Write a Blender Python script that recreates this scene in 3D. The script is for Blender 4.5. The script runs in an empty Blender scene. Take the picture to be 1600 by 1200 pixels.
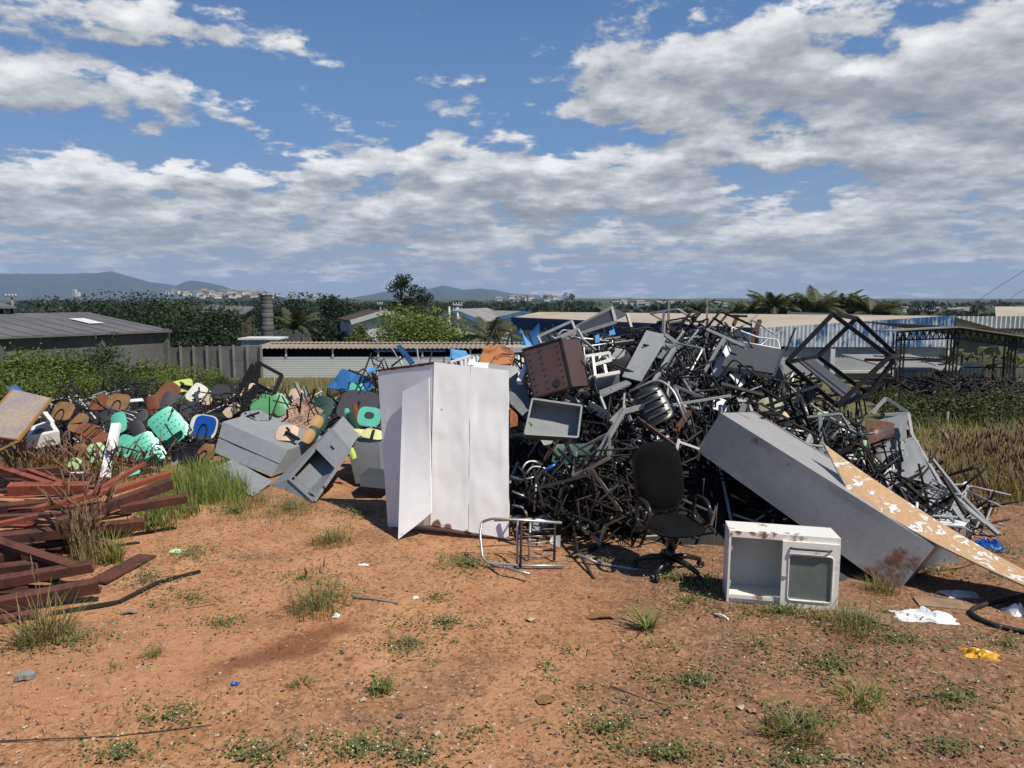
import bpy, math, random
from mathutils import Vector, Matrix, Euler, noise as mnoise
R = math.radians
random.seed(7)
scene = bpy.context.scene
COL = scene.collection

# ------------------------------------------------------------------ camera
PITCH, CAMH, FPX = R(6.8), 2.3, 1110.0
cd = bpy.data.cameras.new('camera'); cam = bpy.data.objects.new('camera', cd); COL.objects.link(cam)
cam.location = (0, 0, CAMH); cam.rotation_euler = (R(90) - PITCH, 0, 0)
cd.sensor_fit = 'HORIZONTAL'; cd.sensor_width = 36.0; cd.lens = 36.0 * FPX / 1600.0
cd.clip_start = 0.05; cd.clip_end = 30000
scene.camera = cam

# ------------------------------------------------------------------ sun, exposure
SUN = Vector((0.46, -0.33, 0.83)).normalized()
SUN_EL = math.asin(SUN.z); SUN_AZ = math.atan2(SUN.x, SUN.y)
ld = bpy.data.lights.new('sun', 'SUN'); ld.energy = 4.6; ld.angle = R(0.5); ld.color = (1.0, 0.94, 0.84)
sun = bpy.data.objects.new('sun', ld); COL.objects.link(sun)
sun.rotation_euler = SUN.to_track_quat('Z', 'Y').to_euler()
sun.location = (20, -10, 40)
scene.view_settings.view_transform = 'Standard'; scene.view_settings.look = 'None'
scene.view_settings.exposure = 0.27; scene.view_settings.gamma = 1.0
scene.render.engine = 'CYCLES'
cy = scene.cycles
cy.use_denoising = True; cy.max_bounces = 6; cy.diffuse_bounces = 3; cy.glossy_bounces = 3
cy.transparent_max_bounces = 8; cy.volume_bounces = 0; cy.use_adaptive_sampling = True
cy.adaptive_threshold = 0.01; cy.caustics_reflective = False; cy.caustics_refractive = False

# ------------------------------------------------------------------ node helpers
class NT:
    def __init__(self, tree): self.t = tree; self.n = tree.nodes; self.l = tree.links
    def _in(self, sock, v):
        if v is None: return
        if hasattr(v, 'is_output'): self.l.new(v, sock)
        else:
            if sock.type == 'RGBA' and isinstance(v, (tuple, list)) and len(v) == 3: v = (*v, 1)
            sock.default_value = v
    def m(self, op, a, b=None, c=None, clamp=False):
        n = self.n.new('ShaderNodeMath'); n.operation = op; n.use_clamp = clamp
        for i, v in enumerate((a, b, c)): self._in(n.inputs[i], v)
        return n.outputs[0]
    def v(self, op, a, b=None):
        n = self.n.new('ShaderNodeVectorMath'); n.operation = op
        self._in(n.inputs[0], a); self._in(n.inputs[1], b)
        return n.outputs[0]
    def xyz(self, x, y, z):
        n = self.n.new('ShaderNodeCombineXYZ')
        for i, v in enumerate((x, y, z)): self._in(n.inputs[i], v)
        return n.outputs[0]
    def sep(self, v):
        n = self.n.new('ShaderNodeSeparateXYZ'); self._in(n.inputs[0], v); return n.outputs
    def noise(self, vec, scale, detail=4, rough=.5, dist=0.0):
        n = self.n.new('ShaderNodeTexNoise'); self._in(n.inputs['Vector'], vec)
        n.inputs['Scale'].default_value = scale; n.inputs['Detail'].default_value = detail
        n.inputs['Roughness'].default_value = rough; n.inputs['Distortion'].default_value = dist
        return n.outputs['Fac']
    def voro(self, vec, scale, out='Distance'):
        n = self.n.new('ShaderNodeTexVoronoi'); self._in(n.inputs['Vector'], vec); n.inputs['Scale'].default_value = scale
        return n.outputs[out]
    def ramp(self, f, stops):
        n = self.n.new('ShaderNodeValToRGB'); self._in(n.inputs[0], f); e = n.color_ramp.elements
        while len(e) < len(stops): e.new(0.5)
        for i, (p, c) in enumerate(stops):
            e[i].position = p; e[i].color = (*c, 1) if isinstance(c, tuple) else (c, c, c, 1)
        return n.outputs[0]
    def ss(self, x, a, b):
        n = self.n.new('ShaderNodeMapRange'); n.interpolation_type = 'SMOOTHSTEP'
        self._in(n.inputs['Value'], x); n.inputs['From Min'].default_value = a; n.inputs['From Max'].default_value = b
        return n.outputs[0]
    def mix(self, f, a, b):
        n = self.n.new('ShaderNodeMix'); n.data_type = 'RGBA'
        self._in(n.inputs[0], f); self._in(n.inputs[6], a); self._in(n.inputs[7], b)
        return n.outputs[2]
    def mul(self, a, b):
        n = self.n.new('ShaderNodeMix'); n.data_type = 'RGBA'; n.blend_type = 'MULTIPLY'
        n.inputs[0].default_value = 1; self._in(n.inputs[6], a); self._in(n.inputs[7], b)
        return n.outputs[2]
    def bump(self, h, strength=.3, dist=.02):
        n = self.n.new('ShaderNodeBump'); self._in(n.inputs['Height'], h)
        n.inputs['Strength'].default_value = strength; n.inputs['Distance'].default_value = dist
        return n.outputs[0]

def pix_dir(px, py):
    """azimuth and elevation tangent of a sky direction"""
    xc, yc = (px - 800) / FPX, (600 - py) / FPX
    y = math.cos(PITCH) + yc * math.sin(PITCH); z = -math.sin(PITCH) + yc * math.cos(PITCH)
    return math.atan2(xc, y), z / math.hypot(xc, y)

# ------------------------------------------------------------------ world: sky with clouds
world = bpy.data.worlds.new('World'); scene.world = world; world.use_nodes = True
world.cycles.sampling_method = 'MANUAL'; world.cycles.sample_map_resolution = 256
def build_world():
    t = NT(world.node_tree); t.n.clear()
    out = t.n.new('ShaderNodeOutputWorld'); bg = t.n.new('ShaderNodeBackground'); bg.inputs[1].default_value = 0.088
    sky = t.n.new('ShaderNodeTexSky'); sky.sky_type = 'NISHITA'; sky.sun_disc = False
    sky.sun_elevation = SUN_EL; sky.sun_rotation = SUN_AZ; sky.air_density = 1.0; sky.dust_density = 0.6; sky.ozone_density = 2.5
    tc = t.n.new('ShaderNodeTexCoord'); x, y, z = t.sep(tc.outputs['Generated'])
    hor = t.m('SQRT', t.m('ADD', t.m('MULTIPLY', x, x), t.m('MULTIPLY', y, y)))
    az = t.m('ARCTAN2', x, y); el = t.m('DIVIDE', z, hor)
    sx, cx = t.m('DIVIDE', x, hor), t.m('DIVIDE', y, hor)
    # cloud banks of this sky: centre (photo direction), half sizes, strength
    blobs = [(40,120,80,45,.36),(110,150,120,34,.36),(190,160,50,20,.22),(690,258,95,42,.40),(780,262,60,24,.2),(850,300,150,30,.36),(990,295,140,44,.42),(1080,312,50,28,.2),(662,338,62,30,.36),
             (1040,70,170,55,.34),(1180,60,90,60,.18),(1290,135,190,52,.38),(1150,120,90,40,.2),(1490,55,150,60,.34),(1580,110,90,60,.3),(975,160,60,32,.24),(1020,190,70,28,.26),(1440,195,200,42,.38),(1560,230,120,40,.3),
             (1110,238,95,22,.34),(1190,245,30,16,.2),(820,192,58,22,.28),(1300,240,80,18,.24),(1390,270,120,24,.24),(150,26,130,30,.34),(270,42,70,24,.28),(55,262,80,30,.34),(150,285,120,24,.30),(270,270,70,22,.26),(400,290,90,22,.28),
             (425,220,70,16,.26),(290,198,50,18,.2),(522,250,36,18,.34),(360,312,40,22,.28),(450,335,140,24,.28),(560,330,60,24,.22),(60,320,100,22,.26),(190,340,110,20,.26),(330,360,160,18,.24),(90,380,150,14,.22),(520,385,150,14,.22),
             (720,388,100,14,.24),(800,355,80,16,.24),(900,372,140,14,.22),(1150,360,110,26,.28),(1290,350,110,24,.28),(1240,395,160,16,.24),(1420,350,110,26,.28),(1540,300,110,34,.30),(1500,400,150,18,.24),(1200,438,110,10,.2),(620,420,260,8,.16),(250,415,240,8,.16),(1000,415,200,9,.16),
             (1345,78,46,16,-.34),(1230,200,70,16,-.2),(1180,300,60,22,-.2),(880,225,90,18,-.15)]
    # ragged outlines for the cloud banks
    qv = t.xyz(az, t.m('MULTIPLY', el, 1.5), 1.0)
    wob1 = t.m('MULTIPLY', t.m('SUBTRACT', t.noise(qv, 9, 5, .58), .5), .17)
    wob2 = t.m('MULTIPLY', t.m('SUBTRACT', t.noise(t.v('ADD', qv, (5., 3., 2.)), 9, 5, .58), .5), .10)
    def dens(shift):
        v = t.m('ADD', el, shift); k = t.m('DIVIDE', 1.0, t.m('ADD', t.m('MAXIMUM', v, 0.0), 0.17))
        p = t.xyz(t.m('MULTIPLY', sx, k), t.m('MULTIPLY', cx, k), 3.7)
        n1 = t.noise(p, 5.0, 9, .60, .0)
        d = t.m('MULTIPLY_ADD', n1, 1.45, -.225)      # livelier edges
        azw, vw = t.m('ADD', az, wob1), t.m('ADD', v, wob2)
        for (px, py, rx, ry, a) in blobs:
            if a == 0: continue
            a0, v0 = pix_dir(px, py)
            u = t.m('MULTIPLY', t.m('SUBTRACT', azw, a0), FPX / rx * .75); w = t.m('MULTIPLY', t.m('SUBTRACT', vw, v0), FPX / ry * .75); w = t.m('MAXIMUM', w, t.m('MULTIPLY', w, -1.7))   # flat cloud bases
            e = t.m('POWER', 2.718, t.m('MULTIPLY', t.m('ADD', t.m('MULTIPLY', u, u), t.m('MULTIPLY', w, w)), -1.0))
            d = t.m('MULTIPLY_ADD', e, a * (.86 if a > 0 else 1), d)
        cov = t.m('MULTIPLY', t.ss(v, .17, .06), .13)
        cov = t.m('ADD', cov, t.m('MULTIPLY', t.ss(v, .10, .03), .05))
        return t.m('SUBTRACT', t.m('ADD', d, cov), .72)
    d0, d1 = dens(0.0), dens(0.026)
    alpha = t.ss(d0, -.06, .13)
    light = t.m('ADD', .47, t.m('MULTIPLY', t.m('SUBTRACT', d0, d1), 1.15))
    thick = t.ss(d0, .12, .60)
    light = t.m('SUBTRACT', light, t.m('MULTIPLY', thick, .16), clamp=True)
    ccol = t.ramp(light, [(0, (.25, .27, .305)), (.30, (.35, .37, .405)), (.55, (.52, .54, .56)), (.88, (.84, .84, .84)), (1, (.93, .93, .92))])
    # far cloud fades into grey-blue air near the horizon
    far = t.ss(el, .15, -.01)
    ccol = t.mix(t.m('MULTIPLY', far, .42), ccol, (.34, .385, .43))
    blue = t.ramp(el, [(0, (.29, .36, .44)), (.07, (.25, .35, .47)), (.20, (.14, .275, .52)), (.42, (.078, .18, .40)), (1, (.04, .10, .30))])
    sc = t.n.new('ShaderNodeVectorMath'); sc.operation = 'SCALE'; t.l.new(blue, sc.inputs[0]); sc.inputs[3].default_value = 10.0
    base = t.mix(.92, sky.outputs[0], sc.outputs[0])
    s2 = t.n.new('ShaderNodeVectorMath'); s2.operation = 'SCALE'; t.l.new(ccol, s2.inputs[0]); s2.inputs[3].default_value = 10.0
    col = t.mix(t.m('MULTIPLY', alpha, .96), base, s2.outputs[0])
    t.l.new(col, bg.inputs[0]); t.l.new(bg.outputs[0], out.inputs[0])
build_world()

# ------------------------------------------------------------------ geometry helpers
def P(px, py, d):
    """world point seen in the photo direction (px, py) at forward distance d"""
    xc, yc = (px - 800) / FPX, (600 - py) / FPX
    y = math.cos(PITCH) + yc * math.sin(PITCH); z = -math.sin(PITCH) + yc * math.cos(PITCH)
    t = d / y
    return Vector((xc * t, d, CAMH + z * t))
def sstep(a, b, x):
    t = min(1, max(0, (x - a) / (b - a))); return t * t * (3 - 2 * t)
def lerp_tab(tab, x):
    if x <= tab[0][0]: return tab[0][1]
    for (x0, v0), (x1, v1) in zip(tab, tab[1:]):
        if x <= x1: return v0 + (v1 - v0) * (x - x0) / (x1 - x0)
    return tab[-1][1]
TERR = [(0, 0), (12, 0), (15, -.1), (20, -.45), (30, -1.5), (45, -2.65), (70, -4.0), (120, -5.5), (400, -6), (1500, -6), (3500, -2), (6500, 8), (9000, 8)]
def T(x, y):
    r = y if y > 0 else 0
    r = max(r, abs(x) * .55)
    h = lerp_tab(TERR, r)
    if r > 120: h += 3.0 * sstep(200, 1500, r) * mnoise.noise(Vector((x * .0011, y * .0011, 5))) * (1 + r / 2500)
    if r < 30:
        h += .05 * mnoise.noise(Vector((x * .5, y * .5, 0))) + .018 * mnoise.noise(Vector((x * 2.1, y * 2.1, 3)))
        if r < 9: h += .010 * mnoise.noise(Vector((x * 7, y * 7, 9))) + .005 * mnoise.noise(Vector((x * 17, y * 17, 2)))
    return h
def G(px, py):
    """ground point seen in the photo direction (px, py)"""
    xc, yc = (px - 800) / FPX, (600 - py) / FPX
    dx, dy, dz = xc, math.cos(PITCH) + yc * math.sin(PITCH), -math.sin(PITCH) + yc * math.cos(PITCH)
    t = 1.0
    for _ in range(4000):
        if CAMH + dz * t <= T(dx * t, dy * t): break
        t *= 1.004
    return Vector((dx * t, dy * t, T(dx * t, dy * t)))

class MB:
    """collects shapes, then builds ONE mesh object"""
    def __init__(self): self.v = []; self.f = []; self.mi = []; self.sm = []; self.mats = []
    def mat(self, m):
        if m not in self.mats: self.mats.append(m)
        return self.mats.index(m)
    def face(self, idx, k=0, smooth=False): self.f.append(tuple(idx)); self.mi.append(k); self.sm.append(smooth)
    def quad(self, a, b, c, d, k=0):
        n = len(self.v); self.v += [tuple(a), tuple(b), tuple(c), tuple(d)]; self.face((n, n+1, n+2, n+3), k)
    def tri(self, a, b, c, k=0):
        n = len(self.v); self.v += [tuple(a), tuple(b), tuple(c)]; self.face((n, n+1, n+2), k)
    def hexa(self, c, k=0, n=1, dent=0.0, seed=0, freq=2.5, faces=None):
        """c: 8 corners, 0-3 front (bl br tr tl), 4-7 back (bl br tr tl); dent: sheet metal buckling"""
        c = [Vector(p) for p in c]
        for fi, q in enumerate(((0,1,2,3), (5,4,7,6), (4,0,3,7), (1,5,6,2), (3,2,6,7), (4,5,1,0))):
            if faces is not None and fi not in faces: continue
            self.sheet([c[i] for i in q], k, n, dent, seed + fi * 7, freq)
    def sheet(self, q, k=0, n=1, dent=0.0, seed=0, freq=2.5, smooth=None):
        a, b, c, d = [Vector(p) for p in q]; nr = (b - a).cross(d - a)
        nr = nr.normalized() if nr.length > 1e-9 else Vector((0, 0, 1))
        base = len(self.v)
        for j in range(n + 1):
            for i in range(n + 1):
                u, w = i / n, j / n
                p = a.lerp(b, u).lerp(d.lerp(c, u), w)
                if dent: 
                    e = min(1, 6 * min(u, 1 - u)) * min(1, 6 * min(w, 1 - w))
                    p = p + nr * dent * e * (mnoise.noise(p * freq + Vector((seed * 3.1, seed, 0))) + .4 * mnoise.noise(p * freq * 3 + Vector((seed, 5, 0))))
                self.v.append(tuple(p))
        s = (n > 1) if smooth is None else smooth
        for j in range(n):
            for i in range(n):
                o = base + j * (n + 1) + i
                self.face((o, o + 1, o + n + 2, o + n + 1), k, s)
    def box(self, cen, size, M=None, k=0):
        cx, cy_, cz = cen; a, b, h = size[0] / 2, size[1] / 2, size[2] / 2
        c = [Vector((cx + sx * a, cy_ + sy * b, cz + sz * h)) for sy in (-1, 1) for (sx, sz) in ((-1,-1), (1,-1), (1,1), (-1,1))]
        if M is not None: c = [M @ p for p in c]
        n = len(self.v); self.v += [tuple(p) for p in c]
        for q in ((0,1,2,3), (5,4,7,6), (4,0,3,7), (1,5,6,2), (3,2,6,7), (4,5,1,0)): self.face([n + i for i in q], k)
    def bar(self, p0, p1, w, h, up=(0, 0, 1), k=0):
        p0, p1 = Vector(p0), Vector(p1); d = (p1 - p0)
        if d.length < 1e-6: return
        d.normalize(); up = Vector(up)
        if abs(d.dot(up)) > .97: up = Vector((1, 0, 0))
        s = d.cross(up).normalized(); u = s.cross(d).normalized()
        n = len(self.v)
        for p in (p0, p1):
            for (a, b) in ((-1,-1), (1,-1), (1,1), (-1,1)): self.v.append(tuple(p + s * a * w / 2 + u * b * h / 2))
        for q in ((0,1,2,3), (7,6,5,4), (0,4,5,1), (1,5,6,2), (2,6,7,3), (3,7,4,0)): self.face([n + i for i in q], k)
    def tube(self, pts, r, k=0, sides=6, closed=False, r1=None, round_=0.0):
        pts = [Vector(p) for p in pts]
        if round_ > 0 and len(pts) > 2:
            np_ = [] if closed else [pts[0]]
            rng = range(len(pts)) if closed else range(1, len(pts) - 1)
            for i in rng:
                a, b, c = pts[i - 1], pts[i], pts[(i + 1) % len(pts)]
                la, lc = min(round_, (a - b).length * .45), min(round_, (c - b).length * .45)
                s, e = b + (a - b).normalized() * la, b + (c - b).normalized() * lc
                for t in (0, .25, .5, .75, 1): np_.append(s * (1-t)**2 + b * 2*t*(1-t) + e * t*t)
            if not closed: np_.append(pts[-1])
            pts = np_
        N = len(pts); base = len(self.v); prev = None
        for i, p in enumerate(pts):
            if closed: d = pts[(i + 1) % N] - pts[i - 1]
            else: d = pts[min(i + 1, N - 1)] - pts[max(i - 1, 0)]
            d = d.normalized() if d.length > 1e-9 else Vector((0, 0, 1))
            if prev is None:
                s = d.cross(Vector((0, 0, 1)))
                if s.length < .1: s = d.cross(Vector((1, 0, 0)))
            else: s = prev - d * prev.dot(d)
            s = s.normalized(); prev = s; u = d.cross(s)
            rr = r if r1 is None else r + (r1 - r) * i / max(1, N - 1)
            for j in range(sides):
                a = 2 * math.pi * j / sides; self.v.append(tuple(p + (s * math.cos(a) + u * math.sin(a)) * rr))
        for i in range(N if closed else N - 1):
            for j in range(sides):
                a, b = base + i * sides, base + ((i + 1) % N) * sides
                self.face((a + j, b + j, b + (j + 1) % sides, a + (j + 1) % sides), k, True)
        if not closed:
            self.face([base + j for j in range(sides)], k); self.face([base + (N - 1) * sides + j for j in reversed(range(sides))], k)
    def pad(self, w, h, t, M, e=3.5, bend=0.0, k=0, n=28, rings=5, flat=False, hole=False):
        """rounded-square plate or cushion in local x,z, thickness along y, curved about z by bend"""
        base = len(self.v); tops = []
        for side in (-1, 1):
            ring0 = len(self.v)
            for ri in range(1, rings + 1):
                rr = ri / rings; prof = 1.0 if flat else math.sqrt(max(0, 1 - rr ** 4))
                for i in range(n):
                    a = 2 * math.pi * i / n; c, s = math.cos(a), math.sin(a)
                    L = (abs(c) ** e + abs(s) ** e) ** (-1 / e)
                    x, z = rr * L * c * w / 2, rr * L * s * h / 2
                    y = side * t / 2 * prof + bend * (2 * x / w) ** 2
                    self.v.append(tuple(M @ Vector((x, y, z))))
            cen = len(self.v); self.v.append(tuple(M @ Vector((0, side * t / 2, 0))))
            tops.append(ring0)
            for i in range(n):
                if not hole:
                    q = (cen, ring0 + i, ring0 + (i + 1) % n)
                    self.face(q if side < 0 else q[::-1], k, not flat)
                for ri in range(rings - 1):
                    a, b = ring0 + ri * n, ring0 + (ri + 1) * n
                    q = (a + i, b + i, b + (i + 1) % n, a + (i + 1) % n)
                    self.face(q if side < 0 else q[::-1], k, not flat)
        a, b = tops[0] + (rings - 1) * n, tops[1] + (rings - 1) * n
        for i in range(n): self.face((a + i, b + i, b + (i + 1) % n, a + (i + 1) % n), k, not flat)
        if hole:
            a, b = tops
            for i in range(n): self.face((b + i, a + i, a + (i + 1) % n, b + (i + 1) % n), k, True)
    def mesh(self, name, mats):
        me = bpy.data.meshes.new(name); me.from_pydata(self.v, [], self.f)
        for m in (mats if isinstance(mats, (list, tuple)) else [mats]): me.materials.append(m)
        me.polygons.foreach_set('material_index', self.mi); me.polygons.foreach_set('use_smooth', self.sm)
        me.update(); return me
    def build(self, name, mats, parent=None, origin=None):
        if origin is not None:
            o0 = Vector(origin); self.v = [tuple(Vector(p) - o0) for p in self.v]
        o = bpy.data.objects.new(name, self.mesh(name, mats)); COL.objects.link(o)
        if origin is not None: o.location = origin
        if parent is not None: o.parent = parent
        return o
def tag(o, label=None, cat=None, group=None, kind=None):
    if label: o['label'] = label
    if cat: o['category'] = cat
    if group: o['group'] = group
    if kind: o['kind'] = kind
    return o
def thing(name, label, cat, loc=(0, 0, 0), group=None):
    o = bpy.data.objects.new(name, None); COL.objects.link(o); o.location = loc; o.empty_display_size = .1
    return tag(o, label, cat, group)
def copy_tree(o, loc, rot=None, scale=None, label=None, group=None):
    c = o.copy(); COL.objects.link(c); c.location = loc
    if rot is not None: c.rotation_euler = rot
    if scale is not None: c.scale = (scale, scale, scale) if isinstance(scale, (int, float)) else scale
    if label: c['label'] = label
    if group: c['group'] = group
    for ch in list(o.children):
        d = ch.copy(); COL.objects.link(d); d.parent = c
        for g in list(ch.children):
            e = g.copy(); COL.objects.link(e); e.parent = d
    return c
def frame_at(p, roll=0, tilt=0, yaw=0):
    """local x right, z up, -y towards the viewer; yaw about z, tilt about x, roll about y (degrees)"""
    return Matrix.Translation(p) @ Euler((0, 0, R(yaw))).to_matrix().to_4x4() @ Euler((R(tilt), 0, 0)).to_matrix().to_4x4() @ Euler((0, R(roll), 0)).to_matrix().to_4x4()

# ------------------------------------------------------------------ materials
def new_mat(name):
    m = bpy.data.materials.new(name); m.use_nodes = True; t = NT(m.node_tree)
    b = t.n['Principled BSDF']; pos = t.n.new('ShaderNodeNewGeometry').outputs['Position']
    return m, t, b, pos
def paint(name, col, rust=0.25, rough=.45, metal=0.0, rustcol=(.16, .055, .022), scale=3.0, dirt=.25, bump=.08, spec=.5, streak=0.0, spots=()):
    """painted or bare sheet metal with dirt, stains and rust"""
    m, t, b, pos = new_mat(name)
    obj = t.n.new('ShaderNodeTexCoord').outputs['Object']
    rnd = t.n.new('ShaderNodeObjectInfo').outputs['Random']
    o = t.v('ADD', obj, t.xyz(t.m('MULTIPLY', rnd, 19.), t.m('MULTIPLY', rnd, 7.), 0.))
    n1 = t.noise(o, scale, 8, .65); n2 = t.noise(o, scale * 7, 5, .6); n3 = t.noise(o, scale * .35, 3, .5)
    c = t.mix(t.m('MULTIPLY', t.ss(n2, .35, .7), dirt), col, tuple(x * .55 for x in col))
    c = t.mix(t.m('MULTIPLY', t.ss(n3, .4, .65), dirt * .8), c, tuple(x * .75 + y for x, y in zip(col, (.012, .009, .004))))
    if streak:
        st = t.noise(t.v('MULTIPLY', o, (9., 9., .7)), 2.2, 4, .6)
        c = t.mix(t.m('MULTIPLY', t.ss(st, .5, .72), streak), c, tuple(x * .45 for x in col))
    th = .74 - rust * .36
    rv = t.m('ADD', t.m('MULTIPLY', n1, .85), t.m('MULTIPLY', n2, .2))
    for (pt, rad, amt) in spots:      # corrosion where the sheet was knocked or stood in the wet
        dv = t.n.new('ShaderNodeVectorMath'); dv.operation = 'DISTANCE'; t.l.new(pos, dv.inputs[0]); dv.inputs[1].default_value = tuple(pt)
        rv = t.m('ADD', rv, t.m('MULTIPLY', t.ss(dv.outputs[1] if len(dv.outputs) > 1 else dv.outputs[0], rad, rad * .1), amt))
    rm = t.ss(rv, th, th + .10)
    rc = t.ramp(n2, [(.3, tuple(x * .5 for x in rustcol)), (.55, rustcol), (.8, tuple(min(1, x * 1.9) for x in rustcol))])
    c = t.mix(rm, c, rc)
    t.l.new(c, b.inputs['Base Color'])
    rr = t.m('ADD', t.m('MULTIPLY', n2, .25), rough - .1); rr = t.m('ADD', rr, t.m('MULTIPLY', rm, .35), clamp=True)
    t.l.new(rr, b.inputs['Roughness'])
    if metal: t.l.new(t.m('MULTIPLY', t.m('SUBTRACT', 1., rm), metal), b.inputs['Metallic'])
    b.inputs['Specular IOR Level'].default_value = spec
    h = t.m('ADD', t.m('MULTIPLY', n3, 1.), t.m('MULTIPLY', n2, .12))
    t.l.new(t.bump(h, bump, .03), b.inputs['Normal'])
    return m
def plastic(name, col, rough=.4, dirt=.45, scale=6):
    m, t, b, pos = new_mat(name)
    obj = t.n.new('ShaderNodeTexCoord').outputs['Object']
    n1 = t.noise(obj, scale, 6, .65); n2 = t.noise(obj, scale * 9, 3, .6)
    c = t.mix(t.m('MULTIPLY', t.ss(n1, .42, .68), dirt), col, tuple(x * .55 + .015 for x in col))
    c = t.mix(t.m('MULTIPLY', t.ss(n2, .58, .7), dirt), c, tuple(x * .6 for x in col))
    t.l.new(c, b.inputs['Base Color']); t.l.new(t.m('ADD', t.m('MULTIPLY', n1, .3), rough - .12), b.inputs['Roughness'])
    t.l.new(t.bump(n2, .06, .01), b.inputs['Normal'])
    return m
def leafy(name, dark, lightc, trans=.25):
    m, t, b, pos = new_mat(name)
    rnd = t.n.new('ShaderNodeObjectInfo').outputs['Random']
    g = t.n.new('ShaderNodeNewGeometry').outputs['Random Per Island']
    n1 = t.noise(t.v('ADD', pos, t.xyz(t.m('MULTIPLY', rnd, 9.), 0., 0.)), .9, 3, .6)
    f = t.m('ADD', t.m('MULTIPLY', g, .65), t.m('MULTIPLY', n1, .5), clamp=True)
    c = t.mix(f, dark, lightc)
    t.l.new(c, b.inputs['Base Color']); b.inputs['Roughness'].default_value = .6; b.inputs['Specular IOR Level'].default_value = .3
    tr = t.n.new('ShaderNodeBsdfTranslucent'); t.l.new(t.mul(c, (1.2, 1.3, .6)), tr.inputs[0])
    mx = t.n.new('ShaderNodeMixShader'); mx.inputs[0].default_value = trans
    t.l.new(b.outputs[0], mx.inputs[1]); t.l.new(tr.outputs[0], mx.inputs[2])
    t.l.new(mx.outputs[0], t.n['Material Output'].inputs[0])
    return m
def rough_mat(name, a, bcol, scale=3, rough=.9, bump=.3, bscale=None):
    m, t, b, pos = new_mat(name)
    n1 = t.noise(pos, scale, 7, .65); n2 = t.noise(pos, (bscale or scale * 6), 5, .65)
    c = t.mix(t.ss(n1, .35, .66), a, bcol); c = t.mix(t.m('MULTIPLY', t.ss(n2, .5, .7), .35), c, tuple(x * .5 for x in a))
    t.l.new(c, b.inputs['Base Color']); b.inputs['Roughness'].default_value = rough
    t.l.new(t.bump(n2, bump, .05), b.inputs['Normal']); b.inputs['Specular IOR Level'].default_value = .25
    return m

M = {}
M['black'] = paint('black_paint', (.011, .011, .012), .2, .55, spec=.3, rustcol=(.07, .035, .02), scale=5)
M['rustblack'] = paint('rusty_black_paint', (.018, .0145, .0125), .55, .65, spec=.3, rustcol=(.055, .03, .02), scale=4)
M['chrome'] = paint('dull_chrome', (.42, .41, .39), .35, .42, metal=.7, scale=6)
M['greytube'] = paint('grey_tube', (.30, .30, .29), .4, .5, scale=6, rustcol=(.16, .09, .05))
M['whitetube'] = paint('white_tube', (.72, .72, .68), .22, .45, scale=6)
M['greytin'] = paint('grey_sheet', (.255, .265, .265), .22, .42, scale=1.6, dirt=.3, rustcol=(.19, .09, .045))
M['greytin2'] = paint('grey_sheet_worn', (.25, .255, .25), .42, .45, scale=1.3, dirt=.35, rustcol=(.22, .095, .04))
M['lockergrey'] = paint('grey_locker_paint', (.315, .308, .296), .22, .40, scale=2.2, dirt=.28, rustcol=(.17, .075, .035), bump=.05,
    spots=[(P(1395, 900, 5.45), .5, .13), (P(1365, 885, 5.5), .22, .12), (P(1180, 690, 6.4), .10, .25), (P(1196, 777, 6.1), .14, .28), (P(1232, 727, 6.2), .11, .24), (P(1440, 870, 5.45), .3, .12), (P(1158, 650, 6.9), .2, .18)])
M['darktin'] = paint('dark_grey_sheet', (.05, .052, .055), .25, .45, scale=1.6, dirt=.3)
M['whitetin'] = paint('white_steel', (.79, .79, .765), .10, .26, scale=1.5, dirt=.12, bump=.16, spec=.7, rustcol=(.2, .08, .04),
    spots=[(P(680, 822, 6.72), .10, .30), (P(700, 826, 6.7), .08, .28), (P(730, 834, 6.68), .08, .26), (P(600, 580, 7.35), .10, .25), (P(640, 574, 7.2), .07, .22), (P(660, 790, 6.8), .12, .22), (P(745, 838, 6.66), .05, .26), (P(770, 842, 6.65), .06, .24), (P(690, 812, 6.74), .14, .16), (P(760, 830, 6.68), .14, .14), (P(627, 835, 6.62), .07, .24), (P(735, 600, 6.95), .05, .2), (P(690, 640, 6.9), .04, .22)])
M['whiterust'] = paint('white_enamel_rusty', (.78, .76, .69), .45, .35, scale=4.5, dirt=.15, rustcol=(.23, .10, .04), spots=[(P(1138 + 18 * i, 829 + i * 1.4, 5.15), .05, .16) for i in range(10)] + [(P(1150, 925, 5.15), .05, .2), (P(1185, 932, 5.15), .05, .2), (P(1140, 838, 5.15), .05, .2)])
M['rust'] = paint('rust', (.085, .042, .028), .7, .8, rustcol=(.15, .06, .028), scale=4)
M['rustbright'] = paint('orange_rust', (.42, .17, .055), .7, .8, rustcol=(.24, .075, .03), scale=5)
M['oven'] = paint('brown_oven_steel', (.075, .042, .036), .35, .5, scale=2.2, rustcol=(.11, .045, .025))
M['beamred'] = paint('red_oxide', (.27, .066, .034), .6, .75, rustcol=(.11, .035, .02), scale=5, dirt=.7, bump=.3)
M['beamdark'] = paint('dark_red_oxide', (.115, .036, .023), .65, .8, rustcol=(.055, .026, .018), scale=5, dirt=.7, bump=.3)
M['bluetin'] = paint('blue_sheet', (.03, .12, .30), .2, .4, scale=3)
M['lightblue'] = plastic('light_blue_plastic', (.10, .30, .55), .4)
M['mint'] = plastic('mint_plastic', (.12, .50, .36), .35)
M['green'] = plastic('green_plastic', (.10, .30, .13), .38)
M['limewhite'] = plastic('lime_white_plastic', (.42, .68, .36), .4, .6)
M['darkgreen'] = plastic('dark_green_plastic', (.012, .055, .038), .38)
M['blue'] = plastic('blue_plastic', (.008, .075, .36), .3)
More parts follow.
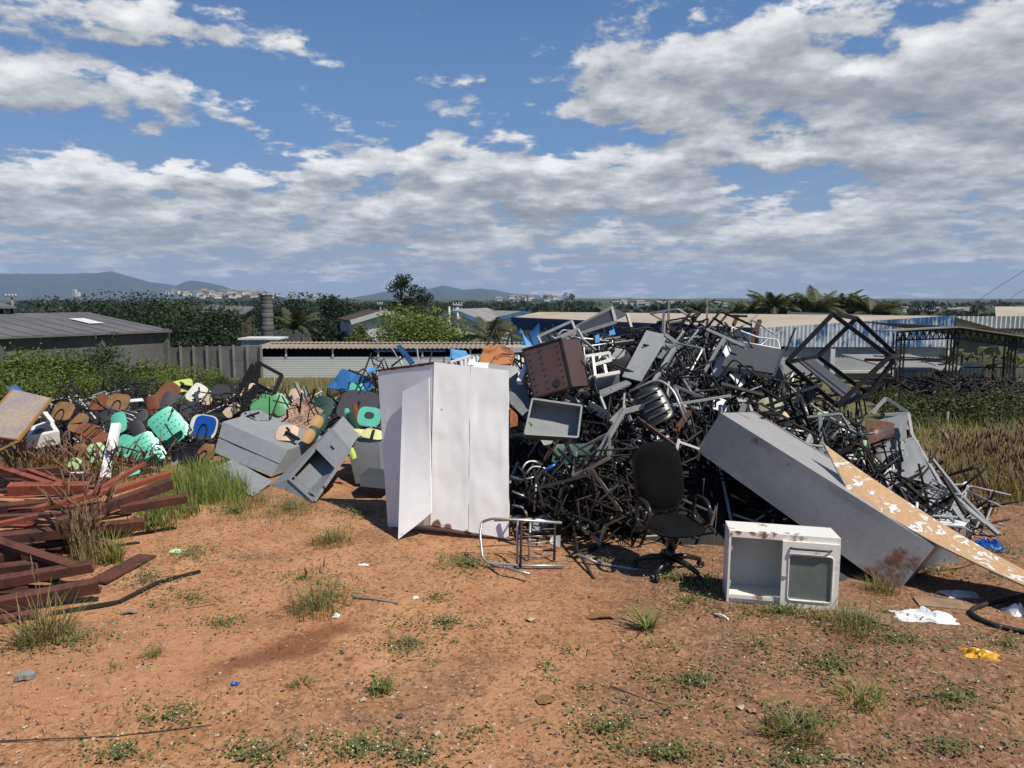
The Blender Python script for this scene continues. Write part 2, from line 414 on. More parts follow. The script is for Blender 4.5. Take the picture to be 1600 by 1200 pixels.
M['lime'] = plastic('lime_plastic', (.52, .62, .14), .4)
M['paleyellow'] = plastic('pale_yellow_laminate', (.58, .58, .26), .45)
M['ply'] = rough_mat('brown_plywood', (.19, .10, .045), (.26, .14, .06), 9, .6, .08)
M['plyred'] = rough_mat('red_brown_plywood', (.20, .075, .04), (.15, .055, .03), 9, .6, .08)
M['beige'] = plastic('beige_laminate', (.58, .43, .30), .5)
M['cream'] = plastic('cream_laminate', (.74, .72, .62), .4)
M['ochre'] = plastic('ochre_plastic', (.42, .24, .08), .45)
M['greyplastic'] = plastic('grey_plastic', (.30, .30, .31), .45)
M['charcoal'] = plastic('charcoal_plastic', (.04, .04, .043), .5)
M['white'] = plastic('white_plastic', (.78, .78, .75), .45, .35)
M['yellow'] = plastic('yellow_plastic_film', (.72, .36, .015), .38)
M['rubber'] = plastic('black_rubber', (.018, .018, .018), .5)
M['blackfab'] = rough_mat('black_fabric', (.007, .007, .0075), (.010, .010, .0105), 6, 1.0, .25, 220); M['blackfab'].node_tree.nodes['Principled BSDF'].inputs['Specular IOR Level'].default_value = .05
M['blackplast'] = plastic('black_plastic', (.016, .016, .017), .32)
M['wood'] = rough_mat('weathered_wood', (.30, .21, .13), (.22, .15, .09), 6, .8, .2)
M['greywood'] = rough_mat('grey_wood', (.25, .22, .19), (.17, .15, .12), 6, .85, .2)
M['bark'] = rough_mat('bark', (.10, .075, .055), (.06, .045, .034), 5, .95, .5)
M['paper'] = rough_mat('torn_paper', (.66, .64, .58), (.50, .47, .40), 8, .9, .2)
M['concrete'] = rough_mat('concrete', (.24, .235, .22), (.17, .165, .15), .8, .9, .2)
M['darkconcrete'] = rough_mat('stained_concrete', (.085, .085, .082), (.13, .13, .125), .6, .9, .2)
M['whitewall'] = rough_mat('white_wall', (.62, .63, .61), (.52, .53, .51), .5, .8, .05)
M['greywall'] = rough_mat('grey_wall', (.40, .415, .41), (.34, .35, .35), .3, .8, .05)
M['asbestos'] = rough_mat('fibre_cement', (.26, .22, .17), (.20, .165, .13), .5, .9, .1)
M['beigeroof'] = rough_mat('beige_roof', (.43, .37, .285), (.36, .30, .225), .25, .85, .05)
M['greyroof'] = rough_mat('grey_roof', (.105, .102, .105), (.135, .13, .132), .3, .8, .1)
M['dark'] = rough_mat('dark_interior', (.02, .022, .026), (.03, .03, .034), 1, .9, .05)
M['bluetrim'] = rough_mat('blue_trim', (.06, .16, .27), (.09, .2, .31), .5, .7, .05)
M['leafdark'] = leafy('dark_leaves', (.010, .020, .008), (.026, .044, .015), .15)
M['leafmid'] = leafy('mid_leaves', (.018, .034, .010), (.065, .095, .026), .2)
M['leafbush'] = leafy('bush_leaves', (.04, .068, .014), (.20, .24, .055), .25)
M['leafbright'] = leafy('bright_leaves', (.075, .095, .028), (.20, .22, .08), .25)
M['leafdull'] = leafy('dull_leaves', (.03, .040, .014), (.10, .115, .04), .2)
M['palm'] = leafy('palm_leaves', (.03, .045, .016), (.13, .14, .055), .2)
M['grass'] = leafy('grass_blades', (.085, .105, .025), (.24, .25, .075), .3)
M['grassbright'] = leafy('bright_grass_blades', (.10, .15, .028), (.24, .30, .075), .3)
M['drygrass'] = leafy('dry_grass_blades', (.15, .105, .05), (.37, .28, .145), .3)
M['reed'] = leafy('dry_seed_heads', (.12, .065, .04), (.28, .17, .11), .2)
M['flower'] = plastic('tiny_white_flowers', (.55, .52, .42), .6)
M['pebble'] = rough_mat('pebbles', (.28, .13, .07), (.40, .26, .17), 30, .9, .2)
# ------------------------------------------------------------------ the ground: one sheet to the horizon
def ground_mat():
    m, t, b, pos = new_mat('laterite_soil')
    x, y, z = t.sep(pos)
    flat = t.xyz(x, y, 0.)
    n_big = t.noise(flat, .45, 5, .6, .4); n_mid = t.noise(flat, 1.9, 7, .65, .3); n_f = t.noise(flat, 11, 6, .7); n_vf = t.noise(flat, 55, 4, .7)
    c = t.ramp(t.m('ADD', t.m('MULTIPLY', n_mid, .7), t.m('MULTIPLY', n_big, .35)),
               [(.30, (.20, .092, .045)), (.45, (.35, .165, .074)), (.60, (.47, .235, .110)), (.74, (.56, .325, .185))])
    # ochre gravel patches, grey-brown humus patches on the right
    och = t.noise(flat, .8, 4, .55)
    c = t.mix(t.m('MULTIPLY', t.ss(och, .56, .70), .55), c, (.42, .22, .075))
    right = t.ss(t.m('ADD', x, t.m('MULTIPLY', n_big, 2.4)), .9, 2.6)
    c = t.mix(t.m('MULTIPLY', right, .75), c, t.ramp(n_mid, [(.3, (.12, .066, .040)), (.55, (.20, .105, .062)), (.75, (.27, .155, .095))]))
    hum = t.noise(t.v('ADD', flat, (31., 7., 0.)), .7, 6, .65)
    c = t.mix(t.m('MULTIPLY', t.ss(hum, .52, .66), .6), c, (.135, .09, .058))
    # litter straw flecks
    st = t.noise(t.v('MULTIPLY', flat, (1., .45, 1.)), 34, 3, .7)
    c = t.mix(t.m('MULTIPLY', t.ss(st, .60, .72), .55), c, (.43, .31, .20))
    # gravel speckle
    vo = t.voro(flat, 42, 'Color'); sp = t.sep(vo)[0]
    c = t.mix(t.m('MULTIPLY', t.ss(sp, .62, .95), .45), c, (.47, .28, .17))
    c = t.mix(t.m('MULTIPLY', t.ss(sp, .30, .02), .55), c, (.085, .045, .028))
    c = t.mix(t.m('MULTIPLY', t.ss(n_f, .46, .33), .6), c, (.10, .05, .03))
    c = t.mix(t.m('MULTIPLY', t.ss(n_vf, .52, .70), .35), c, (.50, .29, .17))
    # damp gully: a dark strip of soil running from one tuft towards the viewer's left
    p0, p1 = G(560, 975), G(300, 1062)
    dx, dy = (p1 - p0).x, (p1 - p0).y; L = math.hypot(dx, dy)
    rx, ry = t.m('SUBTRACT', x, p0.x), t.m('SUBTRACT', y, p0.y)
    along = t.m('DIVIDE', t.m('ADD', t.m('MULTIPLY', rx, dx), t.m('MULTIPLY', ry, dy)), L * L)
    cross = t.m('ABSOLUTE', t.m('DIVIDE', t.m('SUBTRACT', t.m('MULTIPLY', rx, dy), t.m('MULTIPLY', ry, dx)), L))
    cross = t.m('ADD', cross, t.m('MULTIPLY', t.m('SUBTRACT', n_mid, .5), .5))
    wet = t.m('MULTIPLY', t.ss(cross, .20, .05), t.m('MULTIPLY', t.ss(along, -.05, .15), t.ss(along, 1.1, .75)))
    c = t.mix(t.m('MULTIPLY', wet, .75), c, (.15, .055, .022))
    # pale fine dust fan at lower left
    q0 = G(180, 1040)
    dd = t.m('SQRT', t.m('ADD', t.m('POWER', t.m('MULTIPLY', t.m('SUBTRACT', x, q0.x), .75), 2.), t.m('POWER', t.m('SUBTRACT', y, q0.y), 2.)))
    fan = t.m('MULTIPLY', t.ss(t.m('ADD', dd, t.m('MULTIPLY', n_mid, .8)), 1.35, .7), t.m('SUBTRACT', 1., t.m('MULTIPLY', wet, 1.)), clamp=True)
    c = t.mix(t.m('MULTIPLY', fan, .7), c, t.ramp(n_f, [(.3, (.36, .165, .08)), (.7, (.50, .26, .14))]))
    # beyond the yard: dry grass bank, then green plain
    dist = t.m('SQRT', t.m('ADD', t.m('MULTIPLY', x, x), t.m('MULTIPLY', y, y)))
    edge = t.ss(t.m('ADD', dist, t.m('MULTIPLY', n_big, 6.)), 13.5, 17.)
    bank = t.ramp(t.noise(flat, 1.3, 6, .7), [(.3, (.05, .055, .02)), (.5, (.13, .12, .045)), (.68, (.24, .19, .09))])
    c = t.mix(edge, c, bank)
    plain = t.ramp(t.noise(flat, .013, 8, .65), [(.35, (.018, .028, .012)), (.52, (.045, .06, .022)), (.66, (.12, .12, .05))])
    c = t.mix(t.ss(dist, 60., 140.), c, plain)
    t.l.new(c, b.inputs['Base Color'])
    t.l.new(t.m('SUBTRACT', .95, t.m('MULTIPLY', wet, .25)), b.inputs['Roughness']); b.inputs['Specular IOR Level'].default_value = .2
    h = t.m('ADD', t.m('MULTIPLY', n_f, .6), t.m('ADD', t.m('MULTIPLY', n_vf, .22), t.m('MULTIPLY', sp, .25)))
    t.l.new(t.bump(h, .9, .035), b.inputs['Normal'])
    return m
def build_ground():
    xs = [i * .085 for i in range(-105, 106)]; s = .12
    while xs[-1] < 9000: xs.append(xs[-1] + s); s *= 1.13
    neg = [-v for v in xs if v > xs[210 - 0] - 1e-9 and v > 8.95]
    xs = sorted(set(xs + [-v for v in xs]))
    ys = [-6 + i * .09 for i in range(0, 230)]; s = .14
    while ys[-1] < 9500: ys.append(ys[-1] + s); s *= 1.09
    b = MB(); nx = len(xs)
    for yv in ys:
        for xv in xs: b.v.append((xv, yv, T(xv, yv)))
    for j in range(len(ys) - 1):
        for i in range(nx - 1):
            o = j * nx + i; b.face((o, o + 1, o + nx + 1, o + nx), 0, True)
    g = b.build('ground', ground_mat()); tag(g, 'red laterite yard falling away to a green plain', 'ground', kind='structure')
build_ground()

def build_hills():
    """far mountain ridges, blue only through the air in front of them"""
    def ridge(name, label, d, prof, depth, seed):
        b = MB(); n = 120; m_ = 14
        x0, x1 = prof[0][0], prof[-1][0]
        for j in range(m_ + 1):
            w = j / m_
            for i in range(n + 1):
                px = x0 + (x1 - x0) * i / n
                top = P(px, lerp_tab(prof, px), d)
                f = math.sin(math.pi * min(1, w * .5 + .0)) if w < 1 else 1
                base = -30.0
                zz = base + (top.z - base) * f
                nz = mnoise.noise(Vector((px * .02, w * 3, seed)))
                zz += nz * 14 * (1 - abs(2 * f - 1)) + 5 * mnoise.noise(Vector((px * .09, w * 2, seed + 4))) * f
                y = d - depth * (1 - w) + nz * 90 * (1 - w)
                b.v.append((top.x * y / d if w < 1 else top.x, y, zz))
        # back slope
        for i in range(n + 1):
            px = x0 + (x1 - x0) * i / n; top = P(px, lerp_tab(prof, px), d); b.v.append((top.x, d + depth, -30))
        for j in range(m_ + 1):
            for i in range(n):
                o = j * (n + 1) + i; b.face((o, o + 1, o + n + 2, o + n + 1), 0, True)
        o = b.build(name, M['hill']); tag(o, label, 'hills', kind='structure')
    ridge('hills', 'long blue mountain ridge on the left horizon', 7800,
          [(-400, 440), (-150, 431), (0, 428), (100, 428), (150, 427), (175, 424), (195, 430), (235, 441), (262, 444), (275, 447), (285, 442), (300, 438), (320, 441), (345, 446), (372, 455), (400, 461), (430, 468)], 1500, 1)
    ridge('hills', 'blue mountain ridge behind the middle of the town', 8200,
          [(520, 470), (575, 461), (600, 456), (640, 455), (672, 451), (690, 446), (705, 448), (722, 453), (748, 451), (775, 453), (800, 459), (840, 461), (862, 472)], 1500, 7)
    ridge('hills', 'low green hill on the right horizon', 4300,
          [(900, 474), (940, 468), (985, 466), (1020, 469), (1060, 473), (1090, 476)], 700, 13)
M['hill'] = rough_mat('hill_forest', (.022, .032, .016), (.045, .055, .026), .004, .95, .1)
build_hills()

# air that fades the far hills
def build_haze():
    m = bpy.data.materials.new('haze_air'); m.use_nodes = True; t = NT(m.node_tree)
    t.n.remove(t.n['Principled BSDF'])
    v = t.n.new('ShaderNodeVolumePrincipled'); v.inputs['Color'].default_value = (.50, .69, 1.0, 1); v.inputs['Density'].default_value = HAZE
    t.l.new(v.outputs[0], t.n['Material Output'].inputs['Volume'])
    b = MB(); b.box((0, 1800, 140), (21000, 18000, 470)); o = b.build('haze', m); tag(o, 'pale air over the plain', 'haze', kind='stuff')
HAZE = 0.000075
build_haze()

# ------------------------------------------------------------------ trees and bushes
def leaf_cloud(b, blobs, n, size, k=0, rnd=None, droop=0.0, squash=.8):
    """many small leaf faces spread through irregular clumps: blobs (x,y,z,r)"""
    rnd = rnd or random
    tot = sum(r ** 2 for *_, r in blobs)
    for (x, y, z, r) in blobs:
        for _ in range(int(n * r * r / tot)):
            while True:
                d = Vector((rnd.gauss(0, 1), rnd.gauss(0, 1), rnd.gauss(0, 1)))
                if d.length > .01: break
            d.normalize(); rr = r * (rnd.random() ** .38) * (1 + .22 * mnoise.noise(d * 2.3 + Vector((x, y, z))))
            p = Vector((x, y, z)) + Vector((d.x * rr, d.y * rr, d.z * rr * squash))
            a = Vector((rnd.gauss(0, 1), rnd.gauss(0, 1), rnd.gauss(0, .6) - droop)).normalized()
            c = a.cross(Vector((rnd.gauss(0, 1), rnd.gauss(0, 1), rnd.gauss(0, 1)))).normalized()
            s = size * rnd.uniform(.6, 1.4)
            b.quad(p - a * s * .5, p - c * s * .28, p + a * s * .5, p + c * s * .28, k)
def trunk(b, h, r, limbs, rnd, lean=0.0):
    pts = [Vector((0, 0, -.4)), Vector((lean * .3, 0, h * .4)), Vector((lean, 0, h))]
    b.tube(pts, r, 0, 7, r1=r * .55)
    for (x, y, z) in limbs:
        s = pts[1].lerp(pts[2], rnd.uniform(.2, 1))
        mid = s.lerp(Vector((x, y, z)), .5) + Vector((rnd.uniform(-.1, .1), 0, rnd.uniform(0, .15))) * h
        b.tube([s, mid, Vector((x, y, z))], r * .45, 0, 5, r1=r * .12)
def make_tree(name, label, loc, h, w, mat, seed, n=3000, leaf=.3, nb=9, trunk_h=.35, cat='tree', group=None, squash=.8, open_=1.0, rot=0.0):
    rnd = random.Random(seed)
    root = thing(name, label, cat, loc, group)
    blobs = []
    for i in range(nb):
        a = rnd.uniform(0, 6.28); q = rnd.random() ** .6
        z = h * (trunk_h + (1 - trunk_h) * rnd.uniform(.12, .86))
        wid = w * .5 * (1 - .75 * abs((z / h - trunk_h) / (1 - trunk_h) - .42) ** 1.3)
        r = w * rnd.uniform(.15, .26) * open_
        blobs.append((math.cos(a) * q * max(.05, wid - r * .5), math.sin(a) * q * max(.05, wid - r * .5), min(z, h - r * .7), r))
    tb = MB(); trunk(tb, h * (trunk_h + .25), max(.03, h * .022), [bl[:3] for bl in blobs], rnd, w * .03)
    tb.build('trunk', M['bark'], root)
    cb = MB(); leaf_cloud(cb, blobs, n, leaf, 0, rnd, .2, squash); cb.build('crown', mat, root)
    return root
def make_bush(name, label, loc, h, w, mat, seed, n=2600, leaf=.09, group=None):
    rnd = random.Random(seed); root = thing(name, label, 'bush', loc, group)
    blobs = []
    for i in range(13):
        a = rnd.uniform(0, 6.28); q = rnd.random() ** .5; z = h * rnd.uniform(.15, .85) * (1 - .35 * q)
        blobs.append((math.cos(a) * q * w * .42, math.sin(a) * q * w * .42, z, w * rnd.uniform(.10, .2)))
    sb = MB()
    for (x, y, z, r) in blobs: sb.tube([(0, 0, -.2), (x * .5, y * .5, z * .6), (x, y, z + r * .6)], .02, 0, 4, r1=.006)
    sb.build('stem', M['bark'], root)
    cb = MB(); leaf_cloud(cb, blobs, n, leaf, 0, rnd, .1, .85)
    for i in range(18):     # long shoots that break the outline
        x, y, z, r = rnd.choice(blobs); t0 = Vector((x, y, z + r * .4)); d = Vector((rnd.uniform(-.5, .5), rnd.uniform(-.5, .5), 1)).normalized()
        for q in range(14):
            p = t0 + d * h * .028 * q; a = Vector((rnd.gauss(0, 1), rnd.gauss(0, 1), rnd.gauss(.3, .6))).normalized(); c = a.cross(d).normalized()
            s = leaf * rnd.uniform(.7, 1.3); cb.quad(p, p + a * s * .5 - c * s * .25, p + a * s, p + a * s * .5 + c * s * .25)
    cb.build('foliage', mat, root)
    return root
def make_palm(name, label, loc, h, fl, seed, nf=22, group=None):
    rnd = random.Random(seed); root = thing(name, label, 'palm tree', loc, group)
    tb = MB(); top = Vector((rnd.uniform(-.05, .05) * h, 0, h)); tb.tube([(0, 0, -.5), (top.x * .3, 0, h * .5), top], .17, 0, 8, r1=.11); tb.build('trunk', M['bark'], root)
    b = MB()
    for i in range(nf):
        a = i * 2.4 + rnd.uniform(-.2, .2); el = rnd.uniform(-.2, 1.5); L = fl * rnd.uniform(.8, 1.1)
        hd = Vector((math.cos(a), math.sin(a), 0)); prev = top.copy(); pts = [prev]
        for q in range(1, 9):
            e = el - .17 * q * (1.1 if el < 1 else .8); prev = prev + (hd * math.cos(e) + Vector((0, 0, math.sin(e)))) * L / 8; pts.append(prev)
        b.tube(pts, .03, 0, 3, r1=.008)
        side = hd.cross(Vector((0, 0, 1)))
        for q in range(1, 9):
            for s in (-1, 1):
                for e in (0, .1, .2, .3, .4, .5, .6, .7, .8, .9):
                    p = pts[q - 1].lerp(pts[q], e); d = (pts[q] - pts[q - 1]).normalized()
                    tip = p + (side * s * .8 + d * .8 + Vector((0, 0, -.25 - rnd.random() * .5))).normalized() * L * .30 * math.sin(math.pi * (.12 + .8 * (q + e) / 9))
                    b.tri(p - d * L * .013, p + d * L * .013, tip)
    b.build('crown', M['palm'], root)
    return root
def ground_at(px, d): 
    x = P(px, 468, d).x; return Vector((x, d, T(x, d)))
def top_h(px, py, d): return P(px, py, d).z - ground_at(px, d).z

def build_trees():
    # wall of dark trees behind the left warehouse
    for i, (px, py, d, w, lab) in enumerate([
        (120, 462, 95, 12, 'dark tree farthest left in the belt behind the low warehouse'),
        (200, 456, 100, 14, 'dense dark tree behind the warehouse roof, tallest of the left belt'),
        (255, 461, 92, 12, 'dark rounded tree behind the right corner of the low warehouse'),
        (305, 470, 88, 12, 'mid green tree at the right end of the belt behind the warehouse'),
        (345, 484, 84, 9, 'low dark tree left of the stained chimney above the panel fence'),
        (230, 484, 78, 10, 'low dark tree just above the warehouse eave'),
        (300, 500, 74, 9, 'shaded bushy tree between warehouse corner and panel fence'),
        (160, 474, 86, 11, 'dark spreading tree above the middle of the warehouse roof')]):
        make_tree('broadleaf_tree', lab, ground_at(px, d), top_h(px, py, d), w, M['leafdark'] if i != 3 else M['leafmid'], 30 + i, 5200, .36, 20, .08)
    make_tree('broadleaf_tree', 'big dark round tree directly behind the stained chimney', ground_at(440, 105), top_h(432, 453, 105), 9.5, M['leafdark'], 50, 4600, .36, 18, .1)
    make_tree('broadleaf_tree', 'dark round tree between the chimney palm and the white gabled house', ground_at(527, 98), top_h(527, 460, 98), 7.5, M['leafdark'], 51, 4200, .36, 18, .08)
    make_tree('broadleaf_tree', 'low dark tree right of the small palm by the chimney', ground_at(505, 88), top_h(500, 498, 88), 6, M['leafdark'], 57, 2500, .34, 12, .1)
    make_tree('tall_tree', 'tall open crowned tree standing above the skyline in the middle', ground_at(625, 112), top_h(625, 421, 112), 7.5, M['leafdark'], 52, 2600, .34, 13, .42, open_=.72)
    make_tree('tall_tree', 'smaller open tree joined to the right of the tall skyline tree', ground_at(657, 114), top_h(657, 441, 114), 6, M['leafdark'], 53, 1900, .34, 11, .3, open_=.75)
    make_tree('round_tree', 'broad bright green round tree behind the long white shed', ground_at(648, 66), top_h(648, 478, 66), 9.6, M['leafbush'], 54, 16000, .26, 34, .02, open_=1.15)
    make_tree('round_tree', 'low green tree at the right foot of the broad round tree', ground_at(700, 64), top_h(700, 506, 64), 6, M['leafbush'], 58, 7000, .24, 18, .02, open_=1.1)
    make_tree('round_tree', 'small yellow green tree left of the broad round tree', ground_at(562, 67), top_h(562, 501, 67), 3.2, M['leafbright'], 55, 4500, .22, 14, .02)
    make_tree('thin_tree', 'thin wispy bare looking tree above the beige roof', ground_at(888, 100), top_h(893, 433, 100), 3.6, M['leafdark'], 56, 420, .24, 9, .35, open_=.8)
    for i, (px, py, d, w, lab) in enumerate([
        (852, 476, 96, 6, 'green tree mass behind the left end of the beige roof'), (905, 474, 98, 7, 'dark tree below the wispy tree behind the beige roof'),
        (945, 478, 105, 5, 'low dark tree right of the wispy tree'), (1545, 481, 120, 5, 'small round dark tree on the right horizon'),
        (1500, 486, 130, 6, 'low dark tree left of the small round one on the right horizon'), (1600, 482, 110, 9, 'dark tree cut by the right edge of the view'),
        (1240, 474, 92, 6, 'leafy tree among the palms behind the beige roof'), (1365, 473, 90, 4, 'thin leafy tree right of the palm row'),
        (585, 470, 150, 9, 'dark tree on the skyline left of the tall open tree'), (690, 468, 150, 10, 'dark tree on the skyline right of the tall open tree')]):
        make_tree('broadleaf_tree', lab, ground_at(px, d), top_h(px, py, d), w, M['leafmid'] if i in (0, 6, 7) else M['leafdark'], 70 + i, 1700, .34, 10, .1)
    for i, (px, py, d, fl, lab) in enumerate([
        (1175, 466, 92, 2.6, 'leftmost palm of the row behind the beige roof'), (1213, 453, 88, 3.2, 'tall palm near the left end of the row behind the beige roof'),
        (1278, 452, 86, 3.4, 'full tall palm in the middle of the row behind the beige roof'), (1312, 458, 90, 3.0, 'palm right of the full tall palm behind the roof'),
        (1360, 459, 85, 3.2, 'rightmost palm of the row behind the beige roof'), (1145, 474, 95, 2.2, 'very small palm left of the palm row'),
        (1196, 462, 95, 2.6, 'palm between the leftmost and the tall palm of the roof row'), (1246, 460, 90, 2.8, 'palm just left of the full tall palm behind the roof'), (1336, 464, 88, 2.6, 'low palm between the last two tall palms of the row'), (1385, 470, 86, 2.2, 'small ragged palm at the right end of the palm row'),
        (1092, 470, 150, 3.0, 'tiny far palm on the horizon above the scrap heap'), (460, 484, 85, 3.0, 'short palm standing right of the stained chimney'),
        (768, 496, 60, 2.6, 'short palm in front of the blue edged warehouses')]):
        fl *= 1.2; h = top_h(px, py - 3, d); make_palm('palm', lab, ground_at(px, d), max(1.0, h - fl * .72), fl, 90 + i, 34)
build_trees()

def build_bushes():
    protos = [make_bush('bush', 'green leafy bush on the bank at the far left edge', ground_at(8, 19), top_h(8, 545, 19), 3.0, M['leafbush'], 1, 6000, .085),
              make_bush('bush', 'green leafy bush with upright shoots below the warehouse wall', ground_at(75, 20), top_h(75, 532, 20), 3.2, M['leafbush'], 2, 6500, .085),
              make_bush('bush', 'dull green bush below the warehouse corner', ground_at(150, 20.5), top_h(150, 535, 20.5), 3.2, M['leafmid'], 3, 6500, .08)]
    for i, (px, py, d, s, lab) in enumerate([
        (215, 540, 22, 1.0, 'green bush right of the dull bush, in front of the warehouse wall'), (285, 553, 20, .8, 'low green bush at the right end of the hedge bank'),
        (340, 575, 19, .6, 'small bush in front of the concrete panel fence'), (40, 570, 16.5, .75, 'low bush just behind the peeling board'),
        (110, 575, 16.5, .8, 'low bush behind the brown plywood seats'), (180, 578, 17, .75, 'low bush behind the left scrap pile, middle of three'),
        (250, 580, 17.2, .7, 'low bush behind the yellow seat'), (310, 590, 17, .5, 'small pale bush behind the white round seat'),
        (-60, 560, 18, 1.0, 'bush cut by the left edge of the view'), (370, 600, 16, .42, 'knee high bush left of the black bed frame')]):
        copy_tree(protos[i % 3], ground_at(px, d), (0, 0, i * 1.7), s * (top_h(px, py, d) / 2.5) ** .3, lab)
    q = make_bush('bush', 'dark green bush at the foot of the dark debris bank', ground_at(1440, 13.5), top_h(1440, 622, 13.5), 1.5, M['leafdull'], 5, 4500, .06)
    for i, (px, d, s, lab) in enumerate([(1500, 14, .95, 'dark bush left of the leaning grey stake'), (1560, 13.5, 1.0, 'dark bush right of the leaning grey stake'),
                                         (1620, 14, 1.1, 'dark bush at the right edge below the debris bank'), (1410, 16, .8, 'small bush by the shed leg'), (1585, 17, .9, 'ragged bush above the debris bank')]):
        copy_tree(q, ground_at(px, d), (0, 0, i * 2.1), s, lab)
    # broad leafed banana clump inside the truss shed
    root = thing('banana_plant', 'broad leaved banana clump under the truss shed', 'plant', ground_at(1545, 40))
    b = MB(); rnd = random.Random(4)
    for i in range(34):
        bx = rnd.uniform(-2.2, 2.2); a = rnd.uniform(0, 6.28); L = rnd.uniform(1.2, 2.2); hd = Vector((math.cos(a), math.sin(a), 0)); s = hd.cross(Vector((0, 0, 1))) * rnd.uniform(.16, .26)
        p = Vector((bx, rnd.uniform(-.6, .6), rnd.uniform(.4, 1.5))); pr = p
        for q_ in range(1, 6):
            e = 1.25 - .34 * q_; nx = pr + (hd * math.cos(e) + Vector((0, 0, math.sin(e)))) * L / 5; w0, w1 = math.sin(math.pi * (q_ - .9) / 5.4), math.sin(math.pi * (q_ + .1) / 5.4)
            b.quad(pr - s * w0, pr + s * w0, nx + s * w1, nx - s * w1); pr = nx
    b.build('leaves', M['palm'], root)
    sb = MB()
    for i in range(7): sb.tube([(i * .6 - 1.8, 0, -.3), (i * .6 - 1.8, .1, 1.6)], .09, 0, 6, r1=.05)
    sb.build('stem', M['bark'], root)
build_bushes()

def build_far():
    # far woodland belt on the plain: one mass nobody could count
    rnd = random.Random(11); b = MB()
    for i in range(520):
        d = 10 ** rnd.uniform(2.12, 3.15); px = rnd.uniform(-150, 1750); x = P(px, 468, d).x; z = T(x, d)
        w = rnd.uniform(3.5, 7) * (d / 160) ** .35; h = rnd.uniform(2.2, 4.2) * (d / 160) ** .25
        if 380 < px < 860 and d < 180: continue
        for q in range(int(44)):
            a = rnd.uniform(0, 6.28); rr = w * rnd.random() ** .5; p = Vector((x + math.cos(a) * rr, d + math.sin(a) * rr, z + h * rnd.uniform(.1, 1) * (1 - .5 * (rr / w) ** 2)))
            u = Vector((rnd.gauss(0, 1), rnd.gauss(0, .4), rnd.gauss(0, .8))).normalized(); v = Vector((-u.z, rnd.gauss(0, .5), u.x)).normalized(); s = w * rnd.uniform(.14, .3)
            b.quad(p - u * s, p - v * s * .6, p + u * s, p + v * s * .6)
    o = b.build('far_woodland', M['leafdark']); tag(o, 'dark far woodland over the plain below the hills', 'woodland', kind='stuff')
    # far white houses of the town
    hb = MB()
    hb.box((0, 0, 3), (9, 7, 6), k=0)
    n = len(hb.v); hb.v += [(-5, -4, 6), (5, -4, 6), (5, 4, 6), (-5, 4, 6), (-5, 0, 8), (5, 0, 8)]
    for q in ((0,1,5,4), (2,3,4,5), (0,4,3), (1,2,5)): hb.face([n + i for i in q], 1)
    for i in (-3, 0, 3): hb.box((i, -3.55, 3.4), (1.2, .1, 1.5), k=2)
    M['townwall'] = rough_mat('town_wall', (.48, .48, .47), (.58, .57, .55), .05, .9, .05); me = hb.mesh('town_house', [M['townwall'], M['asbestos'], M['dark']])
    spots = [(rnd.gauss(352, 34), rnd.uniform(455.5, 464), 1300, 1.0) for _ in range(46)] + [(rnd.uniform(430, 500), rnd.uniform(460, 466), 1500, .9) for _ in range(14)] + \
            [(rnd.uniform(745, 880), rnd.uniform(464, 469), 1200, .9) for _ in range(22)] + [(rnd.uniform(960, 1140), rnd.uniform(474, 478), 900, .8) for _ in range(26)] + \
            [(rnd.uniform(1400, 1510), rnd.uniform(485, 489), 500, .55) for _ in range(16)]
    for i, (px, py, d, s) in enumerate(spots):
        o = bpy.data.objects.new('town_house', me); COL.objects.link(o); p = P(px, py, d * rnd.uniform(.9, 1.1)); p.z -= 3 * s
        o.location = p; o.rotation_euler = (0, 0, rnd.uniform(-.6, .6)); o.scale = (s * rnd.uniform(.6, 1.3), s, s * rnd.uniform(.6, 1.2))
        tag(o, 'tiny pale house of the far town below the hills', 'house', 'houses of the far town')
    # slopes that carry the town
    for (px0, px1, py, d) in ((250, 480, 461, 1420), (730, 900, 466.5, 1330), (940, 1160, 475, 1010), (1385, 1530, 486, 560)):
        sb = MB(); N = 24
        for j in range(7):
            for i in range(N + 1):
                px = px0 + (px1 - px0) * i / N; e = math.sin(math.pi * i / N) ** .5
                top = P(px, py, d); zb = T(top.x, d) - 8; f = (0, .45, .75, 1, 1, .7, 0)[j]; y = d + (-170, -110, -50, 0, 60, 130, 260)[j] * d / 1400
                sb.v.append((top.x, y, zb + (top.z - zb) * f * e))
        for j in range(6):
            for i in range(N): o_ = j * (N + 1) + i; sb.face((o_, o_ + 1, o_ + N + 2, o_ + N + 1), 0, True)
        o = sb.build('hills', M['hill']); tag(o, 'gentle green slope that carries the far town', 'hills', kind='structure')
    tb = MB(); tb.box((0, 0, 14), (11, 11, 28)); tb.box((13, 0, 9), (14, 10, 18)); 
    for z in range(4, 27, 4): tb.box((0, -5.6, z), (8, .3, 1.4), k=1)
    o = tb.build('tower_block', [M['whitewall'], M['dark']], origin=None); o.scale = (.38, .38, .38); o.location = P(117, 457, 1100) - Vector((0, 0, 6)); tag(o, 'white block rising above trees before the left ridge', 'building')
build_far()
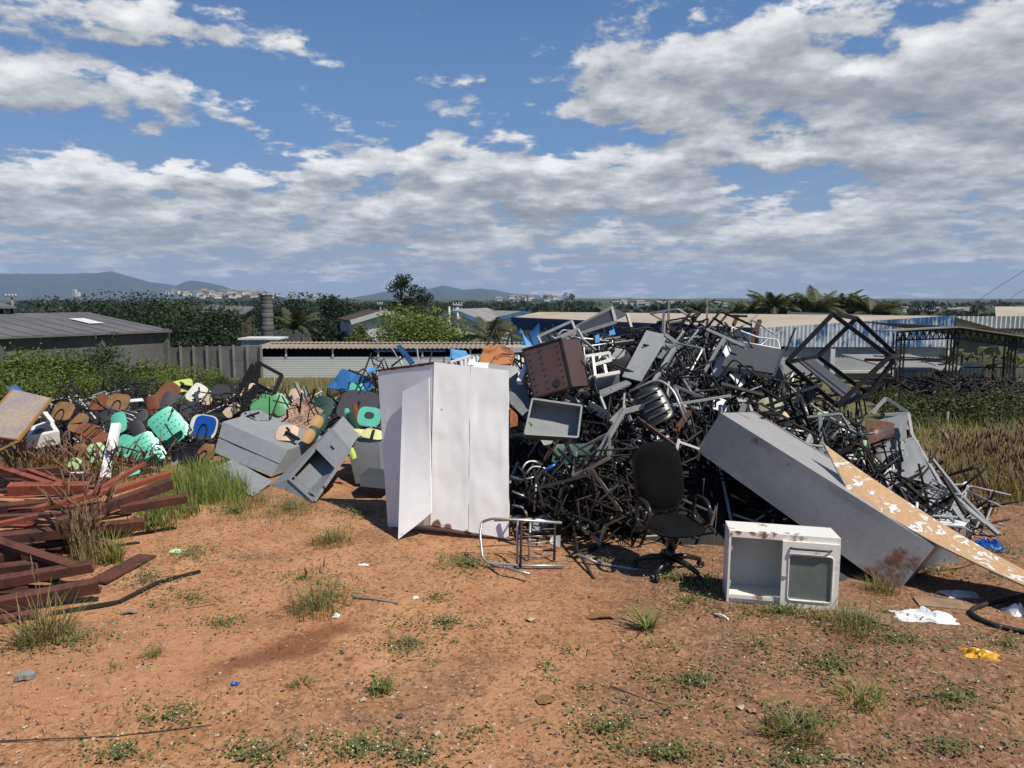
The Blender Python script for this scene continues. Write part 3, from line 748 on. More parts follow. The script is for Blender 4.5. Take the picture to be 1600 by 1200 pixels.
# ------------------------------------------------------------------ buildings
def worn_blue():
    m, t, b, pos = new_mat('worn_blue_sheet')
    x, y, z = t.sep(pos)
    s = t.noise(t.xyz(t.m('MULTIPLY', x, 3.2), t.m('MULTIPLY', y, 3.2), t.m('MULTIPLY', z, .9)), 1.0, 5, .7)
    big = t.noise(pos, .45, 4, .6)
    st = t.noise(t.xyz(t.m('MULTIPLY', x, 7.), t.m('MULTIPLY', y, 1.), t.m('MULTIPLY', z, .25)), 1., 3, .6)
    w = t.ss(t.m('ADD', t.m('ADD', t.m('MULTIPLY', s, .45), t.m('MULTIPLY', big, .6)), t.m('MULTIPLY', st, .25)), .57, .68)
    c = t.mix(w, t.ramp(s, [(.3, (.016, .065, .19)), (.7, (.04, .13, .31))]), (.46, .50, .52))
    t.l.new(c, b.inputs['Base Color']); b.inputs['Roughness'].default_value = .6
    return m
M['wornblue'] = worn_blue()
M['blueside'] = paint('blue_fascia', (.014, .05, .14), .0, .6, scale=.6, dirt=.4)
M['corr'] = paint('pale_corrugated_sheet', (.50, .54, .53), .05, .5, scale=.6, dirt=.35, streak=.3)
M['corrwhite'] = paint('white_corrugated_sheet', (.84, .85, .84), .02, .5, scale=.5, dirt=.12)

def corrugated(b, p0, p1, z0, z1, pitch, amp, k=0, z1b=None, z0b=None):
    p0, p1 = Vector(p0), Vector(p1); d = p1 - p0; d.z = 0; L = d.length; n = max(4, int(L / pitch * 2)); nr = Vector((d.y, -d.x, 0)).normalized()
    base = len(b.v)
    for i in range(n + 1):
        u = i / n; p = p0.lerp(p1, u) + nr * (amp if i % 2 else -amp)
        a, c = z0 + ((z0b if z0b is not None else z0) - z0) * u, z1 + ((z1b if z1b is not None else z1) - z1) * u
        b.v += [(p.x, p.y, a), (p.x, p.y, c)]
    for i in range(n): o = base + 2 * i; b.face((o, o + 2, o + 3, o + 1), k)
def roof_slab(b, q, th, k=0):
    q = [Vector(p) for p in q]; b.hexa([q[0] - Vector((0, 0, th)), q[1] - Vector((0, 0, th)), q[2] - Vector((0, 0, th)), q[3] - Vector((0, 0, th)), q[0], q[1], q[2], q[3]], k)

def left_warehouse():
    root = thing('warehouse', 'low grey warehouse with weathered roof and stained blank wall at the far left', 'building')
    C = P(262, 516, 43); E = P(0, 529, 35.5); z = C.z
    d = (C - E); d.z = 0; d.normalize(); E = C - d * 22; E.z = z; nrm = Vector((-d.y, d.x, 0))
    wb = MB(); Cb = C - d * .3; depth = 14
    for a, c in ((E, Cb), (Cb, Cb + nrm * depth)):
        wb.sheet([Vector((a.x, a.y, -5)), Vector((c.x, c.y, -5)), Vector((c.x, c.y, z - .06)), Vector((a.x, a.y, z - .06))])
    for s in (4, 9, 14, 19): p = C - d * s; wb.box((p.x - nrm.x * .06, p.y - nrm.y * .06, (z - 5) / 2 - .1), (.3, .3, z + 4.8))
    wb.box((C.x - d.x * .15, C.y - d.y * .15, (z - 5) / 2 + .05), (.32, .32, z + 5.1))
    wb.build('wall', M['darkconcrete'], root)
    rb = MB(); N = 44; rz = z + 1.0; Rg = nrm * 9
    for i in range(N):
        a, c = E + d * 22 * i / N, E + d * 22 * (i + .94) / N; o = -nrm * .45
        rb.sheet([a + o + Vector((0, 0, .02 * (i % 2))), c + o + Vector((0, 0, .02 * (i % 2))), c + Rg + Vector((0, 0, 1.0)), a + Rg + Vector((0, 0, 1.0))])
    roof_slab(rb, [E - nrm * .45, C - nrm * .45, C + Rg + Vector((0, 0, .97)), E + Rg + Vector((0, 0, .97))], .1)
    roof = rb.build('roof', M['greyroof'], root)
    sk = MB()
    for s in (3.0, 8.5): 
        a = C - d * s + nrm * 3 + Vector((0, 0, .44)); sk.sheet([a, a + d * .9, a + d * .9 + nrm * 2.4 + Vector((0, 0, .26)), a + nrm * 2.4 + Vector((0, 0, .26))])
    sk.build('skylight', M['whitewall'], roof)
    mb = MB(); A = C + Rg - d * 4.5; 
    mb.box((A - d * 8).to_tuple()[:2] + (rz + .18,), (.3, .3, .5))
    for s in (0, 3, 6, 9, 12): p = A - d * s; mb.box((p.x, p.y, rz + .15), (.15, .15, .5))
    mb.build('monitor_post', M['dark'], root)
    m2 = MB(); Z = Vector((0, 0, rz + .42 - z))
    roof_slab(m2, [A - d * 16 - nrm * .6 + Z, A - nrm * .6 + Z, A + d * .2 + nrm * 5 + Z + Vector((0, 0, .55)), A - d * 16 + nrm * 5 + Z + Vector((0, 0, .55))], .12)
    m2.build('monitor_roof', M['greyroof'], root)
    m3 = MB(); m3.sheet([A - d * 16 + nrm * 1.2 + Vector((0, 0, .9)), A + nrm * 1.2 + Vector((0, 0, .9)), A + nrm * 1.2 + Z, A - d * 16 + nrm * 1.2 + Z]); m3.build('monitor_wall', M['dark'], root)
left_warehouse()

def panel_fence():
    root = thing('concrete_fence', 'grey precast concrete panel fence beside the long white shed', 'fence')
    A, B = P(262, 543, 46), P(408, 540, 44); pb = MB(); ob = MB()
    pb.sheet([Vector((A.x, A.y, -5)), Vector((B.x, B.y, -5)), B, A])
    pb.build('panel', M['concrete'], root)
    for i in range(8):
        p = A.lerp(B, i / 7); q = MB(); q.box((p.x, p.y - .03, p.z / 2 - 2.45), (.12, .12, abs(p.z + 5) + .05)); q.build('post', M['concrete'], root)
panel_fence()

def chimney():
    p = ground_at(416, 82); h = top_h(416, 462, 82); root = thing('chimney', 'dark stained round concrete ring chimney above the shed roof', 'chimney', p)
    b = MB(); rnd = random.Random(3); n = 15
    prof = []
    for i in range(n):
        z0, z1 = -.5 + (h + .5) * i / n, -.5 + (h + .5) * (i + 1) / n; r = .78 + rnd.uniform(-.03, .03) - .12 * i / n
        prof += [(r * .96, z0), (r, z0 + .06), (r, z1 - .06), (r * .96, z1)]
    S = 20
    for (r, z) in prof:
        for j in range(S): a = 6.2832 * j / S; b.v.append((r * math.cos(a), r * math.sin(a), z))
    for i in range(len(prof) - 1):
        for j in range(S): b.face((i * S + j, i * S + (j + 1) % S, (i + 1) * S + (j + 1) % S, (i + 1) * S + j), 0, True)
    b.build('shaft', M['darkconcrete'], root)
    c = MB(); c.tube([(0, 0, h - .02), (0, 0, h + .12)], .72, sides=18); c.build('cap', M['darkconcrete'], root)
chimney()

def white_shed():
    root = thing('long_shed', 'long low white shed with fibre cement roof and open dark upper strip', 'shed')
    y = 45.0; A, B = P(402, 545, y), P(800, 545, y); zt = P(500, 545, y).z
    zs = P(500, 557, y).z; zb = T(0, y) - .6
    # roof: corrugated, eave towards the yard
    r = MB(); n = 150; x0, x1 = A.x - .5, B.x + 6
    ze, zr = P(500, 544, y).z, P(500, 534, y + 4).z
    for j in range(5):
        w = j / 4
        for i in range(n + 1):
            x = x0 + (x1 - x0) * i / n; r.v.append((x, y - .22 + w * 4.2, ze + (zr - ze) * w + (.035 if i % 2 else -.035)))
    for j in range(4):
        for i in range(n): o = j * (n + 1) + i; r.face((o, o + 1, o + n + 2, o + n + 1))
    r.build('roof', M['asbestos'], root)
    xs = P(592, 545, y).x; xe = P(690, 545, y).x
    w = MB(); N = 13
    for i in range(N):       # wide horizontal white boards
        za, zc = zb + (zs - zb) * i / N, zb + (zs - zb) * (i + .80) / N
        w.sheet([(A.x, y + .02, za), (xs + 5, y + .02, za), (xs + 5, y, zc), (A.x, y, zc)])
    w.sheet([(A.x, y + .08, zb), (B.x, y + .08, zb), (B.x, y + .08, zs - .01), (A.x, y + .08, zs - .01)], 1)
    corrugated(w, (xs + 5.05, y - .03, 0), (B.x + 6, y - .03, 0), zb, zs + .16, .26, .03)
    w.build('wall', [M['corrwhite'], M['greywall']], root)
    k = MB(); k.sheet([(A.x, y + 2.6, zb), (B.x + 6, y + 2.6, zb), (B.x + 6, y + 2.6, zr), (A.x, y + 2.6, zr)]); k.sheet([(A.x, y + 2.6, zb), (A.x, y + .1, zb), (A.x, y + .1, ze), (A.x, y + 2.6, ze)])
    k.build('back_wall', M['dark'], root)
    for px in (447, 520, 591, 660, 735):
        p = P(px, 545, y); q = MB(); q.box((p.x, y - .02, (zs + ze) / 2), (.1, .1, ze - zs)); q.build('post', M['whitewall'], root)
    bt = MB(); bt.box(((xs + xe) / 2, y - .12, ze - .14), (4.5, .06, .16)); bt.build('fascia', M['bluein'], root)
    # low white annexe at its left end
    an = thing('annexe', 'small flat white annexe at the left end of the long shed', 'shed')
    a0, a1 = P(376, 531, 49), P(432, 531, 49); bb = MB(); bb.box(((a0.x + a1.x) / 2, 50, (a0.z - 5) / 2), (a1.x - a0.x, 2, a0.z + 5)); bb.build('wall', M['greywall'], an)
    cb = MB(); cb.box(((a0.x + a1.x) / 2, 50, a0.z + .06), (a1.x - a0.x + .3, 2.3, .12)); cb.build('roof', M['whitewall'], an)
M['bluein'] = plastic('blue_painted_board', (.02, .07, .17), .6)
white_shed()

def ruin():
    root = thing('ruined_wall', 'grey ruined brick walls with ragged tops beside the chimney foot', 'ruin')
    b = MB(); rnd = random.Random(8); y = 78
    for (a, c, t0) in ((428, 470, 518), (472, 484, 522)):
        n = 9
        for i in range(n):
            p, q = P(a + (c - a) * i / n, t0 + rnd.uniform(-4, 4), y), P(a + (c - a) * (i + 1) / n, t0, y)
            b.box(((p.x + q.x) / 2, y, (p.z - 6) / 2), (q.x - p.x, .3 + .02 * (i % 2), p.z + 6))
    b.build('wall', M['darkconcrete'], root)
ruin()

def gable_house(name, label, pl, peak, pr, d, depth, wallm, roofm, trim, base_drop=4.0, offx=0.0):
    """gable end facing the yard, eaves at photo points pl and pr, ridge running back"""
    root = thing(name, label, 'building'); A, K, B = P(*pl, d), P(*peak, d), P(*pr, d); back = Vector((offx, depth, 0))
    zb = min(A.z, B.z) - base_drop
    w = MB(); n = len(w.v)
    w.v += [(A.x, d, zb), (B.x, d, zb), tuple(B), tuple(K), tuple(A)]; w.face((0, 1, 2, 3, 4))
    for p in (A, B):
        q = p + back; w.quad((p.x, p.y, zb), (q.x, q.y, zb), q, p)
    w.build('wall', wallm, root)
    up = Vector((0, 0, .08))
    for s, e in ((A, K), (B, K)):
        r = MB(); o = (s - e).normalized() * .5; f = Vector((0, -.5, 0)); roof_slab(r, [s + o + up + f, e + up + f, e + up + back, s + o + up + back], .12); r.build('roof', roofm, root)
        t = MB(); t.bar(s + o + f + Vector((0, -.03, -.12)), e + f + Vector((0, -.03, -.12)), .08, .55); t.build('bargeboard', trim, root)
    return root, A, K, B, zb
def houses():
    gable_house('house', 'white gabled building under a dark red brown roof left of the round tree', (556, 500), (602, 486), (646, 500), 84, 9, M['whitewall'], M['oldroof'], M['whitewall'], offx=-4)
    rt, A, K, B, zb = gable_house('blue_roofed_warehouse', 'white warehouse with blue gable edges behind the utility pole', (684, 497), (708, 484), (752, 501), 96, 16, M['whitewall'], M['greyroof2'], M['bluetrim'], 5, 4)
    o = MB(); c = (A + B) / 2; o.box((c.x + .6, c.y - .06, zb + 2.2), (3.0, .12, 1.9)); o.build('doorway', M['dark'], rt)
    gable_house('blue_edged_warehouse', 'second blue edged warehouse right of the utility pole, grey roof', (765, 500), (818, 487), (870, 500), 104, 14, M['whitewall'], M['greyroof2'], M['bluetrim'], 5, -9)
M['oldroof'] = rough_mat('dark_tiled_roof', (.09, .055, .045), (.06, .04, .035), 1, .9, .2)
M['greyroof2'] = rough_mat('pale_grey_roof', (.20, .195, .19), (.25, .24, .23), .5, .85, .1)
houses()

def small_ruin_house():
    root = thing('brick_house', 'small dark roofed brick house at the end of the tree belt', 'building'); d = 92
    a, c = P(316, 487, d), P(374, 487, d); b = MB(); b.box(((a.x + c.x) / 2, d + 2, (a.z - 6) / 2), (c.x - a.x, 4, a.z + 6)); b.build('wall', M['bark'], root)
    r = MB(); roof_slab(r, [(a.x - .6, d - .7, a.z), (c.x + .8, d - .7, a.z - .3), (c.x + .5, d + 4, a.z + .6), (a.x - .6, d + 4, a.z + .9)], .15); r.build('roof', M['greyroof'], root)
small_ruin_house()

def blue_building():
    root = thing('blue_fascia_warehouse', 'wide warehouse with beige roof and worn blue corrugated fascia', 'building')
    A, B = P(1185, 515, 45), P(1490, 495, 45); C, D = P(842, 488, 80), P(800, 497, 73)
    Br = Vector((B.x + .2, 45, B.z))
    r = MB(); N = 60; up = Vector((0, 0, .05))
    for i in range(N):
        u, w = i / N, (i + .97) / N
        r.sheet([A.lerp(D, u) + up, A.lerp(D, w) + up, B.lerp(C, w) + up, B.lerp(C, u) + up])
    r.sheet([A, D, C, B]); r.sheet([B, C, C + Vector((26, 0, -5)), B + Vector((16, 2, -4))])
    r.build('roof', M['beigeroof'], root)
    zf = P(1185, 542, 45).z
    f = MB(); corrugated(f, A + Vector((0, -.15, 0)), B + Vector((0, -.15, 0)), zf, A.z + .10, .26, .02, z1b=B.z + .10)
    f.build('gable_fascia', M['wornblue'], root)
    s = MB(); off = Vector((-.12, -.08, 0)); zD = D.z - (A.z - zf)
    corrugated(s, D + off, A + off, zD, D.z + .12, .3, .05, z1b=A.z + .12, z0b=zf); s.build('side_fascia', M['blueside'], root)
    w = MB(); yb = 45.12
    w.sheet([(A.x, yb, -6), (B.x, yb, -6), (B.x, yb, B.z - .05), (A.x, yb, A.z - .05)]); w.sheet([(D.x, D.y, -6), (A.x, A.y, -6), (A.x, A.y, A.z), (D.x, D.y, D.z)])
    w.sheet([(B.x, yb, -6), (B.x + 3, 80, -6), (B.x + 3, 80, B.z - .3), (B.x, yb, B.z - .05)])
    w.build('wall', M['greywall'], root)
    for px, wd in ((1302, .28), (1398, .28), (1483, .34)):
        p = P(px, 543, 44.9); c = MB(); c.box((p.x, 45.0, (zf - 6) / 2 - .02), (wd, .2, zf + 5.9)); c.build('column', M['whitewall'], root)
    bm = MB(); p0, p1 = P(1310, 581, 44.9), P(1396, 581, 44.9); bm.box(((p0.x + p1.x) / 2, 44.95, p0.z), (p1.x - p0.x, .2, .16)); bm.build('ledge', M['whitewall'], root)
    # corrugated lean-to and doorway at its right foot
    lt = thing('lean_to', 'pale corrugated sheet lean-to with doorway at the foot of the blue warehouse', 'shed')
    q0, q1 = P(1400, 577, 38), P(1456, 577, 38); b = MB(); corrugated(b, q0, q1, -5, q0.z, .22, .03); b.build('sheet_wall', M['corr'], lt)
    q2 = P(1500, 577, 38.6); b = MB(); b.sheet([(q1.x + .03, 38.5, -5), (q2.x, 38.5, -5), (q2.x, 38.5, q0.z), (q1.x + .03, 38.5, q0.z)]); b.sheet([(q2.x, 38.5, -5), (q2.x, 44, -5), (q2.x, 44, q0.z), (q2.x, 38.5, q0.z)]); b.build('wall', M['beigewall'], lt)
    dr = MB(); d0 = P(1467, 577, 38.4); dr.box((d0.x, 38.47, q0.z - 1.6), (.75, .06, 2.8)); dr.build('doorway', M['dark'], lt)
    ro = MB(); roof_slab(ro, [(q0.x - .2, 37.6, q0.z + .02), (q2.x + .2, 37.6, q0.z + .02), (q2.x + .2, 44, q0.z + .35), (q0.x - .2, 44, q0.z + .35)], .06); ro.build('roof', M['greyroof2'], lt)
    nb = thing('neighbour_warehouse', 'grey corrugated warehouse adjoining on the right', 'building')
    z1, z2 = P(1496, 494, 46).z, P(1496, 513, 46).z; a, c = P(1494, 494, 46), P(1800, 497, 46); b = MB(); corrugated(b, a, c, z2, z1, .3, .05); b.build('parapet', M['corr'], nb)
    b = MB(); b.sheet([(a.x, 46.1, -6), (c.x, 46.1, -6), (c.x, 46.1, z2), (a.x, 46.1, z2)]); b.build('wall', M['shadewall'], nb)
    b = MB(); p1, p2 = P(1556, 495, 62), P(1800, 495, 62); roof_slab(b, [p1, p2, p2 + Vector((5, 18, .7)), p1 + Vector((12, 18, .7))], .1); b.build('roof', M['beigeroof'], nb)
M['beigewall'] = rough_mat('beige_wall', (.40, .36, .31), (.33, .30, .26), .6, .85, .1)
M['shadewall'] = rough_mat('shaded_back_wall', (.09, .09, .075), (.15, .145, .12), .5, .9, .1)  # wall under the parapet, its shade put into the dark colour
blue_building()

def truss_shed():
    root = thing('truss_shed', 'open dark steel shed with lattice columns and a low pitched truss', 'shed')
    d = 30.0; L, K, Rr = P(1402, 519, d), P(1494, 513, d), P(1640, 536, d); zb = -2.2
    def lattice(px, top, w=.34):
        p = P(px, top, d); b = MB(); n = 12
        for s in (-w / 2, w / 2):
            for e in (0, .25): b.bar((p.x + s, d + e, zb), (p.x + s, d + e, p.z), .05, .05, (0, 1, 0))
        H = (p.z - zb) / n
        for i in range(n):
            s = w / 2 * (1 if i % 2 else -1); b.bar((p.x - s, d, zb + i * H), (p.x + s, d, zb + (i + 1) * H), .03, .03, (0, 1, 0)); b.bar((p.x - w/2, d, zb + i * H), (p.x + w/2, d, zb + i * H), .025, .025, (0, 1, 0))
        b.build('column', M['black'], root)
    lattice(1408, 522); lattice(1493, 518, .3); lattice(1583, 528, .3)
    for (a, c, n) in ((L, K, 9), (K, Rr, 13)):
        t = MB(); dn0, dn1 = Vector((0, 0, -.34)), Vector((0, 0, -.42))
        t.bar(a, c, .07, .08, (0, 1, 0)); al, cl = a + (dn0 if a is L else dn1), c + (dn1 if c is K else dn0); t.bar(al, cl, .06, .06, (0, 1, 0))
        for i in range(n):
            p, q = a.lerp(c, i / n), al.lerp(cl, (i + .5) / n); t.bar(p, q, .035, .035, (0, 1, 0)); t.bar(q, a.lerp(c, (i + 1) / n), .035, .035, (0, 1, 0)); t.bar(p, al.lerp(cl, i / n), .03, .03, (0, 1, 0))
        t.build('truss', M['black'], root)
    for (a, c) in ((L + Vector((-.5, 0, .0)), K), (K, Rr + Vector((1, 0, -.1)))):
        r = MB(); up = Vector((0, -.3, .09)); bk = Vector((0, 1.3, -.05)) if c is K else Vector((0, 8, -.05)); roof_slab(r, [a + up, c + up, c + up + bk, a + up + bk], .05); r.build('roof_sheet', M['greyroof2'], root)
    b = MB(); p0, p1 = P(1352, 562, d), P(1493, 562, d); b.bar(p0, p1, .08, .1, (0, 1, 0)); q0, q1 = P(1365, 556, d), P(1490, 562, d); b.bar(q0, q1, .05, .05, (0, 1, 0))
    for px in (1440, 1465): b.bar(P(px, 564, d), P(px + 22, 571, d), .03, .03, (0, 1, 0))
    b.build('canopy_beam', M['black'], root)
    fm = thing('garden_fence', 'dark wire and pipe fence under the truss shed', 'fence'); b = MB()
    for z in (574, 590): b.tube([P(1500, z, 33), P(1640, z, 33)], .03)
    for i in range(22): x = P(1505 + i * 6, 560, 33).x; b.tube([(x, 33, -3), (x, 33, P(1500, 574, 33).z)], .015, sides=4)
    b.build('rail', M['black'], fm)
    g = MB(); s0, s1 = P(1503, 566, 34), P(1536, 566, 34); g.sheet([(s0.x, 34, -4), (s1.x, 34, -4), (s1.x, 34, s1.z), (s0.x, 34, s0.z)]); o = g.build('corrugated_screen', M['corr'], None); tag(o, 'grey corrugated screen beside the middle shed column', 'screen')
truss_shed()

def poles():
    def pole(name, label, px, top, d, arms, two=False, m=M['concrete']):
        root = thing(name, label, 'utility pole', ground_at(px, d)); h = top_h(px, top, d); b = MB(); b.tube([(0, 0, -.5), (0, 0, h)], .15, sides=8, r1=.1); b.build('pole', m, root)
        for (z, w) in arms:
            a = MB(); a.box((0, -.14, h - z), (w, .1, .12)); a.build('crossarm', m, root)
            for s in (-.45, -.15, .15, .45): i = MB(); i.tube([(s * w, -.14, h - z + .05), (s * w, -.14, h - z + .28)], .05, sides=6); i.build('insulator', M['white'], root)
        return root, h
    r1, h1 = pole('utility_pole', 'pale concrete utility pole with two crossarms before the white warehouse', 715, 475, 88, [(.1, 1.15), (.75, 1.15)], m=M['whitewall'])
    t = MB(); t.tube([(.18, -.2, h1 - 2.4), (.18, -.2, h1 - 1.7)], .2, sides=8); t.build('transformer', M['greyplastic'], r1)
    pole('utility_pole', 'thin utility pole just left of the two armed one', 702, 479, 90, [], m=M['whitewall'])
    pole('utility_pole', 'utility pole with crossarm behind the far left roof', 19, 462, 78, [(.1, 1.2)])
    pole('utility_pole', 'dark utility pole on the right horizon, thicker arm', 1440, 483, 130, [(.2, 2.2)], m=M['bark'])
    pole('utility_pole', 'second dark utility pole on the right horizon', 1457, 485, 140, [(.2, 1.2)], m=M['bark'])
    pole('utility_pole', 'lone thin pole standing in the trees left of the white gable', 594, 474, 98, [(.15, .7)])
    pole('utility_pole', 'thin dark pole at the right edge above the trees', 1596, 479, 115, [], m=M['bark'])
    for (pts, r, lab) in (([P(380, 470, 92), P(560, 476, 90), P(702, 479, 90), P(900, 481, 96)], .022, 'overhead cable crossing the dark trees in the middle'),
                          ([P(1518, 476, 60), P(1560, 448, 50), P(1700, 362, 40)], .018, 'upper overhead wire rising out of the view on the right'),
                          ([P(1562, 478, 60), P(1600, 452, 50), P(1720, 380, 40)], .016, 'lower overhead wire rising out of the view on the right')):
        b = MB(); b.tube(pts, r, sides=4); o = b.build('overhead_wire', M['rubber'], origin=pts[0]); tag(o, lab, 'wire')
poles()

def debris_bank():
    rnd = random.Random(21)
    b = MB(); x0, x1 = P(1385, 600, 18).x, 18.5; N = 44
    def h(x, y): 
        e = sstep(x0 - .8, x0 + 1.2, x) * (1 - abs((y - 19.5) / 4.2) ** 2.2); z = P(1500, lerp_tab([(1390, 640), (1430, 610), (1480, 598), (1530, 604), (1600, 612)], 800 + FPX * x / 19.0), 19).z
        return T(x, y) + max(0, e) * (z - T(x, 19)) * (1 + .10 * mnoise.noise(Vector((x * 1.3, y * 1.3, 1))))
    for j in range(31):
        for i in range(N + 1): x, y = x0 - 1 + (x1 - x0 + 1) * i / N, 15 + 9 * j / 30; b.v.append((x, y, h(x, y) - .12))
    for j in range(30):
        for i in range(N): o = j * (N + 1) + i; b.face((o, o + 1, o + N + 2, o + N + 1), 0, True)
    for i in range(1500):
        x, y = rnd.uniform(x0 - .3, 15.5), rnd.uniform(15.6, 21); p = Vector((x, y, h(x, y) + rnd.uniform(-.1, .06))); d = Vector((rnd.gauss(0, 1), rnd.gauss(0, 1), rnd.gauss(0, .5))).normalized() * rnd.uniform(.15, .6)
        b.tube([p - d, p + d * .2 + Vector((0, 0, rnd.uniform(0, .12))), p + d], rnd.uniform(.012, .035), 1, 4)
    o = b.build('dark_debris_bank', [M['dark'], M['rustdark']]); tag(o, 'dark bank of scrap and brush under the truss shed', 'debris bank', kind='stuff')
    for (p0, p1, lab, r) in (((1474, 690, 13), (1481, 643, 13), 'leaning grey stake on the right bank, upper one', .035), ((1496, 710, 11), (1470, 672, 11), 'broken grey stake tilted above the dry grass', .045)):
        s = MB(); a, c = P(*p0), P(*p1); s.tube([a - Vector((0, 0, .4)), a.lerp(c, .5) + Vector((.02, 0, 0)), c], r, sides=6, r1=r * .7); q = s.build('wooden_stake', M['greywood'], origin=a); tag(q, lab, 'stake')
    c = thing('broken_crate', 'broken grey slatted crate on the dry bank right of the heap', 'crate', P(1475, 715, 11)); fr = frame_at((0, 0, 0), -22, 10, 10)
    for (nm, cen, sz) in (('rail', (0, 0, .13), (.5, .04, .05)), ('rail', (0, 0, -.13), (.5, .04, .05)), ('rail', (0, 0, 0), (.5, .03, .035)), ('post', (-.23, -.03, 0), (.05, .04, .36)), ('post', (.23, -.03, 0), (.05, .04, .40))):
        s = MB(); s.box(cen, sz, fr); s.build(nm, M['greywood'], c)
    s = MB(); s.box((0, .06, 0), (.46, .01, .24), fr); s.build('back_panel', M['dark'], c)
M['rustdark'] = rough_mat('dark_scrap', (.032, .026, .022), (.018, .017, .016), 4, .8, .2)  # near-black tone for the bank, rail, strips and heap core
debris_bank()
# ------------------------------------------------------------------ the scrap heap
RIDGE = [(770, 640), (800, 592), (850, 556), (900, 536), (950, 528), (1000, 520), (1060, 506), (1100, 505), (1150, 520), (1210, 548), (1260, 590), (1330, 645), (1390, 690), (1440, 735), (1500, 770)]
def heap_h(x, y):
    px = 800 + FPX * x / 9.15; zr = P(px, lerp_tab(RIDGE, px), 9.2).z
    yb = lerp_tab([(-.3, 7.5), (.3, 7.3), (.9, 6.85), (1.3, 6.5), (2.0, 6.35), (2.8, 6.4), (4, 6.6), (6, 6.6)], x); yr = 9.2
    if y < yb or y > 12.5: return 0
    f = ((y - yb) / (yr - yb)) ** .62 if y < yr else 1 - ((y - yr) / (12.5 - yr)) ** 1.8
    return max(0, zr * f)
def lheap_h(x, y):
    """the lower heap of chairs on the left"""
    px = 800 + FPX * x / max(1, y)
    zt = lerp_tab([(-240, 0), (-120, .4), (60, .75), (200, .8), (300, .8), (370, .8), (420, .62), (520, .6), (570, .95), (640, 1.3), (780, 1.3)], px)
    if y < 9.9 or y > 15: return 0
    return zt * (sstep(9.7, 12.3, y) if y < 12.3 else 1 - sstep(13.4, 15.5, y))

def chair_frame_mesh(mat, v=0):
    b = MB(); r = .0125
    for s in (-.2, .2):
        if v == 0:
            b.tube([(s, -.22, 0), (s, -.19, .43), (s, .17, .43), (s, .25, .82)], r, 0, 6, round_=.05); b.tube([(s, -.02, .43), (s * 1.05, .24, 0)], r, 0, 6)
        elif v == 1:
            b.tube([(s, .24, .01), (s, -.24, .01), (s, -.2, .44), (s, .2, .44), (s, .27, .80)], r, 0, 6, round_=.07)
        else:
            b.tube([(s, -.24, 0), (s, -.04, .42), (s, .2, .44), (s, .26, .84)], r, 0, 6, round_=.06); b.tube([(s, -.2, .44), (s, .02, .42), (s, .24, 0)], r, 0, 6, round_=.04)
    for (y, z) in ((-.17, .43), (.15, .43), (.22, .66), (.245, .79)): b.tube([(-.2, y, z), (.2, y, z)], r * .8, 0, 5)
    b.tube([(-.2, -.2, .2), (.2, -.2, .2)], r * .7, 0, 5)
    if v == 2: b.tube([(.2, .05, .44), (.24, .05, .66), (.24, -.3, .68), (-.05, -.3, .68)], r, 0, 6, round_=.05)
    return b.mesh('stripped_chair', mat)
def desk_frame_mesh(mat, v=0):
    b = MB(); w, d, h = .30, .22, .70
    if v == 0:
        for sx in (-w, w):
            b.tube([(sx, -d, 0), (sx, -d, h), (sx, d, h), (sx, d, 0)], .014, 0, 6, round_=.05); b.tube([(sx, -d, .12), (sx, d, .12)], .011, 0, 5)
        b.tube([(-w, d, .12), (w, d, .12)], .011, 0, 5); b.tube([(-w, -d, h), (w, -d, h)], .011, 0, 5); b.tube([(-w, d, h), (w, d, h)], .011, 0, 5)
        for i in range(7): b.tube([(-w, -d + .07 * i, h - .12), (w, -d + .07 * i, h - .12)], .0035, 0, 4)
    else:
        for sx in (-w, w):
            b.bar((sx, -d, .02), (sx, d, .02), .03, .03); b.bar((sx, 0, .02), (sx, 0, h), .035, .035); b.bar((sx, -d, h), (sx, d, h), .03, .03)
        b.bar((-w, 0, .3), (w, 0, .3), .03, .03); b.bar((-w, -d, h), (w, -d, h), .025, .025); b.bar((-w, d, h), (w, d, h), .025, .025)
    return b.mesh('stripped_desk', mat)
def bent_tube_mesh(mat, v=0):
    b = MB()
    if v == 0: b.tube([(-.5, 0, 0), (.35, 0, 0), (.5, 0, .3), (.35, 0, .45)], .0135, 0, 6, round_=.1)
    elif v == 1: b.tube([(-.6, 0, 0), (.6, .05, .03)], .0135, 0, 6)
    elif v == 2: b.tube([(-.2, 0, .5), (-.2, 0, 0), (.2, 0, 0), (.2, 0, .5)], .012, 0, 6, round_=.12)
    else: b.bar((-.45, 0, 0), (.45, 0, 0), .035, .03)
    return b.mesh('metal_tube', mat)
TUBEMATS = ['black'] * 9 + ['rustblack'] * 4 + ['chrome', 'greytube', 'greytube']
DESIGNS = []
for mk in ('black', 'rustblack', 'chrome', 'greytube', 'whitetube'):
    for v in (0, 1, 2): DESIGNS.append(('stripped_chair', mk, chair_frame_mesh(M[mk], v)))
    for v in (0, 1): DESIGNS.append(('stripped_desk', mk, desk_frame_mesh(M[mk], v)))
    for v in (0, 1, 2, 3): DESIGNS.append(('metal_tube', mk, bent_tube_mesh(M[mk], v)))
WORD = {'black': 'black', 'rustblack': 'rust browned', 'chrome': 'dull chrome', 'greytube': 'grey', 'whitetube': 'white'}
NOUN = {'stripped_chair': ('tubular chair frame', 'chair frame'), 'stripped_desk': ('school desk frame', 'desk frame'), 'metal_tube': ('bent metal tube', 'metal tube')}
rh = random.Random(5)
KINDW = ['stripped_chair'] * 5 + ['stripped_desk'] * 2 + ['metal_tube'] * 2
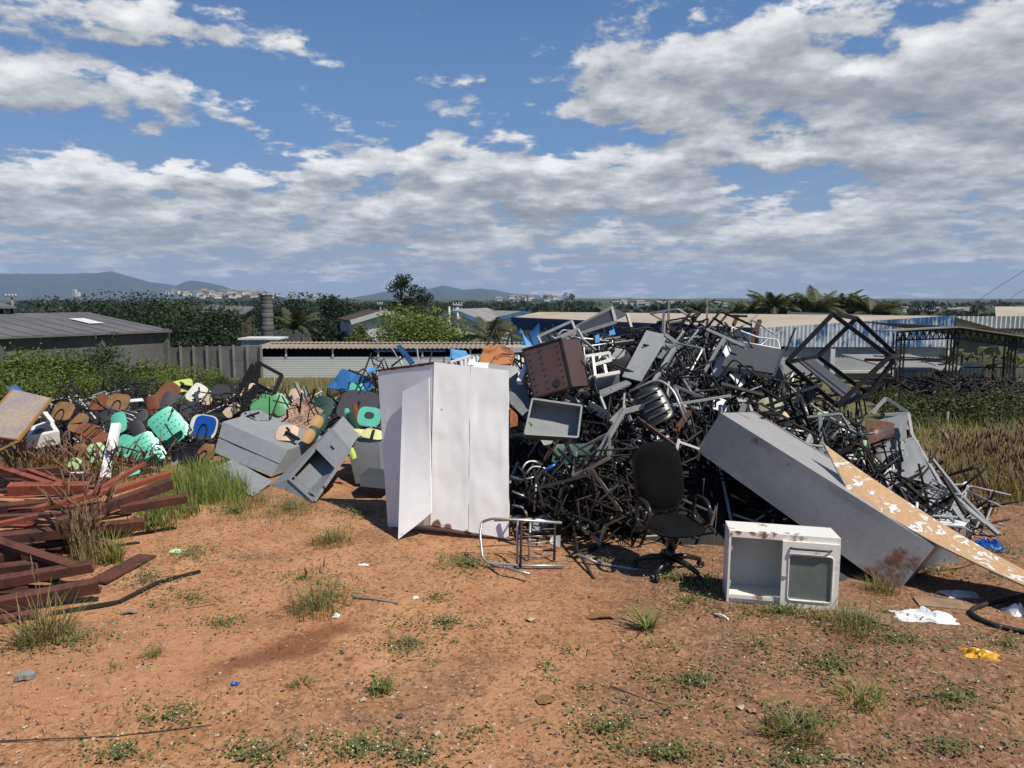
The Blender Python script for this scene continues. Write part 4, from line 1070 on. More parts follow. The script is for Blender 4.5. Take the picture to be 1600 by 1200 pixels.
def scatter_frame(p, where, rnd, mats=TUBEMATS, sc=1.0, kinds=KINDW):
    kd = rnd.choice(kinds); mk = rnd.choice(mats)
    me = rnd.choice([d for d in DESIGNS if d[0] == kd and d[1] == mk])[2]
    o = bpy.data.objects.new(kd, me); COL.objects.link(o); s = sc * rnd.uniform(.85, 1.12)
    rot = Euler((rnd.uniform(-3.1, 3.1), rnd.uniform(-3.1, 3.1), rnd.uniform(-3.1, 3.1))).to_matrix().to_4x4()
    cen = Vector((0, 0, .38 if kd != 'metal_tube' else .1))
    o.matrix_world = Matrix.Translation(p) @ rot @ Matrix.Scale(s, 4) @ Matrix.Translation(-cen)
    tag(o, f'{WORD[mk]} {NOUN[kd][0]} tangled in the {where}', NOUN[kd][1], f'{WORD[mk]} {NOUN[kd][0]}s in the {where}')
    return o
# room kept clear in front of the larger pieces: extent on the heap face and distance of the piece
CLEAR = [(960, 1068, 508, 602, 8.1), (1122, 1228, 505, 596, 8.3), (808, 932, 522, 692, 7.4), (896, 990, 474, 592, 8.2), (1222, 1408, 486, 640, 8.7), (980, 1112, 688, 890, 6.1), (925, 1040, 596, 668, 7.2)]
def keep_clear(p, rnd):
    c, s = math.cos(PITCH), math.sin(PITCH); fwd = p.y * c - (p.z - CAMH) * s; up = p.y * s + (p.z - CAMH) * c
    px, py = 800 + FPX * p.x / fwd, 600 - FPX * up / fwd
    for (a, b, e, f, d) in CLEAR:
        if a - 12 < px < b + 12 and e - 12 < py < f + 12 and p.y < d + .35: p.y = d + rnd.uniform(.35, .8)
    return p
def fill_heap():
    n = 0
    for _ in range(6000):
        if n >= 260: break
        x, y = rh.uniform(-.2, 4.75), rh.uniform(6.5, 10.4)
        h = heap_h(x, y)
        if h < .12: continue
        if y > 9.5 and rh.random() > .35: continue
        if x > 4.0 and rh.random() > .5: continue
        z = h - rh.uniform(.10, .42) if rh.random() < .75 else h * rh.uniform(.15, .85)
        if 1.5 < x < 3.4 and y < 7.1 and z > .55: continue      # room for the tilted locker
        scatter_frame(keep_clear(Vector((x, y, max(.22, z))), rh), 'main scrap heap', rh, sc=.8 if y < 7 else 1.0); n += 1
    for i in range(26):      # front of the heap beside the white cabinet
        px, py = rh.uniform(862, 985), rh.uniform(735, 835); p = P(px, py, rh.uniform(6.65, 7.0)); p.z = max(.2, p.z)
        scatter_frame(p, 'main scrap heap', rh, ['black', 'rustblack', 'rustblack', 'black', 'chrome', 'black'], .9)
    n = 0
    for _ in range(3000):
        if n >= 95: break
        x, y = rh.uniform(-8.5, -.2), rh.uniform(10.3, 14.2); h = lheap_h(x, y)
        if h < .15: continue
        scatter_frame(Vector((x, y, T(x, y) + max(.12, h - rh.uniform(.25, .6)))), 'low left chair heap', rh, ['black', 'black', 'black', 'rustblack', 'black', 'greytube'], .95); n += 1
    # the tangle below the surface, past counting
    b = MB()
    for i in range(2300):
        if i < 1650: x, y = rh.uniform(-.2, 4.8), rh.uniform(6.45, 11.5); h = heap_h(x, y); g = 0
        else: x, y = rh.uniform(-8.5, 0), rh.uniform(10, 14.5); h = lheap_h(x, y); g = T(x, y)
        if h < .1: continue
        p = Vector((x, y, g + h * rh.uniform(.02, .80))); d = Vector((rh.gauss(0, 1), rh.gauss(0, 1), rh.gauss(0, .8))).normalized() * rh.uniform(.15, .5); k = rh.choice((0, 0, 0, 0, 1, 1, 2, 3))
        if rh.random() < .6: b.tube([p - d, p + d], rh.uniform(.009, .014), k, 5)
        else: e = Vector((rh.gauss(0, 1), rh.gauss(0, 1), rh.gauss(0, 1))).normalized() * .35; b.tube([p - d, p, p + e], rh.uniform(.009, .014), k, 5, round_=.1)
    o = b.build('scrap_tangle', [M['black'], M['rustblack'], M['greytube'], M['whitetube']]); tag(o, 'uncountable tangle of bent tubes deep inside the scrap heaps', 'scrap', kind='stuff')
    # added dark core that paints the shaded gaps so the heaps are not hollow
    b = MB(); N = 60; J = 46
    for j in range(J + 1):
        for i in range(N + 1):
            x, y = -.8 + 6.4 * i / N, 6.4 + 6.4 * j / J; h = heap_h(x, y); b.v.append((x, y, max(-.05, h * .62 - .10 + .12 * mnoise.noise(Vector((x * 2, y * 2, 0)))) if h > .05 else -.05))
    for j in range(J):
        for i in range(N): o = j * (N + 1) + i; b.face((o, o + 1, o + N + 2, o + N + 1), 0, True)
    base = len(b.v)
    for j in range(J + 1):
        for i in range(N + 1):
            x, y = -10 + 10 * i / N, 9.8 + 5.6 * j / J; h = lheap_h(x, y); b.v.append((x, y, T(x, y) + (max(-.05, h * .6 - .12 + .1 * mnoise.noise(Vector((x * 2, y * 2, 7)))) if h > .05 else -.05)))
    for j in range(J):
        for i in range(N): o = base + j * (N + 1) + i; b.face((o, o + 1, o + N + 2, o + N + 1), 0, True)
    o = b.build('heap_shade_core', M['rustdark']); tag(o, 'added dark core inside the scrap heaps standing for their shaded gaps', 'shade core', kind='stuff')
fill_heap()

M['dullgreen'] = plastic('dull_green_sheet', (.06, .16, .06), .45, .6)
# small sheet scraps wedged among the tubes
def scraps():
    rnd = random.Random(9)
    kinds = [('greytin', 'grey', 16), ('white', 'white', 26), ('darktin', 'dark grey', 7), ('paleyellow', 'yellowish', 3), ('rust', 'rusty brown', 6), ('beige', 'tan', 3), ('green', 'green', 2)]
    for mk, w, n in kinds:
        for i in range(n):
            for _ in range(200):
                x, y = rnd.uniform(.2, 5.4), rnd.uniform(7.0, 9.3); h = heap_h(x, y)
                if h > .25: break
            a, c = rnd.uniform(.06, .17), rnd.uniform(.05, .12); b = MB()
            b.hexa([(-a, -.004, -c), (a, -.004, -c * rnd.uniform(.5, 1)), (a * rnd.uniform(.6, 1), -.004, c), (-a, -.004, c), (-a, .004, -c), (a, .004, -c * .8), (a * .8, .004, c), (-a, .004, c)], 0, 3, .02, i)
            o = b.build('sheet_scrap', M[mk]); o.location = (x, y, h - rnd.uniform(.0, .2)); o.rotation_euler = (rnd.uniform(-1, .6), rnd.uniform(-1.2, 1.2), rnd.uniform(-.9, .9))
            tag(o, f'small bent {w} sheet scrap wedged among the heap tubes', 'scrap', f'{w} sheet scraps in the heap')
scraps()

# ------------------------------------------------------------------ pieces placed where the photo shows them
def px_box(name, mat, parent, front, back, n=6, dent=.006, seed=0, faces=None, freq=2.5):
    """front: bl br tr tl, back: bl br tr tl, each (px, py, distance) or a Vector"""
    c = [P(*q) if len(q) == 3 and not isinstance(q, Vector) else Vector(q) for q in list(front) + list(back)]
    b = MB(); b.hexa(c, 0, n, dent, seed, freq, faces); return b.build(name, mat, parent), c
def rel(root):
    """children built in world coordinates under a located Empty"""
    for ch in root.children: ch.matrix_parent_inverse = Matrix.Translation(-root.location)
def off(pts, v): return [P(*p) + Vector(v) for p in pts]
def panel(name, label, cat, pts, th, mat, n=6, dent=.01, seed=0, group=None):
    q = [P(*p) for p in pts]; nr = (q[1] - q[0]).cross(q[3] - q[0]).normalized(); b = MB()
    b.hexa(q + [p - nr * th for p in q], 0, n, dent, seed); o = b.build(name, mat, None, (q[0] + q[2]) / 2); return tag(o, label, cat, group)
def tubes(name, label, cat, paths, r, mat, group=None, square=False, round_=0.0, parts=None):
    b = MB(); o0 = P(*paths[0][0])
    for pth in paths:
        pts = [P(*p) for p in pth]
        if square:
            for p, q in zip(pts, pts[1:]): b.bar(p, q, r * 2, r * 2)
        else: b.tube(pts, r, 0, 7, round_=round_)
    return tag(b.build(name, mat, None, o0), label, cat, group)

def tall_cabinet():
    root = thing('steel_cabinet', 'tall white steel cabinet standing in the middle with sun bright doors', 'cabinet', P(672, 822, 6.9))
    BL, TL = P(672, 820, 6.72), P(678, 566, 6.98); BR, TR = P(795, 842, 6.62), P(795, 579, 6.92); LB, LT = P(606, 824, 7.02), P(590, 578, 7.45)
    o1, o2 = LB - BL, LT - TL
    px_box('body', M['whitetin'], root, [BL, BR, TR, TL], [LB, BR + o1, TR + o2, LT], 14, .010, 3, (1, 2, 3, 4, 5), 1.6)
    nf = (BR - BL).cross(TL - BL).normalized()
    for (u0, u1, sd) in ((.004, .485, 11), (.492, .998, 15)):
        q = [BL.lerp(BR, u0), BL.lerp(BR, u1), TL.lerp(TR, u1), TL.lerp(TR, u0)]; b = MB(); b.hexa([p + nf * .006 for p in q] + [p - nf * .014 for p in q], 0, 26, .019, sd, 2.8); d = b.build('door', M['whitetin'], root)
    e = MB(); pts = [TL.lerp(LT, i / 12) for i in range(13)]
    for i in range(12): e.bar(pts[i] + Vector((0, 0, -.006 - .016 * abs(mnoise.noise(Vector((i * .9, 0, 0)))))), pts[i + 1] + Vector((0, 0, -.006)), .02, .018 + .03 * abs(mnoise.noise(Vector((i * .7, 3, 0)))))
    e.build('rusted_edge', M['rustpaint'], root)
    # bent loose side sheet, flared at its foot
    ns = (TL - BL).cross(LB - BL).normalized()
    if ns.x > 0: ns = -ns
    A, Bq, C, D = P(629, 612, 7.12), P(622, 843, 6.60), P(676, 801, 6.70), P(672, 590, 6.98)
    b = MB(); b.hexa([Bq, C + ns * .02, D + ns * .02, A] + [p + Vector((.006, .012, 0)) for p in (Bq, C + ns * .02, D + ns * .02, A)], 0, 12, .012, 5); b.build('bent_side_sheet', M['whitetin'], root)
    # plinth under the lifted front, shade of the gap put into its dark colour
    b = MB(); q = [P(672, 828, 6.80), P(795, 846, 6.70)]; 
    b.hexa([Vector((q[0].x + .02, q[0].y + .06, -.02)), Vector((q[1].x, q[1].y + .06, -.02)), q[1] + Vector((0, .08, .06)), q[0] + Vector((.02, .08, .06)), Vector((q[0].x - .3, q[0].y + .35, -.02)), Vector((q[1].x - .1, q[1].y + .4, -.02)), q[1] + Vector((-.1, .4, .06)), q[0] + Vector((-.3, .35, .06))], 0, 4, .01)
    b.build('plinth', M['darktin'], root)
    rel(root)
    # rusty drip and the second sheet on the far side
M['rustpaint'] = paint('rusted_steel_edge', (.16, .06, .035), .6, .8, rustcol=(.09, .04, .028), scale=9)
tall_cabinet()

def big_locker():
    root = thing('steel_locker', 'big grey steel locker lying tilted from the heap to the ground', 'locker', P(1400, 925, 5.5))
    TL, BL, BR, TR = P(1126, 645, 6.62), P(1088, 704, 6.74), P(1400, 928, 5.46), P(1461, 854, 5.40)
    bk = P(1181, 644, 7.25) - TL; c = [BL, BR, TR, TL] + [p + bk for p in (BL, BR, TR, TL)]
    b = MB(); b.hexa(c, 0, 18, .009, 3, 1.8); b.build('body', M['lockergrey'], root)
    u = (TR - TL).normalized(); nt = (TR - TL).cross(bk).normalized()
    if nt.z < 0: nt = -nt
    s = MB(); p0, p1 = TL + bk * .94 + nt * .004, TR + bk * .94 + nt * .004; s.bar(p0, p1, .03, .008, nt); s.build('rim', M['greytin2'], root)
    rel(root)
    # added dark sheets that paint the shade behind and under the locker
    panel('shade_sheet', 'added dark sheet standing for the shade behind the low end of the grey locker', 'sheet', [(1422, 926, 5.7), (1500, 880, 6.0), (1480, 850, 6.2), (1455, 872, 5.95)], .01, M['darktin'], 4, .01)
    panel('shade_sheet', 'added dark sheet standing for the locker shade right behind the kitchen cabinet', 'sheet', [(1312, 905, 5.65), (1345, 918, 5.6), (1330, 862, 6.1), (1300, 858, 6.1)], .01, M['darktin'], 4, .01)
big_locker()

def peeled_board():
    m, t, b, pos = new_mat('peeling_melamine'); ob = t.n.new('ShaderNodeTexCoord').outputs['Object']
    x, y, z = t.sep(ob); w = t.noise(t.v('MULTIPLY', ob, (1.3, 1.3, 3.2)), 5.2, 8, .7, .6); f = t.noise(ob, 22, 5, .7)
    c = t.mix(t.ss(w, .545, .57), t.ramp(f, [(.3, (.36, .21, .095)), (.7, (.47, .30, .15))]), t.ramp(f, [(.3, (.52, .49, .44)), (.6, (.68, .66, .61))]))
    c = t.mix(t.m('MULTIPLY', t.ss(t.m('ABSOLUTE', t.m('SUBTRACT', w, .555)), .012, .0), .7), c, (.13, .07, .04))
    t.l.new(c, b.inputs['Base Color']); b.inputs['Roughness'].default_value = .7; t.l.new(t.bump(t.m('ADD', t.ss(w, .545, .57), t.m('MULTIPLY', f, .2)), .5, .012), b.inputs['Normal'])
    root = thing('chipboard_sheet', 'long chipboard sheet with peeling white laminate leaning across the grey locker', 'board', P(1600, 905, 4.9))
    A, B, C, D = P(1287, 694, 6.35), P(1326, 768, 5.92), P(1690, 952, 4.70), P(1690, 938, 5.15)
    n = 16; q = MB(); nr = (B - A).cross(D - A).normalized()
    if nr.z < 0: nr = -nr
    def pt(u, v): 
        p = A.lerp(D, u).lerp(B.lerp(C, u), v); return p - Vector((0, 0, .11)) * math.sin(math.pi * u) * .55 + nr * .008 * mnoise.noise(p * 3)
    for (o, k) in ((0, 0), (-.016, 1)):
        for j in range(5):
            for i in range(n + 1): q.v.append(tuple(pt(i / n, j / 4) + nr * o))
    W = n + 1
    for j in range(4):
        for i in range(n): a = j * W + i; q.face((a, a + W, a + W + 1, a + 1), 0); a += 5 * W; q.face((a, a + 1, a + W + 1, a + W), 1)
    q.build('board', [m, M['darkboard']], root)
    e = MB()
    for i in range(n): e.quad(pt(i / n, 1), pt((i + 1) / n, 1), pt((i + 1) / n, 1) - nr * .016, pt(i / n, 1) - nr * .016)
    for j in range(4): e.quad(pt(0, j / 4), pt(0, (j + 1) / 4), pt(0, (j + 1) / 4) - nr * .016, pt(0, j / 4) - nr * .016)
    for i in range(n): e.quad(pt(i / n, 0), pt((i + 1) / n, 0), pt((i + 1) / n, 0) - nr * .016, pt(i / n, 0) - nr * .016)
    e.build('edge_band', M['greyplastic'], root)
    rel(root)
M['darkboard'] = rough_mat('bare_chipboard', (.20, .16, .12), (.15, .12, .09), 10, .9, .1)
peeled_board()

def kitchen_cabinet():
    g = G(1135, 941); root = thing('kitchen_wall_cabinet', 'small white enamel kitchen cabinet with one glass door, set on the ground', 'cabinet')
    BL = Vector((g.x, g.y, g.z - .005)); g2 = G(1308, 952); BR = Vector((g2.x, g2.y, BL.z - .01)); ux = (BR - BL); W = ux.length; ux.normalize()
    TLp = P(1136, 829, BL.y + .03); H = (TLp - BL).length; uz = (TLp - BL).normalized(); uz = (uz - ux * uz.dot(ux)).normalized(); uy = uz.cross(ux).normalized()
    D = .30; Mx = Matrix((ux, uy, uz)).transposed().to_4x4(); root.matrix_world = Matrix.Translation(BL) @ Mx
    th = .016; b = MB(); wm, gm = M['whiterust'], M['cabinside']
    for cen, sz in (((th / 2, D / 2, H / 2), (th, D, H)), ((W - th / 2, D / 2, H / 2), (th, D, H)), ((W / 2, D / 2, H - th / 2), (W - 2 * th, D, th)), ((W / 2, D / 2 + .02, .045), (W - 2 * th, D - .04, th)), ((W / 2, D - .006, H / 2), (W - 2 * th - .002, .008, H - .04))): b.box(cen, sz)
    b.box((W / 2, .004, H - .022), (W - 2 * th - .004, .012, .045)); b.box((W * .25 + .01, .012, .052), (W * .5 - .03, .018, .028)); b.box((W / 2, .03, .018), (W - 2 * th - .01, .02, .03))
    b.build('carcass', wm, root)
    s = MB(); s.box((W / 2, D - .014, H / 2), (W - 2 * th - .01, .004, H - .1)); s.build('back_panel', gm, root)
    d = thing('door', None, None); d.parent = root; d.location = (W * .485, -.012, .006)
    del_keys = [k for k in ('label', 'category') if k in d]; [d.__delitem__(k) for k in del_keys]
    dw, dh = W * .51, H - .05; f = .052
    q = MB()
    for cen, sz in (((f / 2, 0, dh / 2), (f, .02, dh)), ((dw - f / 2, 0, dh / 2), (f, .02, dh)), ((dw / 2, 0, dh - .05), (dw - 2 * f, .02, .10)), ((dw / 2, 0, .035), (dw - 2 * f, .02, .07))): q.box(cen, sz)
    q.build('door_frame', wm, d)
    q = MB(); gw, gh = dw - 2 * f + .012, dh - .17 + .014
    q.tube([(f - .006, -.012, .064), (dw - f + .006, -.012, .064), (dw - f + .006, -.012, dh - .094), (f - .006, -.012, dh - .094)], .0065, 0, 6, closed=True, round_=.03); q.build('glass_trim', M['cream'], d)
    q = MB(); q.box((dw / 2, .002, .07 + (dh - .17) / 2), (dw - 2 * f - .002, .004, dh - .172)); q.build('glass_pane', M['glass'], d)
    q = MB(); q.tube([(f, -.012, dh - .048), (f + .02, -.036, dh - .046), (dw - f - .03, -.036, dh - .046), (dw - f - .01, -.012, dh - .048)], .008, 0, 6, round_=.02); q.build('handle', M['blackplast'], d)
    q = MB(); q.box((.02, -.014, dh * .47), (.03, .010, .016)); q.build('catch', M['greyplastic'], d)
    for z in (.25, .75):
        q = MB(); q.box((th + .008, .05, H * z), (.014, .05, .03)); q.build('hinge', M['greyplastic'], root)
    return root
M['cabinside'] = plastic('shaded_white_enamel', (.50, .52, .49), .5, .35)  # cabinet back panel, shade inside put into a greyer white
def glass_mat():
    m, t, b, pos = new_mat('dusty_glass'); b.inputs['Base Color'].default_value = (.32, .34, .31, 1); b.inputs['Roughness'].default_value = .08
    n = t.noise(pos, 9, 5, .6); tr = t.n.new('ShaderNodeBsdfTransparent'); tr.inputs[0].default_value = (.80, .84, .80, 1); mx = t.n.new('ShaderNodeMixShader')
    t.l.new(t.m('ADD', .14, t.m('MULTIPLY', n, .32)), mx.inputs[0]); t.l.new(tr.outputs[0], mx.inputs[1]); t.l.new(b.outputs[0], mx.inputs[2]); t.l.new(mx.outputs[0], t.n['Material Output'].inputs[0])
    return m
M['glass'] = glass_mat()
kitchen_cabinet()

def office_chair():
    g = G(1052, 902); root = thing('office_chair', 'black swivel office chair with loop arms parked in front of the heap', 'chair', (g.x, g.y + .12, g.z)); root.rotation_euler = (0, 0, R(9)); root.scale = (.95, .95, .905)
    S = Matrix.Scale(1.0, 4)
    b = MB(); b.pad(.47, .66, .085, Matrix.Translation((-.055, .17, .86)) @ Euler((R(-9), R(-4), 0)).to_matrix().to_4x4(), 3.2, .035, n=40, rings=8); b.build('backrest', M['blackfab'], root)
    b = MB(); b.pad(.44, .60, .02, Matrix.Translation((-.055, .22, .86)) @ Euler((R(-9), R(-4), 0)).to_matrix().to_4x4(), 3.2, .03, n=32, rings=3, flat=True); b.build('back_shell', M['blackplast'], root)
    b = MB(); b.pad(.50, .49, .085, Matrix.Translation((0, -.06, .46)) @ Euler((R(-86), 0, 0)).to_matrix().to_4x4(), 3.0, .0, n=40, rings=8); b.build('seat', M['blackfab'], root)
    b = MB(); b.bar((0, .12, .42), (0, .27, .50), .06, .012); b.bar((0, .27, .49), (-.03, .25, .72), .06, .014); b.build('back_bracket', M['blackplast'], root)
    for s in (-1, 1):
        b = MB(); x = .27 * s
        b.tube([(x, .14, .45), (x, .15, .60), (x, .10, .69), (x, -.12, .70), (x, -.20, .63), (x, -.17, .50), (x, -.02, .43)], .019, 0, 8, round_=.07, closed=True); b.build('armrest', M['blackplast'], root)
    b = MB(); b.tube([(0, 0, .20), (0, 0, .41)], .028, 0, 12); b.tube([(0, 0, .08), (0, 0, .22)], .04, 0, 12); b.box((0, 0, .405), (.17, .2, .035)); b.build('gas_column', M['blackplast'], root)
    for i in range(5):
        a = R(-62 + 72 * i); dv = Vector((math.cos(a), math.sin(a), 0)); b = MB(); pts = [dv * .03 + Vector((0, 0, .135)), dv * .17 + Vector((0, 0, .125)), dv * .31 + Vector((0, 0, .075))]; b.tube(pts, .034, 0, 8, r1=.02); leg = b.build('leg', M['blackplast'], root)
        sd = dv.cross(Vector((0, 0, 1))); c = MB()
        for k in (-.016, .016): q = dv * .315 + Vector((0, 0, .030)) + sd * k; c.tube([q - sd * .009, q + sd * .009], .029, 0, 12)
        c.tube([dv * .31 + Vector((0, 0, .03)), dv * .31 + Vector((0, 0, .08))], .01, 0, 6); c.build('caster', M['rubber'], leg)
office_chair()

def fallen_chair():
    root = thing('bare_tube_chair', 'grey tubular chair frame with wire rack lying on its side on the soil', 'chair frame', G(800, 893))
    d = 6.0; near = [(878, 817, 6.05), (770, 810, 6.15), (753, 815, 6.2), (750, 835, 6.1), (754, 872, 5.95), (763, 880, 5.9), (822, 884, 5.85), (882, 884, 5.85)]
    b = MB(); b.tube([P(*p) for p in near], .0125, 0, 8, round_=.04); b.build('side_frame', M['chrome'], root)
    b = MB(); b.tube([P(772, 813, 6.35), P(830, 811, 6.4), P(878, 818, 6.35)], .0125, 0, 8); b.build('side_frame', M['chrome'], root)
    b = MB(); b.tube([P(786, 886, 5.7), P(828, 897, 5.55)], .0125, 0, 8); b.tube([P(766, 882, 5.88), P(790, 887, 5.68)], .0125, 0, 8); b.build('foot', M['chrome'], root)
    for (a, c, m) in (((809, 812, 6.1), (808, 883, 5.9), 'chrome'), ((829, 812, 6.2), (826, 876, 6.05), 'chrome'), ((815, 815, 6.05), (813, 888, 5.82), 'rustblack'), ((867, 818, 6.2), (866, 876, 6.05), 'rustblack')):
        b = MB(); b.tube([P(*a), P(*c)], .011, 0, 7); b.build('crossbar', M[m], root)
    b = MB()
    for i in range(5): y = 827 + 10.5 * i; b.tube([P(816, y + 1, 6.05), P(867, y - 1, 6.15)], .0042, 0, 5)
    b.build('wire_rack', M['chrome'], root)
    rel(root)
fallen_chair()
tubes('splayed_stand', 'black leg frame with one splayed foot in front of the heap', 'frame', [[(895, 818, 6.5), (902, 860, 6.1), (928, 905, 5.65)], [(902, 862, 6.1), (957, 848, 6.5)], [(902, 868, 6.08), (955, 852, 6.5)], [(858, 882, 6.3), (902, 862, 6.1)], [(895, 818, 6.5), (948, 806, 6.9)], [(892, 812, 6.6), (902, 792, 6.8)]], .013, M['rustblack'])
tubes('bent_pipe', 'pale bent pipe lying along the ground from the fallen frame to the office chair', 'pipe', [[(902, 866, 6.0), (935, 880, 5.95), (975, 887, 5.88), (1014, 893, 5.8)]], .013, M['chrome'], round_=.05)
tubes('bare_stool', 'upright dark square stool frame beside the white cabinet', 'frame', [[(862, 808, 6.8), (862, 752, 6.9), (883, 752, 6.9), (879, 808, 6.8)], [(856, 808, 6.7), (905, 806, 6.7)], [(862, 778, 6.85), (881, 779, 6.85)], [(862, 752, 6.9), (895, 752, 7.2)]], .012, M['rustblack'], square=True)
tubes('square_tube', 'long dark leg slanting down through the middle of the heap', 'leg', [[(955, 660, 7.0), (975, 640, 7.1)], [(975, 640, 7.05), (915, 745, 6.8)], [(975, 643, 7.1), (1035, 627, 7.2)]], .022, M['greytube'], square=True)
tubes('long_bar', 'long thin grey bar lying across the face of the heap', 'bar', [[(1042, 634, 7.1), (1142, 618, 7.3)]], .011, M['greytube'], square=True)
tubes('long_rod', 'long pale rod sloping across the top right of the heap', 'rod', [[(1140, 622, 7.35), (1190, 603, 7.9)]], .008, M['greytube'])
tubes('upright_tube', 'upright black tube with bent foot, left of the long bar', 'tube', [[(1045, 597, 7.5), (1040, 640, 7.2), (1044, 655, 7.15)]], .014, M['greytube'], round_=.05)
tubes('upright_tube', 'upright tube rising beside the small dark desk', 'tube', [[(976, 604, 7.7), (973, 660, 7.4)]], .014, M['greytube'])
tubes('upright_tube', 'thin brown tube standing between the oven box and the heap', 'tube', [[(955, 608, 7.6), (948, 668, 7.4), (930, 675, 7.4)]], .012, M['rustblack'])
tubes('white_bracket', 'white bracket rail above the office chair back', 'bracket', [[(1061, 686, 6.6), (1051, 730, 6.5)], [(1042, 727, 6.5), (1057, 733, 6.5)], [(1061, 690, 6.6), (1092, 701, 6.7)]], .010, M['whitetube'], square=True)
tubes('stripped_chair', 'dark sled frame of a chair upside down at the summit of the heap', 'chair frame', [[(1093, 525, 9.0), (1126, 486, 9.1), (1174, 508, 9.3)], [(1108, 525, 9.3), (1137, 490, 9.4)], [(1115, 497, 9.1), (1128, 505, 9.3)], [(1126, 486, 9.1), (1140, 493, 9.3), (1168, 494, 9.2)], [(1110, 505, 9.1), (1100, 520, 9.2)]], .016, M['black'], round_=.04)
tubes('looped_tube', 'black looped tube on the summit left of the sled frame', 'tube', [[(1088, 500, 9.2), (1080, 492, 9.2), (1082, 502, 9.2), (1100, 503, 9.3)], [(1093, 487, 9.1), (1078, 512, 9.1)]], .014, M['black'], round_=.05)
for (a, c, m, w, lab) in (((1045, 471, 9.5), (1044, 520, 9.4), 'greywood', .03, 'upright grey post at the summit left of the sled frame'), ((1105, 468, 9.6), (1104, 515, 9.5), 'greywood', .026, 'thin upright post at the summit behind the sled frame'),
                          ((1187, 501, 9.4), (1174, 536, 9.2), 'rust', .05, 'red brown plank end standing before the blue fascia'), ((1153, 493, 9.5), (1146, 508, 9.4), 'rust', .04, 'short red brown plank end left of the tall one'),
                          ((1243, 512, 9.0), (1228, 548, 8.9), 'black', .015, 'black rod leaning before the blue fascia')):
    b = MB(); b.bar(P(*a), P(*c), w * 1.0, w); tag(b.build('plank' if m == 'rust' else 'post', M[m], None, P(*c)), lab, 'plank' if m == 'rust' else 'post')

def big_frame():
    root = thing('bare_table', 'big black angle iron table frame tipped on end at the right shoulder of the heap', 'table frame', P(1308, 634, 8.4))
    V = dict(A=(1301, 491, 8.8), E=(1338, 497, 9.35), F=(1402, 556, 9.05), G=(1390, 557, 8.45), B=(1229, 566, 8.75), C=(1278, 557, 9.3), J=(1357, 616, 8.95), H=(1308, 634, 8.4)); V = {k: P(*v) for k, v in V.items()}
    for e in ('AB', 'EC', 'FJ', 'GH'): b = MB(); b.bar(V[e[0]], V[e[1]], .045, .045); b.build('leg', M['rustblack'] if e == 'GH' else M['black'], root)
    for e in ('AE', 'EF', 'FG', 'GA', 'BC', 'CJ', 'JH', 'HB'): b = MB(); b.bar(V[e[0]], V[e[1]], .04, .05); b.build('rail', M['rustblack'] if e == 'FG' else M['black'], root)
    b = MB(); q = [V['B'].lerp(V['C'], .35), V['H'].lerp(V['J'], .35), V['H'].lerp(V['J'], .8), V['B'].lerp(V['C'], .8)]; b.hexa(q + [p + Vector((.0, .0, -.02)) for p in q]); b.build('tray', M['darktin'], root)
    b = MB(); b.bar(P(1352, 562, 9.0), P(1400, 563, 8.5), .03, .035); b.build('bracket', M['rust'], root)
    rel(root)
big_frame()

def desk_like(name, label, pts, th, mat, legs, legr=.016, apron=None, legmat=None, dent=.006):
    root = thing(name, label, 'desk', P(*pts[0])); q = [P(*p) for p in pts]; nr = (q[1] - q[0]).cross(q[3] - q[0]).normalized(); b = MB(); b.hexa(q + [p - nr * th for p in q], 0, 8, dent, len(label)); b.build('top', mat, root)
    for l in legs: b = MB(); pp = [P(*p) for p in l]; [b.bar(u, v, legr * 2, legr * 2) for u, v in zip(pp, pp[1:])]; b.build('leg', legmat or mat, root)
    if apron: b = MB(); a = [P(*p) for p in apron]; b.hexa(a + [p + Vector((.004, .012, .004)) for p in a], 0, 5, .004); b.build('apron', mat, root)
    rel(root); return root
desk_like('steel_desk', 'grey steel desk with wide top tipped toward the viewer near the summit', [(972, 588, 8.0), (995, 594, 7.9), (1037, 522, 8.5), (1010, 516, 8.6)], .02, M['greytin'], [[(1058, 538, 8.6), (1022, 597, 7.9)], [(1037, 522, 8.5), (1062, 540, 8.7)]], .022, [(995, 594, 7.9), (1002, 596, 7.95), (1044, 524, 8.55), (1037, 522, 8.5)])
desk_like('steel_desk', 'dark grey steel desk lying on its side below the brown plank ends', [(1128, 572, 8.2), (1208, 583, 8.1), (1221, 546, 8.6), (1144, 531, 8.7)], .02, M['darktin'], [[(1206, 590, 8.1), (1223, 548, 8.6)], [(1130, 574, 8.2), (1206, 590, 8.1)]], .02, [(1124, 568, 8.3), (1142, 532, 8.7), (1144, 512, 8.75), (1128, 545, 8.35)])
tubes('white_tube_arch', 'thin white tube frame arched over the dark grey desk', 'frame', [[(1144, 530, 8.7), (1143, 511, 8.75), (1160, 518, 8.8), (1184, 527, 8.85), (1215, 531, 8.8), (1219, 545, 8.6)], [(1146, 532, 8.7), (1219, 545, 8.6)]], .010, M['whitetube'], round_=.03)
desk_like('steel_desk', 'long dark topped steel desk tilted up against the beige roof behind', [(902, 522, 8.9), (962, 503, 8.9), (956, 483, 9.2), (905, 508, 9.2)], .02, M['darktin'], [[(956, 481, 9.2), (962, 504, 8.9)], [(980, 491, 9.4), (986, 512, 9.3)], [(902, 522, 8.9), (963, 503, 8.9)], [(898, 512, 9.25), (958, 479, 9.25)]], .018, [(962, 501, 8.95), (979, 493, 9.35), (978, 490, 9.4), (956, 481, 9.2)], M['greytube'])
